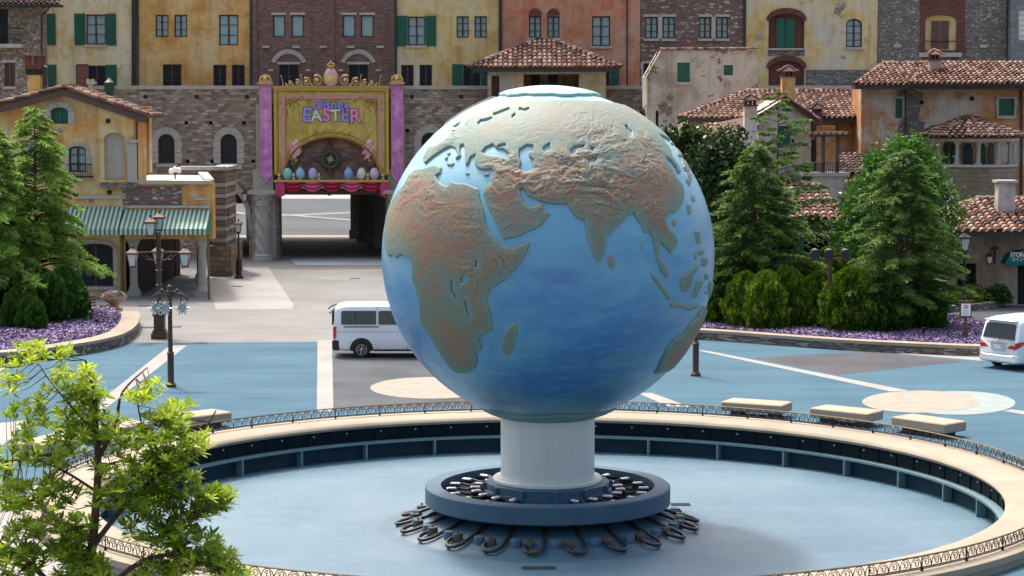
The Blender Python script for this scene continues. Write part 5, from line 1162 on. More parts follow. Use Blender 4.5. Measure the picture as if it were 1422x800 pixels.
# pink hanging banners
for px, lab in ((367.5, 'left of the golden sign'), (551, 'right of the golden sign, beside the globe')):
    t = B('pendant_banner', 'long pink vertical banner with pointed end '+lab, 'banner', px, DS, 5); c = xz(px, 0, DS)[0]; hw = .34; zt2, z2, zp = xz(0, 117, DS)[1], xz(0, 243, DS)[1], xz(0, 255, DS)[1]
    L = [(c-hw, z2), (c, zp), (c+hw, z2), (c+hw, zt2), (c-hw, zt2)]; b = MB(); b.panel(L, DS-.06, DS-.02); b.build('cloth', M['pink'], t)
    b = MB(); e = [L[4], L[0], L[1], L[2], L[3]]; b.tube([(x, DS-.07, z) for x, z in e], .035, 5); b.tube([(c+(x-c)*.5, DS-.075, z if i not in (1, 2, 3) else z+.35) for i, (x, z) in enumerate(e)], .012, 4); b.build('rose_edging', M['rose'], t)
    b = MB(); b.cbox((c, DS-.05, zt2+.06), (.95, .4, .12)); b.cbox((c, DS-.05, zt2+.18), (.75, .34, .1))
    for k in range(9): a = PI*k/8; b.sphere((c+.3*math.cos(a), DS-.05, zt2+.28+.24*math.sin(a)), .09, 6, 5)
    b.sphere((c, DS-.1, zt2+.33), .17, 10, 8); b.sphere((c, DS-.08, zt2-.12), .08, 6, 5); b.build('gilded_top', M['goldlt'], t, smooth=True)
# stone field behind eggs, compass emblem, ledge, swags, eggs
b = MB(); b.panel([arcpt(70/sc_, 56/sc_, k) for k in range(25)], D1-.06, D1-.01); o = b.build('gate_tympanum', bricks('mauve_stone', [(.2,.11,.09),(.3,.19,.15),(.24,.13,.12),(.33,.24,.2)], (.14,.1,.09), .45, .28, .02), None)
tag(o, 'mottled mauve stone half round field behind the row of eggs', 'tympanum')
cp = B('compass_emblem', 'dark carved stone compass star with a round ring above the eggs', 'emblem', 459, D1, 6); c = xz(459, 221, D1); dk = plain('dark_carved_stone', (.06,.06,.055), .7)
b = MB(); b.panel([(c[0]+.58*math.cos(2*PI*k/28), c[1]+.58*math.sin(2*PI*k/28)) for k in range(28)], D1-.3, D1-.07, [[(c[0]+.4*math.cos(2*PI*k/28), c[1]+.4*math.sin(2*PI*k/28)) for k in range(28)]], reveal=.1)
for k in range(4):
    a = PI/2*k; R1 = [1.3, 1.25, 1.3, 1.1][k]; b.panel([(c[0]+R1*math.cos(a), c[1]+R1*math.sin(a)), (c[0]+.54*math.cos(a+.3), c[1]+.54*math.sin(a+.3)), (c[0]+.54*math.cos(a-.3), c[1]+.54*math.sin(a-.3))], D1-.24, D1-.07)
for k in range(16): a = 2*PI*k/16; b.sphere((c[0]+.6*math.cos(a), D1-.18, c[1]+.6*math.sin(a)), .085, 6, 5)
b.build('ring', dk, cp)
b = MB()
for k in range(8): a = PI/4*k+.5; R1 = .36 if k % 2 else .22; b.panel([(c[0]+R1*math.cos(a), c[1]+R1*math.sin(a)), (c[0]+.06*math.cos(a+.8), c[1]+.06*math.sin(a+.8)), (c[0]+.06*math.cos(a-.8), c[1]+.06*math.sin(a-.8))], D1-.23-.005*k, D1-.2)
b.build('compass_rose', M['goldlt'], cp)
lg = B('gate_ledge', 'gilded ledge with crimson and pink swags below the eggs', 'ledge', 459, DS, 4.3); zl2 = xz(0, 250, DS-.3)[1]
b = MB(); b.box((xl+.0, DS-.45, zl2-.12), (xr-.0, D1-.02, zl2)); b.build('ledge', M['goldlt'], lg)
b = MB(); b.box((xl+.4, DS-.02, zl2-.55), (xr-.4, DS+.03, zl2-.125)); b.build('valance', M['palepink'], lg)
xs = [390,407,432.5,459,485,511.5,529]; 
for i in range(5):
    cx = xz([405,432,459.5,487,514][i], 0, DS-.3)[0]; hw = .6; b = MB(); vs = []; n = 12; m = 7
    for j in range(m+1):
        for k in range(n+1):
            u = -1+2*k/n; dz = (.62*math.sqrt(max(0, 1-u*u)))*j/m; vs.append((cx+hw*u, DS-.32-.08*math.sin(j*2.2)-.1*(1-u*u), zl2-.12-dz))
    b.add(vs, [(j*(n+1)+k, j*(n+1)+k+1, (j+1)*(n+1)+k+1, (j+1)*(n+1)+k) for j in range(m) for k in range(n)]); b.build('swag', M['crim'] if i % 2 == 0 else M['rosec'], lg, smooth=True)
for cx in (386.5, 533):
    x = xz(cx, 0, DS-.3)[0]; b = MB(); n = 10; vs = []
    for j in range(2):
        for k in range(n+1): vs.append((x-.28+.56*k/n, DS-.34-.05*(k % 2), zl2-.12-(.95-.25*abs(k/n-.5))*j))
    b.add(vs, [(k, k+1, n+2+k, n+1+k) for k in range(n)]); b.build('side_drape', M['rosec'], lg)
b = MB(); b.box((xa+.02, D1-.3, 4.02), (xb-.02, D1+.6, 4.32)); b.build('dark_beam', M['wood'], lg)
EG = [(399.5,'mint green',(.12,.5,.4)),(417,'sky blue with a gold crown',(.13,.38,.55)),(434.5,'lilac and blue',(.35,.3,.62)),(484,'deep blue with a gold crown',(.1,.25,.55)),(502,'cream',(.55,.55,.42)),(519.5,'pale mauve',(.5,.35,.55))]
for i, (px, cn, cc) in enumerate(EG):
    p = W(px, 248, DS-.2); t = T('easter_egg', 'large %s decorated egg standing on the gate ledge' % cn, 'egg', (p.x, p.y, zl2), 'decorated eggs over the gate')
    s = NT(cn.replace(' ', '_')+'_egg'); q = s.pos(); n = s.noise(q, 5, 4); w_ = s.n('TexWave'); s.put(w_.inputs[0], s.pos(wall=True)); w_.inputs['Scale'].default_value = 2.2; w_.inputs['Distortion'].default_value = 6
    m_ = s.fin(s.mix(s.math('MULTIPLY', w_.outputs['Fac'], .35), cc, (.6,.6,.55)), .35)
    b = MB(); b.lathe(eggprof(.74, .29), (p.x, p.y, zl2+.01), 20); b.build('shell', m_, t, smooth=True)
    b = MB(); b.lathe([(.16,0),(.16,.06),(.1,.09)], (p.x, p.y, zl2+.002), 12)
    if 'crown' in cn:
        for k in range(6): a = 2*PI*k/6; b.sphere((p.x+.08*math.cos(a), p.y+.08*math.sin(a), zl2+.77), .035, 5, 4)
        b.sphere((p.x, p.y, zl2+.84), .045, 6, 5)
    b.build('gold_fitting', M['goldlt'], t)
for px, lab in ((388,'far left'),(408,'between the mint and sky blue eggs'),(443,'beside the lilac egg'),(511,'between the cream and mauve eggs'),(532,'far right')):
    p = W(px, 248, DS-.3); b = MB(); b.lathe([(.1,0),(.12,.1),(.05,.16),(.11,.26),(.06,.36),(.03,.42),(.001,.5)], (p.x, p.y-.1, zl2+.002), 10)
    tag(b.build('gold_figurine', M['goldlt'], None, smooth=True), 'small golden finial on the gate ledge, '+lab, 'finial', 'golden finials on the gate ledge')
ch = B('chandelier', 'black iron ring chandelier hanging in the gate opening', 'chandelier', 457, K*151, 4); c = W(457, 268,K*151)
b = MB(); b.tube([(c.x, c.y, c.z+.6), (c.x, c.y, c.z)], .03, 5); b.tube([(c.x+.75*math.cos(2*PI*k/16), c.y+.75*math.sin(2*PI*k/16), c.z+.05) for k in range(17)], .05, 5, cap=False); b.sphere((c.x, c.y, c.z-.02), .16, 8, 6)
for k in range(10): a = 2*PI*k/10; b.tube([(c.x+.75*math.cos(a), c.y+.75*math.sin(a), c.z-.1), (c.x+.75*math.cos(a), c.y+.75*math.sin(a), c.z+.25)], .05, 5); b.tube([(c.x, c.y, c.z), (c.x+.75*math.cos(a), c.y+.75*math.sin(a), c.z+.04)], .02, 4)
b.build('frame', M['iron'], ch)
# ---- tiled roofs
def tileslope(b, poly, sp=.3, ln=.42, r=.12, slab=.1):
    P = [Vector(p) for p in poly]; e = (P[1]-P[0]).normalized(); nrm = e.cross(P[-1]-P[0]).normalized()
    if nrm.z < 0: nrm = -nrm
    up = nrm.cross(e).normalized()
    if up.z < 0: up = -up
    uv = [((p-P[0]).dot(e), (p-P[0]).dot(up)) for p in P]
    n = len(P); b.add([p-nrm*.02 for p in P]+[p-nrm*(.02+slab) for p in P], [tuple(range(n)), tuple(range(2*n-1, n-1, -1))]+[(i, (i+1) % n, n+(i+1) % n, n+i) for i in range(n)], .18)
    u0 = min(u for u, v in uv); u1 = max(u for u, v in uv); nc = max(1, int((u1-u0)/sp))
    for i in range(nc):
        u = u0+(u1-u0)*(i+.5)/nc; cr_ = []
        for k in range(n):
            (ua, va), (ub, vb) = uv[k], uv[(k+1) % n]
            if (ua > u) != (ub > u): cr_.append(va+(u-ua)/(ub-ua)*(vb-va))
        if len(cr_) < 2: continue
        v0, v1 = min(cr_)-.06, max(cr_); nt = max(1, round((v1-v0)/ln)); L = (v1-v0)/nt
        for j in range(nt):
            va = v0+L*j-.04; vb = va+L*1.06; tt = random.random(); ra = r*random.uniform(.96, 1.08); rb = ra*.82; ju = random.uniform(-.012, .012); vs = []
            for (v_, rr, lift) in ((va, ra, .05), (vb, rb, .0)):
                for k in range(6):
                    a = PI*k/5; vs.append(P[0]+e*(u+ju+rr*math.cos(a))+up*v_+nrm*(lift+rr*.95*math.sin(a)))
            b.add(vs, [(k, k+1, 7+k, 6+k) for k in range(5)]+[(0,1,2,3,4,5)], tt)
def ridge(b, p0, p1, r=.15, ln=.4):
    p0, p1 = Vector(p0), Vector(p1); n = max(1, int((p1-p0).length/ln)); d = (p1-p0)/n; up = Vector((0, 0, 1)); sd_ = d.cross(up).normalized(); up = sd_.cross(d).normalized()
    for i in range(n):
        a0 = p0+d*i-d*.05; a1 = p0+d*(i+1)+d*.08; vs = []
        for (p, rr, l) in ((a0, r, .05), (a1, r*.85, .02)):
            for k in range(6): a = PI*k/5; vs.append(p+sd_*rr*math.cos(a)+up*(rr*math.sin(a)+l-.03))
        b.add(vs, [(k, k+1, 7+k, 6+k) for k in range(5)]+[(0,1,2,3,4,5), (11,10,9,8,7,6)], random.random())
def chimney(root, x0, x1, y0, y1, d, mat, style=0):
    a = xz(x0, y1, d); c = xz(x1, y0, d); w = c[0]-a[0]; cx = (a[0]+c[0])/2; zt = c[1]; ch_ = MB(); ch_.box((a[0], d, a[1]), (c[0], d+w, zt-.45)); p = ch_.build('chimney', M[mat], root)
    b = MB(); b.box((a[0]-.06, d-.06, zt-.45), (c[0]+.06, d+w+.06, zt-.38))
    for q in (-1, 0, 1): b.box((cx+q*w*.33-.05, d, zt-.38), (cx+q*w*.33+.05, d+w, zt-.15))
    b.build('chimney_vent', M['redbrick'], p)
    b = MB(); ca = Vector((cx, d+w/2, zt+.16)); h = w/2+.14; cs = [Vector((cx-h, d+w/2-h, zt-.15)), Vector((cx+h, d+w/2-h, zt-.15)), Vector((cx+h, d+w/2+h, zt-.15)), Vector((cx-h, d+w/2+h, zt-.15))]
    b.add(cs+[ca], [(0,1,4),(1,2,4),(2,3,4),(3,0,4),(0,3,2,1)], .3)
    for k in range(4): ridge(b, cs[k], ca, .06, .25)
    b.build('chimney_cap', M['tile_dark'] if style else M['tile'], p)
# belvedere pavilion on the wall, behind the globe
DP = K*145.5
pv = B('pavilion', 'small plastered tower room with a low hipped tile roof just above the globe', 'pavilion', 758, DP, 0)
M['p_tower'] = plaster('tower_plaster', (.36,.29,.19), (.25,.18,.1), (.42,.37,.28), amount=.2, seed=12)
f = Facade(pv, DP, 2.6, M['p_tower']); zt = xz(0, 97, DP)[1]; a, c = xz(677, 0, DP)[0], xz(842, 0, DP)[0]
f.h.append(rect(727, 103, 804, 124.5, DP)); f.h.append(rect(682.5, 105, 693.5, 137, DP))
f.done([(a, 0), (c, 0), (c, zt), (a, zt)], reveal=2.45)
for q in (): pass
b = MB(); pbox(b, 682, 104, 694, 138, DP+.5, DP+.55); b.build('niche_back', M['wood'], pv)
b = MB(); pbox(b, 717, 98.5, 814, 102.5, DP-.06, DP); b.build('lintel', M['trim'], pv)
b = MB(); pbox(b, 728, 104, 737, 124, DP+2.2, DP+2.4); pbox(b, 775, 104, 781, 124, DP+2.2, DP+2.4); build_each(b, 'inner_wall', M['p_salmon'], pv)
b = MB(); pbox(b, 737.5, 104, 750, 124, DP+2.2, DP+2.3); pbox(b, 761, 104, 774.5, 124, DP+2.2, DP+2.3); build_each(b, 'window', M['glassd'], pv)
b = MB(); pbox(b, 694.5, 103, 710, 140, DP-.05, DP); b.build('stone_quoin', M['coping'], pv)
E = [W(651, 92.5, DP-1.0), W(863, 92.5, DP-1.0), None, None]; zt0 = E[0].z; E[2] = Vector((E[1].x, DP+4.8, zt0)); E[3] = Vector((E[0].x, DP+4.8, zt0)); ap0 = W(745, 55.5, DP+1.9); ap1 = W(770, 55.5, DP+1.9)
b = MB(); tileslope(b, [E[0], E[1], ap1, ap0], .29, .42); tileslope(b, [E[1], E[2], ap1], .29, .42); tileslope(b, [E[3], E[0], ap0], .29, .42); tileslope(b, [E[2], E[3], ap0, ap1], .4, .8)
for p, q in ((E[0], ap0), (E[1], ap1), (ap0, ap1)): ridge(b, p, q)
b.build('roof', M['tile'], pv)
b = MB(); b.box((E[0].x+.2, DP-.95, zt0-.3), (E[1].x-.2, DP+4.6, zt0-.1)); b.build('eaves', M['gutter'], pv)
# ---- left rubble house with balcony
DL = K*143.0
t = B('house', 'rough brown rubble stone house with an iron balcony at the top left corner', 'house', 10, DL); f = Facade(t, DL, 1.5, M['rubble'])
f.win(-14,12,11.5,62,2,3,'glassd').win(6,87,21,120,2,1,'wood','wood',sill='trim',lintel='trim'); a, c = xz(-90, 0, DL)[0], xz(56.5, 0, DL)[0]; f.done([(a, 0), (c, 0), (c, xz(0, 4, DL)[1]), (a, xz(0, 4, DL)[1])])
b = MB(); pbox(b, -20, 61, 30, 66, DL-.9, DL); b.build('balcony_slab', M['trim'], t)
b = MB(); zt = xz(0, 40, DL)[1]; z0 = xz(0, 61, DL)[1]; xr_ = xz(27, 0, DL-.8)[0]; b.tube([(xz(-20,0,DL)[0], DL-.8, zt), (xr_, DL-.8, zt), (xr_, DL, zt)], .03, 4)
for k in range(16): x = xr_-k*.14; b.tube([(x, DL-.8, z0), (x, DL-.8, zt)], .014, 4)
b.build('balcony_railing', M['iron'], t)
b = MB(); ev = [W(-60, 5, DL-1.2), W(82, 5, DL-1.2), W(82, -30, DL+5), W(-60, -30, DL+5)]; tileslope(b, ev, .3, .42); b.build('roof', M['tile_dark'], t)
b = MB(); pbox(b, -60, 5.5, 81, 9, DL-1.2, DL+.2); b.tube([W(70,8,DL-1), W(66,14,DL-.6), W(58,22,DL-.15), W(57,130,DL-.15)], .06, 6); b.build('gutter', M['gutter'], t)
# loose roof vents between: chimney (orange based) standing left
t = B('chimney_stack', 'square chimney with a terracotta tiled hood above ochre plaster, at the left', 'chimney', 46, K*131)
a = xz(37.5, 180,K*131); c = xz(57.5, 77,K*131); w = c[0]-a[0]; b = MB(); b.box((a[0]+.08, K*131, a[1]), (c[0]-.08, K*131+w, xz(0, 104,K*131)[1])); b.build('shaft', M['p_house'], t)
b = MB(); b.box((a[0], K*130.95, xz(0,104,K*131)[1]), (c[0], K*131+w, xz(0,96,K*131)[1])); b.build('throat', M['dark'], t)
b = MB(); b.box((a[0]-.03, K*130.9, xz(0,96,K*131)[1]), (c[0]+.03, K*131+w, xz(0,78,K*131)[1])); b.build('hood', M['redbrick'], t)
b = MB(); b.box((a[0]-.1, K*130.8, xz(0,78,K*131)[1]), (c[0]+.1, K*131+w, xz(0,76.5,K*131)[1])); b.tube([W(46,78,K*130.85), W(46,90,K*130.8)], [.05,.11], 6); b.build('hood_tiles', M['tile'], t)
t = B('chimney_stack', 'red brick chimney standing in front of the lower shutters of the pale yellow house', 'chimney', 115, K*130)
b = MB(); pbox(b, 108, 89, 120.5, 135, K*130, K*130.5); b.build('shaft', M['redbrick'], t); b = MB(); pbox(b, 105, 86.5, 124, 89, K*129.9, K*130.6); b.build('cap', M['trim'], t)
t = B('chimney_stack', 'small white arched chimney pot beside the red brick chimney', 'chimney', 126, K*129)
b = MB(); pbox(b, 122.5, 117, 129, 135, K*129, K*129.3); b.build('shaft', M['stonepale'], t); b = MB(); pbox(b, 120, 113, 132, 117, K*128.9, K*129.4); b.lathe([(.1,0),(.1,.12)], W(123,113,K*129.1), 8); b.lathe([(.1,0),(.1,.12)], W(129,113,K*129.1), 8); b.build('cap', M['coping'], t)
t = B('chimney_stack', 'dark round iron ventilator on the left gabled roof', 'ventilator', 152, K*129); c = W(152, 126,K*129.3)
b = MB(); b.lathe([(.2,-.6),(.2,-.05),(.28,.0),(.28,.45),(.2,.5),(.01,.72)], c, 12); b.build('hood', M['darkgreen'], t, smooth=True); b = MB(); b.lathe([(.3,-1.2),(.3,-.45),(.22,-.4)], c, 10); b.build('base', M['redbrick'], t)
t = B('chimney_stack', 'thin dark flue pipe in front of the leftmost green shutter', 'flue', 62, K*131); b = MB(); b.tube([W(62,150,K*131), W(62,94,K*131)], .13, 8); b.lathe([(.2,0),(.01,.12)], W(62,93,K*131), 8); b.build('pipe', M['gutter'], t)
# ---- left gabled golden house
DH = K*119.3
h = B('house', 'golden orange gabled house with a green striped awning at the left', 'house', 80, DH)
f = Facade(h, DH, 3.4, M['p_house'])
f.win(71,149,95,172,2,1,'green','green',arch=6,surround=(.3,'coping')).win(96,203,120,239,2,3,'glass',arch=5,surround=(.16,'coping'))
f.win(108,338,158,398,2,2,'glassd',arch=7,surround=(.2,'trim'),sill='trim').win(40,203,64,239,2,3,'glassd',arch=5,surround=(.16,'coping'))
o_ = [xz(-80,424,DH), xz(168,424,DH), xz(168,292,DH), xz(187,292,DH), xz(187,152,DH), xz(90,126,DH), xz(-80,166,DH)]; o_[0] = (o_[0][0], 0); o_[1] = (o_[1][0], 0); f.done(o_)
b = MB(); b.panel([xz(139,253,DH), xz(188,253,DH), xz(188,155,DH), xz(139,140,DH)], DH-.35, DH, [archl(147,184,176,250,DH,10)], reveal=.2); b.build('bay', M['p_house'], h)
b = MB(); b.panel(archl(146,183,177,251,DH,10), DH-.15, DH-.05); b.build('blind_panel', plain('grey_render', (.36,.34,.29), .9, var=.3), h)
b = MB(); pbox(b, 177, 198, 189, 253, DH-.42, DH-.02); pbox(b, 175, 194, 190, 198, DH-.5, DH-.02); b.build('corner_pilaster', M['coping'], h)
b = MB(); pbox(b, 139, 253, 190, 261, DH-.3, DH); pbox(b, 168, 257, 176, 262, DH-.25, DH); b.build('bay_corbel', M['rubble_grey'], h)
b = MB()
for (px, py) in ((150,168),(152,267)): p = W(px, py, DH-.4 if py < 200 else DH-.02); b.panel([(p.x+.12*math.cos(2*PI*k/12), p.z+.12*math.sin(2*PI*k/12)) for k in range(12)], p.y-.05, p.y+.04)
build_each(b, 'round_vent', M['dark'], h)
b = MB(); pbox(b, 104, 271.5, 170, 276, DH-.1, DH); b.build('string_course', M['trim'], h)
b = MB(); p0 = xz(94, 239, DH); x0, x1, z0, z1 = xz(92,0,DH)[0], xz(126,0,DH)[0], xz(0,244,DH)[1], xz(0,228,DH)[1]; b.box((x0, DH-.5, z0-.08), (x1, DH, z0)); b.tube([(x0, DH-.48, z1), (x1, DH-.48, z1)], .03, 4)
for k in range(12): x = x0+(x1-x0)*k/11; b.tube([(x, DH-.48, z0), (x, DH-.48, z1)], .015, 4)
b.build('window_balcony', M['iron'], h)
# roof: gable with ridge running back
apx = W(89, 122, DH-.5); el = W(-80, 164, DH-.5); er = W(204, 160.5, DH-.5); bk = Vector((0, 4.2, 0))
b = MB(); tileslope(b, [er, er+bk, apx+bk, apx], .3, .42); tileslope(b, [el+bk, el, apx, apx+bk], .3, .42); ridge(b, apx, apx+bk, .17); b.tint = .6
for p, q in ((el, apx), (er, apx)): ridge(b, Vector(p)+Vector((0, .1, .03)), Vector(q)+Vector((0, .1, .03)), .17, .4)
b.build('roof', M['tile'], h)
b = MB(); 
for p, q in ((el, apx), (er, apx)): p = Vector(p); q = Vector(q); b.add([p+Vector((0,.02,-.12)), q+Vector((0,.02,-.12)), q+Vector((0,.02,-.4)), p+Vector((0,.02,-.4)), p+Vector((0,.4,-.12)), q+Vector((0,.4,-.12)), q+Vector((0,.4,-.4)), p+Vector((0,.4,-.4))], [(0,1,2,3),(4,5,6,7),(3,2,6,7),(0,1,5,4)])
b.build('bargeboard', M['wood'], h)
b = MB(); b.tube([W(205,163,DH-.4), W(192,165,DH-.3), W(190,172,DH-.2), W(190.5,250,DH-.2)], .07, 6); b.build('downpipe', M['redbrick'], h)
b = MB(); pbox(b, 193, 147, 207, 240, DH+3.5, DH+4.2); b.build('rear_wing', M['p_house'], h)
# portico with terrace
pc = B('portico', 'shop portico with parapet terrace and stone columns under the striped awning', 'portico', 235, DH)
f = Facade(pc, DH-.02, 1.0, M['p_house']); a, c = xz(168.3,0,DH)[0], xz(292,0,DH)[0]; zt = xz(0,254,DH)[1]; zo = xz(0,332,DH)[1]
b = MB(); b.box((a, DH-.02, zo), (c, DH+.9, zt)); b.build('parapet_wall', M['p_house'], pc)
b = MB(); pbox(b, 170.5, 259, 252, 284.5, DH-.06, DH-.022); b.build('bare_stone', M['rubble_mix'], pc)
b = MB(); pbox(b, 187, 251, 292.3, 256, DH-.2, DH+.5); x1_ = xz(292.3,0,DH)[0]; b.prism([(x1_-.45, DH+.5), (x1_, DH+.5), (-17.0, DH+12.8), (-17.5, DH+12.8)], zt-.02, zt+.16)
zb2 = zt+.16; b.box((xz(190,0,DH)[0], DH+12.4, zb2+.1), (xz(309,0,K*134)[0], DH+13.2, zb2+.3)); b.build('coping', M['coping'], pc)
b = MB(); b.prism([(a, DH+.9), (x1_-.1, DH+.9), (-17.1, DH+12.8), (a-1, DH+12.8)], zo+.2, zt-.021); b.build('terrace', M['trim'], pc)
b = MB(); b.box((a, DH+.92, 0), (a+.5, DH+14, zo+.19)); b.box((a+.5, DH+12, 0), (-19.2, DH+12.4, zo+.19)); b.build('inner_wall', M['dark'], pc)
b = MB(); pbox(b, 176, 285.5, 292, 289, DH-.12, DH-.022); pbox(b, 268, 274, 285, 278, DH-.1, DH-.02); b.build('cornice', M['trim'], pc)
def column(px, d, z1, r=.21, sq=False):
    c = at(px, d, 0); b = MB(); b.cbox((c[0], c[1], .12), (.64, .64, .24)); b.lathe([(.3,.24),(.29,.34),(r+.04,.4),(r,.5),(r*.92,z1-.5),(r,z1-.45),(r+.12,z1-.12),(.34,z1-.1)], c, 18); b.cbox((c[0], c[1], z1-.05), (.72, .72, .1)); b.build('column', M['stonepale'], pc, smooth=True)
for px, d in ((186, DH+.45), (281, DH+.45), (197, DH+5), (280, DH+5), (279, DH+9)): column(px, d, zo+.0 if d < DH+1 else zo+.19)
b = MB(); b.tube([W(167.5,325,DH-1.3), (W(167.5,325,DH-1.3).x, DH-1.3, 0)], .06, 6); c = W(289,325,DH-1.5); b.tube([c, (c.x, c.y, 0)], .06, 6); c = W(173, 325, DH-1.5); b.tube([c, (c.x, c.y, 0)], .05, 6); build_each(b, 'awning_post', plain('olive_post', (.12,.1,.03), .6), pc)
# striped awnings
s = NT('green_white_stripe'); g = s.n('SeparateXYZ'); s.put(g.inputs[0], s.pos()); fr = s.math('FRACT', s.math('MULTIPLY', g.outputs[0], 4.4)); st = s.ramp(fr, [(.47, 0), (.53, 1)]); n = s.noise(s.pos(), 1.5, 4)
c = s.mix(st, (.03,.2,.13), (.55,.58,.52)); c = s.mix(s.math('MULTIPLY', n, .2), c, (.2,.25,.2)); M['awn'] = s.fin(c, .8)
tr = s.n('BsdfTranslucent'); s.put(tr.inputs[0], c); mx = s.n('MixShader'); mx.inputs[0].default_value = .2; s.t.links.new(s.b.outputs[0], mx.inputs[1]); s.t.links.new(tr.outputs[0], mx.inputs[2]); s.t.links.new(mx.outputs[0], s.out.inputs[0])
for x0, x1, y0, lab in ((96, 171, 287, 'left, partly behind the conifer'), (172.6, 292.5, 291, 'right, over the portico')):
    t = B('awning', 'green and white striped awning, '+lab, 'awning', (x0+x1)/2, DH, 3); A0, A1 = W(x0, y0, DH-.05), W(x1, y0, DH-.05); C0, C1 = W(x0, 318, DH-1.6), W(x1, 318, DH-1.6); C0.x = A0.x; C1.x = A1.x
    b = MB(); dn = Vector((0, 0, -.03)); b.add([A0, A1, C1, C0], [(0,1,2,3)]); b.build('canopy', M['awn'], t)
    b = MB(); n = int((x1-x0)/2.2); V0 = []; 
    for k in range(n+1):
        q = C0.lerp(C1, k/n); V0 += [q, q+Vector((0, -.01, -.27-.05*(k % 2)))]
    b.add(V0, [(2*k, 2*k+2, 2*k+3, 2*k+1) for k in range(n)]); b.build('valance', M['awn'], t)
    b = MB(); b.add([A0, C0, C0+Vector((0,.0,-.25)), Vector((A0.x, A0.y, C0.z-.25))], [(0,1,2,3)]); b.add([A1, C1, C1+Vector((0,.0,-.25)), Vector((A1.x, A1.y, C1.z-.25))], [(0,1,2,3)]); build_each(b, 'side_panel', M['awn'], t)
# striped buttress pier
t = B('stone_pier', 'tall pier of alternating rust brick and pale stone bands between portico and gate', 'pier', 303, K*134)
a, c = xz(290, 0,K*134)[0], xz(309.5, 0,K*134)[0]; zt = xz(0, 237,K*134)[1]; b = MB(); y0 = K*134; b.box((a, y0, 0), (c, y0+4.5, zt)); b.prism([(a-.1,y0-.4),(c+.35,y0-.4),(c+.35,y0+4.5),(a-.1,y0+4.5)], 0, 1.7); b.build('brickwork', M['stripe'], t)
b = MB()
for k in range(6): z = 1.9+k*.62; b.box((a-.03, y0-.03, z), (c+.03, y0+4.52, z+.2))
b.box((a-.1, y0-.1, zt+.002), (c+.1, y0+4.6, zt+.2)); build_each(b, 'stone_band', M['stonepale'], t)
for i, (px, py, s_) in enumerate(((238,232,.3),(246,231,.25),(251,234,.14))):
    pass
t = B('rooftop_floodlight', 'small cluster of pale spotlights on the portico terrace', 'spotlight', 243, DH+4, 4.5); c = W(243, 236, DH+6); b = MB()
for ox, oz in ((-.2,.02),(.0,.1),(.2,.06)): b.tube([(c.x+ox, c.y, c.z+oz), (c.x+ox+.05, c.y-.3, c.z+oz-.1)], [.09,.14], 10)
build_each(b, 'lamp_head', M['white'], t); b = MB(); b.tube([(c.x, c.y, c.z-.9), (c.x, c.y, c.z)], .04, 5); b.sphere((c.x+.1, c.y-.2, c.z-.7), .12, 6, 5); b.build('bracket', M['iron'], t)
# ---- right side group
t = B('house', 'tall rough beige plaster house with two small green shuttered openings', 'house', 975, K*139); f = Facade(t, K*139, 4, M['p_beige'])
f.win(940.5,87,958,114,kind='shutter',sill='trim').win(1005,90.5,1018,104.5,kind='shutter').win(910.5,154,914.5,180,1,2,'green','dark')
o_ = [xz(898,300,K*139), xz(1052,300,K*139), xz(1052,70,K*139), xz(918,70,K*139), xz(898,106,K*139)]; o_[0] = (o_[0][0], 0); o_[1] = (o_[1][0], 0); f.done(o_)
b = MB(); ridge(b, W(917,69,K*138.9), W(1052,68,K*138.9), .12, .3); ridge(b, W(897,106,K*138.9), W(917,69,K*138.9), .1, .3); b.build('roof_edge', M['tile'], t)
b = MB(); pbox(b, 895, 146, 903, 149, K*138.6, K*139); pbox(b, 898.5, 110, 900, 146, K*138.8, K*138.95); b.build('corner_fitting', M['trim'], t)
t = B('small_roof', 'little dark tiled lean-to roof beside the beige house', 'lean-to', 890, K*141); b = MB(); tileslope(b, [W(880,157,K*140), W(899,157,K*140), W(899,150,K*142), W(886,150,K*142)]); b.build('tiles', M['tile_dark'], t); b = MB(); a = xz(884,0,K*141.5); b.box((a[0], K*141, 0), (xz(899,0,K*141)[0], K*142, xz(0,157,K*141)[1])); b.build('wall', M['wood'], t)
# hipped house behind
t = B('house', 'ochre house with a wide hipped tile roof behind the gabled house', 'house', 1130, K*129); f = Facade(t, K*129, 6, M['p_orange'])
f.win(1185.5,176,1203.5,203,kind='shutter',sill='trim').win(1146,176,1156.5,184,kind='shutter'); o_ = rect(1030, 166, 1212, 300, K*129); o_[0] = (o_[0][0], 0); o_[1] = (o_[1][0], 0); f.done(o_)
b = MB(); f2 = Facade(t, K*129.3, 5, M['p_orange']); o2 = rect(952, 166, 1031, 300, K*129.3); o2[0] = (o2[0][0], 0); o2[1] = (o2[1][0], 0); f2.done(o2)
e0, e1, r0, r1 = W(942,163,K*127.8), W(1219,165,K*127.8), W(1036,126,K*133.5), W(1184,126,K*133.5); e1.z = e0.z
b = MB(); tileslope(b, [e0, e1, r1, r0], .27, .4, .11); ridge(b, r0, r1, .14); ridge(b, e1, r1, .13); ridge(b, e0, r0, .13); b.build('roof', M['tile'], t)
b = MB(); b.box((e0.x+.1, K*127.9, e0.z-.28), (e1.x-.1, K*129.4, e0.z-.06)); b.build('eaves', M['gutter'], t)
b = MB(); tileslope(b, [W(1148,241,K*122.5), W(1210,241,K*122.5), W(1206,213,K*126), W(1152,213,K*126)], .27, .4, .11); b.build('lower_roof', M['tile_dark'], t)
b = MB(); pbox(b, 1150, 243, 1208, 330, K*123.3, K*127); b.build('lower_wall', M['p_orange'], t)
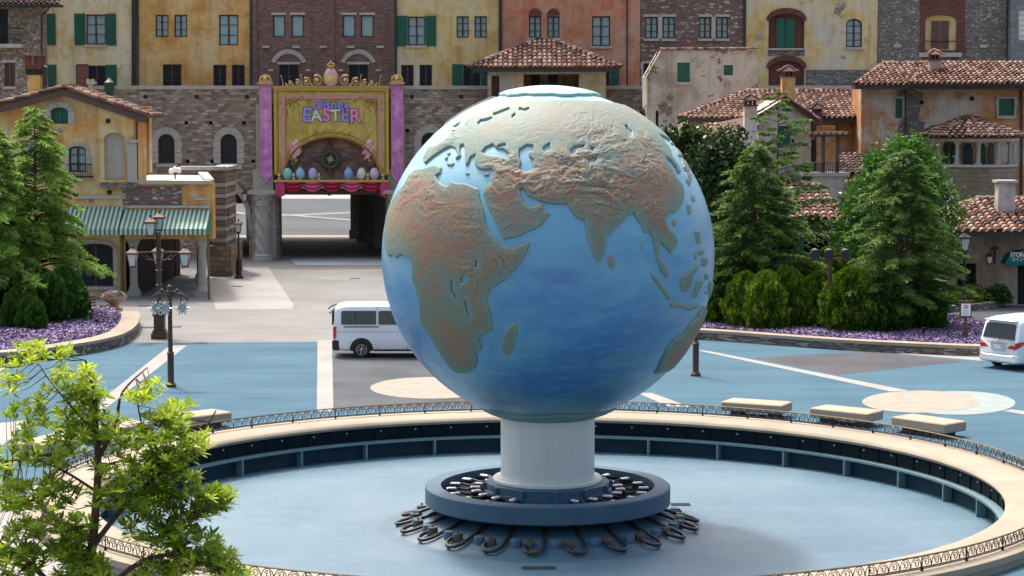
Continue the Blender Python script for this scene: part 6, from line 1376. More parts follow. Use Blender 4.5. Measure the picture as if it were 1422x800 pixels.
# gabled house
DG = K*119.5
t = B('house', 'small white plastered gabled house with chimneys among the trees right of the globe', 'house', 1090, DG); f = Facade(t, DG, 8, M['p_white'])
f.win(1081,175,1098,205,kind='shutter').win(1099,193,1103,203,1,1,'glassd'); o_ = [xz(1053.6,300,DG), xz(1126,300,DG), xz(1126,163,DG), xz(1091,137,DG), xz(1053.6,158,DG)]; o_[0] = (o_[0][0], 0); o_[1] = (o_[1][0], 0); f.done(o_)
ap, le, re = W(1090.5,134,DG-.35), W(1050,159,DG-.35), W(1136,166,DG-.35); bk = Vector((0, 8.5, 0)); b = MB(); tileslope(b, [re, re+bk, ap+bk, ap], .27, .4, .11); ridge(b, ap, ap+bk)
for p, q in ((le, ap), (re, ap)): ridge(b, p, q, .12, .35)
a0 = W(1053,232,DG-2.5); a1 = W(905,232,DG-2.5); a0.z = a1.z; tileslope(b, [a1, a0, W(1053,158,DG+3), W(985,172,DG+3)], .28, .42, .115); tileslope(b, [W(1046,176,DG-.2), W(1053,176,DG-.2), ap+bk, W(1040,150,DG+8)], .27, .4, .11)
b.build('roof', M['tile'], t)
b = MB(); pbox(b, 930, 234, 1052, 330, DG-1.5, DG+6); b.build('side_wing', M['p_white'], t)
b = MB()
for p, q in ((le, ap), (re, ap)): p = Vector(p); q = Vector(q); b.add([p+Vector((0,.02,-.08)), q+Vector((0,.02,-.08)), q+Vector((0,.02,-.26)), p+Vector((0,.02,-.26)), p+Vector((0,.3,-.08)), q+Vector((0,.3,-.08)), q+Vector((0,.3,-.26)), p+Vector((0,.3,-.26))], [(0,1,2,3),(4,5,6,7),(3,2,6,7),(0,1,5,4)])
b.build('bargeboard', M['wood'], t)
chimney(t, 1033.5, 1052, 135, 215, DG-.6, 'p_white', 1); chimney(t, 1086, 1104.5, 95, 140, DG+3, 'p_house', 1); chimney(t, 1128, 1143, 147, 190, DG+2, 'redbrick', 1)
# pergola balcony
DB = K*117.0
t = B('pergola_balcony', 'stone walled balcony with a weathered wooden pergola beside the gabled house', 'balcony', 1150, DB); M['p_para'] = plaster('stone_plaster', (.36,.34,.31), (.24,.2,.16), (.42,.4,.37), amount=.35, seed=15)
b = MB(); a = xz(1119,0,DB)[0]; c = xz(1180,0,DB)[0]; zt = xz(0,245,DB)[1]; b.box((a, DB, 0), (c, DB+2.2, zt)); b.build('parapet', M['p_para'], t)
b = MB(); b.box((a-.08, DB-.1, zt+.002), (c+.08, DB+2.3, zt+.18)); b.build('coping', M['coping'], t)
b = MB()
for px in (1147, 1167): x = xz(px,0,DB)[0]; b.box((x-.09, DB+.2, zt+.18), (x+.09, DB+.38, xz(0,190,DB)[1]))
z = xz(0,190,DB)[1]; b.box((xz(1126,0,DB)[0], DB+.1, z), (xz(1182,0,DB)[0], DB+.3, z+.12))
for k in range(7): x = xz(1128+8.5*k,0,DB)[0]; b.box((x, DB-.2, z+.12), (x+.1, DB+2.6, z+.24))
b.build('pergola', M['wood'], t)
b = MB(); z1 = xz(0,226,DB)[1]; b.tube([(a, DB+.1, z1), (c, DB+.1, z1)], .03, 4)
for k in range(22): x = a+(c-a)*k/21; b.tube([(x, DB+.1, zt+.18), (x, DB+.1, z1)], .016, 4)
b.build('railing', M['iron'], t)
b = MB(); b.panel(archl(1126,194,1132,240,DB+2.3,4), DB+2.25, DB+2.3); b.build('arched_door', M['dark'], t); b = MB(); pbox(b, 1133, 175, 1160, 243, DB+2.4, DB+3); b.build('back_wall', M['p_orange'], t)
# sweets shop
DW = K*113.0
t = B('shop', 'low shop with a tiled lean-to roof and a grey stone arch behind the shrubs', 'shop', 1125, DW); f = Facade(t, DW, 6, M['p_shop'])
arc = archl(1062,323,1166,424,DW,48); arc[0] = (arc[0][0], .02); arc[1] = (arc[1][0], .02); f.h.append(arc); o_ = rect(1040,303,1176,424,DW); o_[0] = (o_[0][0], 0); o_[1] = (o_[1][0], 0); f.done(o_, reveal=.8)
archband(1062,1166,323,48,13,DW,.12,16).build('stone_arch', M['stonepale'], t)
b = MB(); b.box((xz(1062,0,DW)[0], DW+3, 0), (xz(1166,0,DW)[0], DW+3.1, 4)); b.build('interior', M['dark'], t)
e0, e1 = W(1040,304,DW-.7), W(1173,302,DW-.7); e1.z = e0.z; b = MB(); tileslope(b, [e0, e1, W(1136,256,DW+3.2), W(1046,256,DW+3.2)], .36, .42, .14); ridge(b, e1, W(1136,256,DW+3.2)); ridge(b, W(1046,256,DW+3.2), W(1136,256,DW+3.2)); b.build('roof', M['tile'], t)
b = MB(); b.box((e0.x, DW-.65, e0.z-.25), (e1.x-.05, DW+.05, e0.z-.06)); b.build('eaves', M['gutter'], t)
p = W(1143, 316, DW-.06); text('lettering', 'SWEETS', (p.x, p.y, p.z), .34, plain('rust_letters', (.16,.05,.03), .6), t, ext=.03, bold=.012, sx=.8)
# orange house right
DO = K*126.0
t = B('house', 'orange and grey weathered house with a long tiled roof at the upper right', 'house', 1310, DO); f = Facade(t, DO, 3.0, M['p_orange'])
f.win(1243,137,1253,164,kind='shutter',surround=(.12,'trim')).win(1386.5,137,1408,160.5,kind='shutter',surround=(.1,'trim'),sill='trim'); o_ = rect(1196,121,1470,330,DO); o_[0] = (o_[0][0], 0); o_[1] = (o_[1][0], 0); f.done(o_)
b = MB(); b.panel([xz(1245,240,DO), xz(1276,240,DO), xz(1272,200,DO), xz(1284,175,DO), xz(1276,160,DO), xz(1283,130,DO), xz(1262,122,DO), xz(1246,128,DO), xz(1245.5,136,DO), xz(1254.5,136,DO), xz(1254.5,166,DO), xz(1248,168,DO)], DO-.02, DO+.05); b.build('bare_stone', M['rubble_grey'], t)
b = MB()
for px, py in ((1280,142),(1350,137)): p = W(px, py, DO-.05); b.panel([(p.x+.12*math.cos(2*PI*k/12), p.z+.12*math.sin(2*PI*k/12)) for k in range(12)], DO-.07, DO+.02)
build_each(b, 'round_vent', M['dark'], t)
e0, e1, r0, r1 = W(1187,117,DO-1.2), W(1475,117,DO-1.2), W(1226,88,DO+3), W(1475,88,DO+3); b = MB(); tileslope(b, [e0, W(1262,117,DO-1.2), W(1286,88,DO+3), r0], .27, .4, .11)
off = Vector((0, -.25, .06)); tileslope(b, [W(1262,117,DO-1.2)+off, e1+off, r1+off, W(1286,88,DO+3)+off], .27, .4, .11); ridge(b, r0, r1, .14); ridge(b, W(1262,117,DO-1.2)+off, W(1286,88,DO+3)+off, .13); ridge(b, e0, r0, .12); b.build('roof', M['tile'], t)
b = MB(); b.box((e0.x+.05, DO-1.2, e0.z-.25), (e1.x, DO+.05, e0.z-.06)); b.tube([W(1257.5,122,DO-.1), W(1257.5,240,DO-.1)], .05, 6); b.tube([W(1418.5,122,DO-.1), W(1418.5,340,DO-.1)], .06, 6); b.build('gutter', M['gutter'], t)
chimney(t, 1291, 1306, 72, 103, DO+.8, 'p_shop', 0)
# round loggia
DC = K*124.0; c0 = at(1342, DC, 0); rw = 2.38
t = T('loggia', 'half round stone bay with arcaded loggia under a low conical tile roof', 'loggia', c0)
zpar = xz(0,229,DC-rw)[1]; zfr0 = xz(0,197,DC-rw)[1]; zfr1 = xz(0,190.5,DC-rw)[1]; zap = xz(0,160,DC)[1]
b = MB(); b.lathe([(rw,0),(rw,zpar-.12)], c0, 24, PI, 2*PI); b.build('bay_wall', M['p_stonebay'] if 'p_stonebay' in M else bricks('ashlar_bay', [(.22,.19,.14),(.3,.27,.22),(.25,.2,.13)], (.15,.13,.1), .42, .22, .014, grime=.5), t, smooth=True)
b = MB(); b.lathe([(rw-.5,zpar-.12),(rw+.07,zpar-.12),(rw+.07,zpar),(rw-.5,zpar)], c0, 24, PI, 2*PI); b.build('parapet_coping', M['coping'], t)
b = MB(); b.lathe([(rw-.3,zfr0),(rw+.1,zfr0),(rw+.2,zfr1),(rw-.3,zfr1)], c0, 24, PI, 2*PI); b.build('frieze', M['trim'], t)
b = MB(); b.lathe([(rw-1.1,zpar-.1),(rw-1.1,zfr1)], c0, 24, PI, 2*PI); b.build('rear_wall', M['p_orange'], t)
b = MB()
for k in range(6):
    a = PI+PI*(k+.5)/6; r = rw-1.08
    for j in range(5):
        pass
    A = [(c0[0]+(r)*math.cos(a+q*.2)*1.0, c0[1]+r*math.sin(a+q*.2)) for q in (-1, 1)]; e = Vector((A[1][0]-A[0][0], A[1][1]-A[0][1])); hw = e.length/2; e.normalize(); m_ = Vector(((A[0][0]+A[1][0])/2, (A[0][1]+A[1][1])/2)); nrm = Vector((m_.x-c0[0], m_.y-c0[1])).normalized()*.08
    L = [(-hw, zpar), (hw, zpar)]+[(hw*math.cos(PI*i/8), zfr0-.45+.35*math.sin(PI*i/8)) for i in range(9)]
    V = [(m_.x+nrm.x+e.x*u, m_.y+nrm.y+e.y*u, z) for u, z in L]; b.add(V, [tuple(range(len(V)))])
build_each(b, 'arched_shutter', M['darkgreen'], t)
cb = MB()
for k in range(7):
    a = PI+PI*(k+.25)/6.5; p = (c0[0]+(rw-.18)*math.cos(a), c0[1]+(rw-.18)*math.sin(a), zpar); cb = MB(); hh = zfr0-zpar; cb.lathe([(.2,0),(.2,.06),(.12,.12),(.1,hh-.2),(.13,hh-.15),(.2,hh-.02)], p, 10); cb.build('column', M['stonepale'], t, smooth=True)
b = MB(); n = 7; pts = [Vector((c0[0]+(rw+.55)*math.cos(PI+PI*k/n), c0[1]+(rw+.55)*math.sin(PI+PI*k/n), zfr1+.05)) for k in range(n+1)]; apx_ = Vector((c0[0], c0[1]+.3, zap))
for k in range(n): tileslope(b, [pts[k], pts[k+1], apx_], .27, .4, .11); ridge(b, pts[k], apx_, .08, .4)
b.build('roof', M['tile_dark'], t)
b = MB(); b.lathe([(rw+.5,zfr1+.0),(rw+.15,zfr1-.01)], c0, 24, PI, 2*PI); b.build('soffit', M['wood'], t)
b = MB(); pbox(b, 1303, 271, 1332, 276, DC-2.75, DC-1.5); pbox(b, 1307, 276, 1328, 282, DC-2.6, DC-1.5); b.build('ledge', M['white'], t)
b = MB(); p = archl(1306,253,1329,270,DC-2.2,11); b.panel(p, DC-2.32, DC-1.5); b.build('niche', M['p_shop'], t)
# right shop
DR = K*114.0
t = B('shop', 'low right hand shop with a red and grey barrel tile roof and brown plaster wall', 'shop', 1380, DR); f = Facade(t, DR, 8, M['p_shop'])
f.hole(rect(1329,366,1356,412,DR)); q = rect(1413,366,1450,425,DR); q[0] = (q[0][0], .02); q[1] = (q[1][0], .02); f.hole(q); o_ = rect(1316,322,1480,424,DR); o_[0] = (o_[0][0], 0); o_[1] = (o_[1][0], 0); f.done(o_, reveal=.5)
b = MB(); pbox(b, 1328, 365, 1357, 413, DR+.45, DR+.5); pbox(b, 1412, 365, 1451, 426, DR+.45, DR+.5); build_each(b, 'dark_opening', M['dark'], t)
b = MB(); pbox(b, 1329, 385, 1356, 386, DR+.1, DR+.14); pbox(b, 1342, 366, 1343, 412, DR+.1, DR+.14); b.build('window_bars', M['frame'], t)
e0, e1, r0, r1 = W(1313,321.5,DR-1.3), W(1490,321.5,DR-1.3), W(1357,276,DR+4), W(1490,276,DR+4); b = MB(); tileslope(b, [e0, e1, r1, r0], .38, .46, .15); e2 = Vector((e0.x, DR+9, e0.z)); tileslope(b, [e2, e0, r0], .38, .46, .15); ridge(b, e0, r0, .17); ridge(b, r0, r1, .17); b.build('roof', M['tile'], t)
b = MB(); b.box((e0.x+.1, DR-1.25, e0.z-.28), (e1.x, DR+.05, e0.z-.07)); b.build('eaves', M['gutter'], t)
a = xz(1386,292,DR+1.5); c = xz(1410,254,DR+1.5); b = MB(); b.box((a[0], DR+1.5, a[1]-.5), (c[0], DR+2.3, c[1])); ch_ = b.build('chimney', M['p_para'], t); b = MB(); b.box((a[0]-.1, DR+1.4, c[1]+.002), (c[0]+.1, DR+2.4, c[1]+.12)); b.build('chimney_cap', M['coping'], ch_)
# dome awning with writing
t = B('awning', 'dark green half dome awning with white shop lettering at the right edge', 'awning', 1420, DR, 3); c = W(1428, 365, DR); hw = 39/29.3; b = MB(); n = 16; m = 6; vs = []
hz = 20/29.3
for j in range(m+1):
    for k in range(n+1):
        u = -1+2*k/n; q = math.sqrt(max(0, 1-u*u))**.8; a = PI/2*j/m; vs.append((c.x+hw*u, DR-.03-.95*q**.3*math.sin(a)*.0-.9*(1-math.cos(a)), c.z+(hz*q if j == 0 else hz*q*math.cos(a))))
b.add(vs, [(j*(n+1)+k, j*(n+1)+k+1, (j+1)*(n+1)+k+1, (j+1)*(n+1)+k) for j in range(m) for k in range(n)]); b.box((c.x-hw, DR-.95, c.z-.06), (c.x+hw, DR-.9, c.z+.01)); b.panel([(c.x-hw+hw*2*k/16, c.z+hz*math.sqrt(max(0, 1-(-1+2*k/16)**2))**.8) for k in range(17)], DR-.97, DR-.94)
b.build('canopy', plain('teal_canvas', (.005,.12,.11), .8), t)
p = W(1403, 354, DR-1.0); text('lettering', 'STORAGE', (p.x, p.y, p.z), .28, M['white'], t, ext=.006, bold=.006, sx=.85, align='LEFT')
p = W(1407, 360.5, DR-1.0); text('lettering', 'コインロッカー', (p.x+.6, p.y, p.z), .2, M['white'], t, ext=.006, bold=.003)
# ================================================================== VEHICLES
s = NT('white_car_paint'); s.b.inputs['Coat Weight'].default_value = .6; s.b.inputs['Coat Roughness'].default_value = .05; M['car'] = s.fin((.72,.75,.78), .35, 0, .5)
M['tyre'] = plain('tyre_rubber', (.018,.018,.018), .8); M['rimm'] = plain('alloy', (.5,.51,.52), .3, .8); M['carglass'] = plain('car_glass', (.03,.045,.05), .05, 0, .1, spec=.9); M['black'] = plain('black_plastic', (.015,.015,.016), .5)
M['taill'] = plain('red_tail_lamp', (.45,.015,.02), .15, 0, .1, spec=.7); M['plate'] = plain('number_plate', (.6,.62,.6), .5)
def vehicle(name, label, loc, rz, st, belt, wheels, wr, hw, slant=0, sidewins=(), rear=True, big=False):
    t = T(name, label, name, loc); o0 = Vector(loc)
    b = MB(); ring = []
    for (x, zb, zr, w) in st:
        P = [(w*.88, zb), (w*.97, zb+.05), (w, zb+.16), (w*1.0, .75), (w*.995, belt), (w*.965, belt+(zr-.25-belt)*.5), (w*.925, zr-.22), (w*.88, zr-.1), (w*.74, zr-.03), (w*.4, zr), (0, zr+.005)]
        P = P+[(-a, z) for a, z in reversed(P[:-1])]
        ring.append([(x+slant*max(0, z-1.0)*max(0, 1-x/1.2), a, z) for a, z in P])
    n = len(ring[0]); vs = [p for r in ring for p in r]; fs = [(j*n+k, j*n+(k+1) % n, (j+1)*n+(k+1) % n, (j+1)*n+k) for j in range(len(ring)-1) for k in range(n)]
    fs += [tuple(range(n)), tuple(range((len(ring)-1)*n, len(ring)*n))[::-1]]
    loc0 = ORG[t.name]; ORG[t.name] = Vector((0, 0, 0))
    b.add(vs, fs); body = b.build('body', M['car'], t, smooth=True)
    def sp(x, z, side, off):       # point on the side skin
        zr = st[len(st)//2][2]; q = 0 if z < belt else min(1, (z-belt)/(zr-.22-belt)); return (x, side*(hw*(1-.075*q)+off), z)
    for side in (-1, 1):
        for (xa, xb, za, zb_, sk) in sidewins:
            P = [(xa+.03, za), (xb-.03, za), (xb, za+.04), (xb-sk, zb_-.04), (xb-sk-.04, zb_), (xa+.06, zb_), (xa, zb_-.06), (xa, za+.04)]
            b = MB(); b.add([sp(x, z, side, .012) for x, z in P], [tuple(range(8))]); b.build('window', M['carglass'], t)
            if xa < 1.2:
                b = MB(); b.tube([sp(x, z, side, .014) for x, z in ((xa+.55, za), (xa+.52, (za+zb_)/2), (xa+.55, zb_))], .012, 4); b.build('window_bar', M['black'], t)
        b = MB()
        for x in wheels:
            A = [(x+(wr+.09)*math.cos(a), max(.27, wr+(wr+.09)*math.sin(a))) for a in [2*PI*k/28 for k in range(28)]]; b.add([(p[0], side*(hw+.006), p[1]) for p in A], [tuple(range(28))])
            b.tube([(x+(wr+.1)*math.cos(a), side*(hw+.004), wr+(wr+.1)*math.sin(a)) for a in [PI*k/14 for k in range(15)]], .012, 4)
        b.build('wheel_arch', M['black'], t)
        b = MB(); b.cbox(((wheels[0]+wheels[1])/2, side*(hw-.03), .3), (wheels[1]-wheels[0]-.9, .1, .07)); b.build('sill_trim', M['black'], t)
        for x in wheels:
            b = MB(); w_ = .2; y0 = side*(hw+.015); prof = [(wr*.62, 0), (wr*.9, -.01), (wr, .03), (wr, w_-.03), (wr*.9, w_)]
            vs = []; n2 = 28
            for r, dy in prof:
                for k in range(n2): a = 2*PI*k/n2; vs.append((x+r*math.cos(a), y0-side*dy, wr+r*math.sin(a)))
            b.add(vs, [(j*n2+k, j*n2+(k+1) % n2, (j+1)*n2+(k+1) % n2, (j+1)*n2+k) for j in range(4) for k in range(n2)]); wh = b.build('wheel', M['tyre'], t, smooth=True)
            b = MB(); b.add([(x+wr*.64*math.cos(2*PI*k/n2), y0-side*.03, wr+wr*.64*math.sin(2*PI*k/n2)) for k in range(n2)], [tuple(range(n2))]); b.build('hub', M['black'], wh)
            b = MB()
            for k in range(6):
                a = 2*PI*k/6+.3
                for da in (-.16, .16): b.tube([(x+.04*math.cos(a), y0-side*.012, wr+.04*math.sin(a)), (x+wr*.6*math.cos(a+da), y0-side*.01, wr+wr*.6*math.sin(a+da))], .02, 4)
            b.tube([(x+wr*.6*math.cos(2*PI*k/24), y0-side*.005, wr+wr*.6*math.sin(2*PI*k/24)) for k in range(25)], .018, 4, cap=False); b.sphere((x, y0-side*.0, wr), .05, 8, 6); b.build('rim', M['rimm'], wh)
    return t, body, sp, loc0
# van, side on
vl = G(463, 497.5); vst = [(-.0,.4,1.86,.76),(.03,.33,1.95,.82),(.12,.3,2.0,.845),(.4,.28,2.04,.85),(2.0,.28,2.05,.85),(3.7,.28,2.03,.85),(4.05,.28,1.9,.85),(4.5,.28,1.32,.84),(4.78,.3,1.0,.8),(4.9,.38,.8,.7)]
t, body, sp, l0_ = vehicle('van', 'white van parked side on, half hidden by the globe', (vl.x, vl.y+.85, 0), 0, vst, 1.2, (1.06, 3.95), .33, .85, .05, [(.3,1.62,1.27,1.79,0),(1.7,2.75,1.27,1.79,0),(2.82,3.72,1.27,1.79,.25)])
for side in (-1, 1):
    b = MB(); b.add([(-.012, side*.8, 1.2), (.12, side*.862, 1.2), (.1, side*.862, .74), (-.012, side*.8, .74), (-.02, side*.72, .74), (-.02, side*.72, 1.2)], [(0,1,2,3),(0,3,4,5)]); b.build('tail_lamp', M['taill'], t)
    b = MB(); b.tube([sp(.4, 1.19, side, .006), sp(1.72, 1.19, side, .006)], .02, 4); b.build('slide_rail', M['black'], t)
    b = MB(); b.tube([sp(1.66, .32, side, .002), sp(1.66, 1.95, side, .002)], .008, 4); b.tube([sp(2.78, .32, side, .002), sp(2.78, 1.9, side, .002)], .008, 4); b.tube([sp(.14, 1.0, side, .001), sp(4.4, 1.0, side, .001)], .006, 4); build_each(b, 'panel_gap', M['black'], t)
b = MB(); b.cbox((.1, 0, .5), (.3, 1.72, .42), bev=.05); b.build('rear_bumper', M['black'], t)
b = MB(); b.tube([(.12,-.55,2.02),(-.12,-.6,1.93),(-.2,-.6,1.84)], .025, 5); b.cbox((-.14,-.45,1.7), (.04,.3,.06)); b.box((-.06,-.7,1.25),(-.01,.7,1.8)); b.build('rear_mirror_and_window', M['black'], t)
b = MB(); b.box((4.85,-.6,.5),(4.93,.6,.75)); b.build('grille', M['black'], t)
# minivan, rear three quarter
Lc, Rc = G(1357, 509.5), G(1414, 517); mid = (Lc+Rc)/2; e = (Rc-Lc); ang = math.atan2(e.y, e.x)+PI/2
mst = [(.0,.42,1.72,.8),(.05,.33,1.83,.875),(.16,.26,1.87,.91),(.5,.22,1.9,.915),(1.8,.22,1.93,.915),(3.0,.22,1.88,.915),(3.5,.22,1.72,.91),(4.2,.22,1.15,.9),(4.65,.25,.95,.86),(4.8,.33,.75,.75)]
t2, body, sp, l1_ = vehicle('minivan', 'white minivan with red tail lamps driving off at the right edge', (mid.x, mid.y, 0), 0, mst, 1.05, (.95, 3.8), .34, .915, .3, [(.42,1.55,1.12,1.63,0),(1.62,2.65,1.12,1.63,0),(2.72,3.6,1.12,1.63,.3)])
def rp(y, z, off=.02): return (.3*max(0, z-1.0)-off, y, z)
b = MB(); b.add([rp(-.74,1.13), rp(.74,1.13), rp(.69,1.62), rp(.6,1.67), rp(-.6,1.67), rp(-.69,1.62)], [(0,1,2,3,4,5)]); b.build('rear_window', plain('dark_rear_glass', (.012,.02,.03), .15, 0, .1, spec=.35), t2)
b = MB(); b.cbox((.22,0,1.78), (.34,1.4,.05), bev=.015); b.build('rear_spoiler', M['car'], t2)
for side in (-1, 1):
    b = MB(); b.add([rp(side*.42,.8,.03), rp(side*.8,.78,.02), rp(side*.86,1.02,.02), rp(side*.7,1.0,.03)], [(0,1,2,3)]); b.add([(-.03,side*.8,.78), (.06,side*.905,.84), (.3,side*.935,.95), (.32,side*.935,1.06), (.06,side*.915,1.05), (-.03,side*.86,1.02)], [(0,1,4,5),(1,2,3,4)]); b.build('tail_lamp', M['taill'], t2)
    b = MB(); b.add([rp(side*.62,.93,.036), rp(side*.8,.93,.03), rp(side*.82,.99,.03), rp(side*.68,.98,.036)], [(0,1,2,3)]); b.build('tail_lamp_lens', M['plate'], t2)
b = MB(); b.box((-.035,-.3,.72),(-.02,.3,.98)); b.build('plate_recess', plain('pale_grey_paint', (.42,.45,.47), .4), t2)
b = MB(); b.box((-.045,-.17,.76),(-.035,.17,.92)); pl_ = b.build('number_plate', M['plate'], t2)
b = MB(); b.box((-.06,-.45,.99),(-.02,.45,1.02)); b.box((-.03,-.5,.3),(.1,-.35,.34)); b.box((-.03,.5,.3),(.1,.35,.34)); b.sphere((-.03,0,1.07), .04, 8, 6); build_each(b, 'chrome_trim', M['rimm'], t2)
b = MB(); b.cbox((.12,0,.42), (.32,1.8,.32), bev=.07); b.build('rear_bumper', M['car'], t2); b = MB(); b.tube([(-.05,-.6,.58),(-.05,.6,.58)], .008, 4); b.box((-.045,-.84,.5),(-.03,-.7,.53)); b.box((-.045,.84,.5),(-.03,.7,.53)); build_each(b, 'bumper_gap', M['black'], t2)
b = MB(); b.tube([(.05,.0,1.14),(.08,.25,1.2)], .01, 4); b.build('wiper', M['black'], t2)
t2.rotation_euler = (0, 0, ang)
# ================================================================== LAMPS AND POSTS
s = NT('frosted_lamp_glass'); M['lglass'] = s.fin((.5,.52,.5), .15, 0, .5)
def lantern(t, c, sc=1.0, mat='iron', part=True):
    b = MB(); w = .13*sc; W2 = .19*sc; h = .42*sc; x, y, z = c
    gl_ = MB(); vs = [(x+q*w*.75, y+r*w*.75, z) for q, r in ((-1,-1),(1,-1),(1,1),(-1,1))]+[(x+q*W2*.9, y+r*W2*.9, z+h) for q, r in ((-1,-1),(1,-1),(1,1),(-1,1))]
    gl_.add(vs, [(0,1,5,4),(1,2,6,5),(2,3,7,6),(3,0,4,7),(0,1,2,3),(4,5,6,7)])
    for k in range(4): b.tube([vs[k], vs[k+4]], .016*sc, 4)
    b.cbox((x, y, z-.03*sc), (w*1.8, w*1.8, .06*sc)); b.cbox((x, y, z+h+.02*sc), (W2*2.3, W2*2.3, .05*sc))
    vs = [(x+q*W2*1.1, y+r*W2*1.1, z+h+.05*sc) for q, r in ((-1,-1),(1,-1),(1,1),(-1,1))]+[(x, y, z+h+.24*sc)]; b.add(vs, [(0,1,4),(1,2,4),(2,3,4),(3,0,4)]); b.sphere((x, y, z+h+.27*sc), .05*sc, 6, 5)
    f = b.build('lantern', M[mat], t); gl_.build('lantern_glass', M['lglass'], f); return f
# triple lantern lamp
c = at(221,K*97.6, 0); t = T('street_lamp', 'tall ornate brown street lamp with five lanterns on a square pedestal, by the planter', 'street lamp', c); b = MB(); x, y, z = c
b.cbox((x,y,.12),(.62,.62,.24)); b.cbox((x,y,.3),(.52,.52,.12)); b.cbox((x,y,.66),(.42,.42,.6)); b.cbox((x,y,.98),(.5,.5,.08)); b.lathe([(.16,1.0),(.14,1.2),(.11,1.3),(.1,4.2),(.14,4.25),(.08,4.35)], (x,y,0), 10)
for zz in (1.6,2.2,2.8,3.3): b.lathe([(.11,zz-.04),(.15,zz),(.11,zz+.04)], (x,y,0), 10)
b.build('post', M['bronze'], t, smooth=True); b = MB()
ends = []
for a, L in ((PI+.25, 1.05), (-.1, 1.1), (PI/2+.2, .8), (-PI/2-.25, .35)):
    d = Vector((math.cos(a), math.sin(a), 0)); p = Vector((x, y, 3.55)); b.tube([p, p+d*L], .035, 6); b.tube([p-Vector((0,0,.35)), p+d*L*.45-Vector((0,0,.3)), p+d*L*.7-Vector((0,0,.05)), p+d*L*.9], .02, 5); b.tube([p+d*L*.25-Vector((0,0,.3)), p+d*L*.5-Vector((0,0,.12))], .015, 4); ends.append(p+d*L)
b.build('bracket', M['bronze'], t)
for e_ in ends[:3]: lantern(t, (e_.x, e_.y, e_.z-.55), 1.15, 'bronze')
lantern(t, (x-.28, y-.1, 4.25), 1.15, 'bronze'); lantern(t, (x, y+.25, 4.45), 1.1, 'bronze')
# floodlight posts by the fountain with star shaped heads
def floodpost(px, d, lab, h=3.3, heads=True):
    c = at(px, K*d, 0); x, y, z = c; t = T('floodlight_post', lab, 'floodlight', c, None); b = MB(); b.lathe([(.18,0),(.18,.08),(.13,.14),(.11,.2),(.11,1.1),(.13,1.16),(.08,1.22),(.075,h-.1),(.1,h-.05),(.06,h+.02)], c, 12); b.sphere((x,y,h+.08), .09, 8, 6); b.build('post', M['bronze'], t, smooth=True)
    if not heads: return t
    b = MB()
    for sx in (-1, 1):
        pts = [(x, y, h-.25), (x+sx*.3, y-.05, h-.12), (x+sx*.55, y-.1, h-.22), (x+sx*.62, y-.12, h-.4)]; b.tube(smooth_pts(pts, 4), .03, 5); b.tube([(x, y, h-.15), (x+sx*.25, y, h-.02), (x+sx*.42, y, h-.12)], .03, 5); b.sphere((x+sx*.25, y, h-.02), .06, 6, 5); b.tube([(x+sx*.4, y-.1, h-.1), (x+sx*.4, y-.1, h-.42)], .025, 5)
    b.build('bracket', M['bronze'], t)
    for ox, oy in ((-.42,-.2),(-.12,-.25),(.45,-.15)):
        b = MB(); cc = (x+ox, y+oy, h-.6)
        for k in range(12):
            a = 2*PI*k/12; r = .2 if k % 2 else .27; p0 = (cc[0]+.08*math.cos(a), cc[1], cc[2]+.08*math.sin(a)); p1 = (cc[0]+r*math.cos(a), cc[1]-.1, cc[2]+r*math.sin(a)); b.tube([p0, p1], [.05, .018], 4)
        b.sphere((cc[0], cc[1]+.05, cc[2]), .1, 8, 6); b.build('lamp_head', plain('silver_star_lamp', (.42,.47,.47), .4, .5), t)
    return t
floodpost(235.5, 80.6, 'brown post with three silver star shaped flood lamps at the left of the fountain'); floodpost(967, 83.9, 'brown post half hidden behind the lower right of the globe', 3.0, False)
c = at(332,K*132, 0); t = T('street_lamp', 'small black single lantern street lamp standing before the gate', 'street lamp', c); b = MB(); b.lathe([(.24,0),(.24,.12),(.18,.16),(.16,.22),(.15,.95),(.17,1.0),(.08,1.15),(.055,1.3),(.05,2.45),(.09,2.5),(.05,2.55)], c, 12); b.build('post', M['iron'], t, smooth=True); lantern(t, (c[0], c[1], 2.58), 1.0)
c = W(340, 272,K*148); t = T('wall_lantern', 'black lantern hanging in the small side arch left of the gate', 'lantern', tuple(c)); lantern(t, (c.x, c.y, c.z-.3), 1.0); b = MB(); b.tube([c, c+Vector((0,.0,.3)), c+Vector((0,.7,.3))], .025, 5); b.build('bracket', M['iron'], t)
c = W(317, 305,K*134.5); t = T('hanging_sign', 'thin black iron hanging sign with three small shapes beside the striped pier', 'sign', tuple(c)); b = MB(); b.tube([c+Vector((-.3,0,.55)), c+Vector((.1,0,.55))], .025, 4); b.tube([c+Vector((0,0,.6)), c+Vector((0,0,-.4))], .02, 4)
for zz in (.25, .0): b.tube([c+Vector((-.15,0,zz)), c+Vector((.15,0,zz))], .02, 4); b.sphere(c+Vector((0,0,zz)), .06, 6, 5)
b.tube([c+Vector((.14*math.cos(q*PI/6),0,-.55+.14*math.sin(q*PI/6))) for q in range(13)], .02, 4); b.build('ironwork', M['iron'], t)
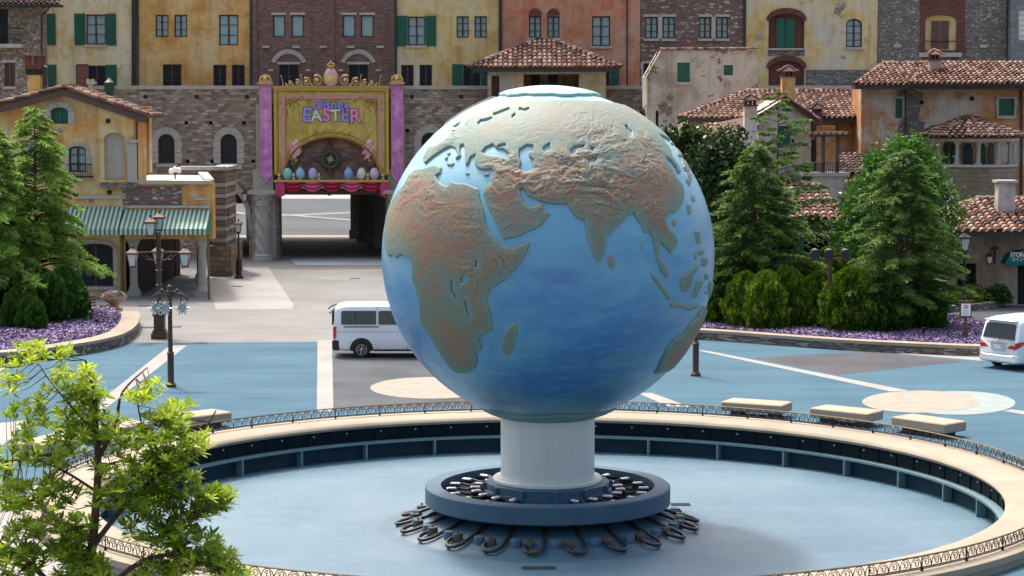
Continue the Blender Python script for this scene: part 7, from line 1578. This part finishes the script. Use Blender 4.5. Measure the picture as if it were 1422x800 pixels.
# right planter: three floodlights on a T post, green pole, sign board, lantern lamp
c = at(1152,K*96.6, .3); x, y, z = c; t = T('floodlight_post', 'dark T shaped post with three round floodlights in the right planter', 'floodlight', c); ztop = W(1152, 361, y).z
b = MB(); b.tube([(x,y,.3),(x,y,1.35)], .11, 10); b.lathe([(.13,1.33),(.13,1.4)], (x,y,0), 10); b.tube([(x,y,1.35),(x,y,ztop)], .085, 10); b.cbox((x,y,ztop+.03), (1.75,.12,.09)); b.build('post', M['bronze'], t, smooth=True)
for ox in (-.62,-.06,.6):
    b = MB(); b.tube([(x+ox,y+.15,ztop+.3),(x+ox,y-.2,ztop+.22)], [.12,.2], 14); b.tube([(x+ox,y,ztop+.05),(x+ox,y,ztop+.2)], .03, 5); b.lathe([(.2,0),(.16,.1),(.01,.16)], (x+ox,y,ztop+.32), 12); b.build('lamp_head', plain('black_floodlight', (.02,.025,.03), .25), t, smooth=True)
c = at(1112,K*104, .3); t = T('pole', 'plain dark green pole between the shrubs left of the T shaped floodlight post', 'pole', c); b = MB(); b.tube([c, (c[0], c[1], W(1112,325,K*104).z)], .12, 10); b.build('shaft', plain('green_pole_paint', (.015,.06,.05), .5), t, smooth=True)
c = at(1338.5,K*108, .2); t = T('street_lamp', 'grey green lantern street lamp between the large conifer and the right shop', 'street lamp', c); zz = W(1338.5, 349,K*108).z; b = MB(); b.lathe([(.2,0),(.15,.5),(.07,.7),(.06,zz-.1),(.1,zz)], c, 10); b.build('post', M['iron'], t, smooth=True); lantern(t, (c[0], c[1], zz+.05), 1.25)
c = at(1341.5,K*93.8, .3); x, y, z = c; t = T('sign_board', 'small white framed notice board on a brown post in the purple flowers', 'sign', c); z0, z1 = W(0,440,y).z, W(0,420,y).z
b = MB(); b.lathe([(.14,0),(.1,.5),(.05,.65),(.05,z0-.3)], c, 10); b.build('post', M['bronze'], t); b = MB(); b.cbox((x,y,(z0+z1)/2), (.46,.07,z1-z0)); b.cbox((x,y,z1+.03), (.56,.14,.07)); b.cbox((x,y,z0-.02), (.56,.1,.05)); b.build('frame', M['bronze'], t)
b = MB(); b.cbox((x,y-.045,(z0+z1)/2), (.37,.02,z1-z0-.08)); p = b.build('panel', M['white'], t)
b = MB(); q = (z0+z1)/2+.12
for k in range(12): a = 2*PI*k/12; b.tube([(x+.07*math.cos(a), y-.06, q+.06*math.sin(a)), (x+.07*math.cos(a+.52), y-.06, q+.06*math.sin(a+.52))], .016, 4)
b.build('red_mark', M['taill'], t); b = MB()
for k in range(4): b.box((x-.12, y-.058, (z0+z1)/2-.03-.05*k), (x+.12-.04*(k % 2), y-.056, (z0+z1)/2-.02-.05*k))
b.build('printed_lines', M['frame'], t)
c = W(1381, 352,K*114); t = T('wall_lantern', 'black lantern on an iron wall bracket left of the dark green awning', 'lantern', tuple(c)); b = MB(); z0 = W(0,366,K*114).z; z1 = W(0,342,K*114).z; b.box((c.x-.03,K*114-.1,z0),(c.x+.03,K*114-.02,z1)); b.box((c.x-.22,K*114-.1,z1-.12),(c.x+.2,K*114-.02,z1-.06)); b.tube([(c.x,K*114-.1,z1-.1),(c.x-.15,K*114-.4,z1-.08),(c.x-.33,K*114-.5,z1-.25),(c.x-.35,K*114-.5,z1-.4)], .025, 5); b.build('bracket', M['iron'], t); lantern(t, (c.x-.35, K*114-.5, z0+.05), .75)
# urn planter and slatted bench
c = G(157, 440); x, y = c.x, c.y+.3; t = T('urn_planter', 'terracotta coloured stone urn filled with pale pansies beside the planter', 'urn', (x, y, 0)); b = MB(); b.cbox((x,y,.1),(.85,.85,.2)); b.cbox((x,y,.27),(.68,.68,.16)); b.lathe([(.28,.35),(.22,.42),(.18,.5),(.24,.58),(.42,.66),(.55,.8),(.6,.85),(.6,.9),(.5,.9)], (x,y,0), 24); b.build('urn', plain('terracotta_stone', (.45,.32,.2), .85, var=.2, sc=4), t, smooth=True)
rg = np.random.default_rng(5); n = 900; u = rdir(n); C = np.array([x, y, .88])+np.abs(u)*np.sign(u)*np.array([.55,.55,.24]); C[:, 2] = .86+np.abs(u[:, 2])*.26; A = rdir(n)*.045; Bq = np.cross(A, rdir(n)); Bq = Bq/np.linalg.norm(Bq, axis=1)[:, None]*.045; V, Fq = quads(C, A, Bq)
npmesh('flowers', V, Fq, rg.uniform(0, 1, n), tinted('pansies', [(0,(.03,.07,.02)),(.3,(.07,.12,.03)),(.35,(.35,.12,.2)),(.6,(.6,.55,.5)),(.85,(.7,.66,.6)),(1,(.2,.08,.25))], .7, nz=.1), t)
c = G(110, 438); t = T('slatted_bench', 'brown wooden slatted bench end showing left of the urn', 'bench', tuple(c)); b = MB()
for k in range(4): b.cbox((c.x, c.y+.1+k*.0, .45+k*.13), (1.5,.05,.08))
for k in range(4): b.cbox((c.x, c.y-.1-.13*k, .42), (1.5,.09,.04))
b.build('slats', plain('varnished_brown', (.2,.08,.04), .5), t); b = MB(); b.cbox((c.x-.65, c.y-.2, .22),(.07,.5,.44)); b.cbox((c.x+.65, c.y-.2, .22),(.07,.5,.44)); build_each(b, 'leg', M['iron'], t)
c = at(134,K*98.5, .4); t = T('garden_spotlight', 'tiny black spotlight standing in the purple flowers at the left', 'spotlight', c); b = MB(); b.tube([c, (c[0], c[1], .62)], .03, 5); b.tube([(c[0],c[1]-.08,.66),(c[0],c[1]+.1,.72)], [.09,.06], 8); b.build('lamp_head', M['iron'], t)
c = at(1284,K*94.5, .4); t = T('garden_spotlight', 'tiny black spotlight in the purple flowers below the large conifer', 'spotlight', c); b = MB(); b.tube([c, (c[0], c[1], .62)], .03, 5); b.tube([(c[0],c[1]-.08,.66),(c[0],c[1]+.1,.72)], [.09,.06], 8); b.build('lamp_head', M['iron'], t)
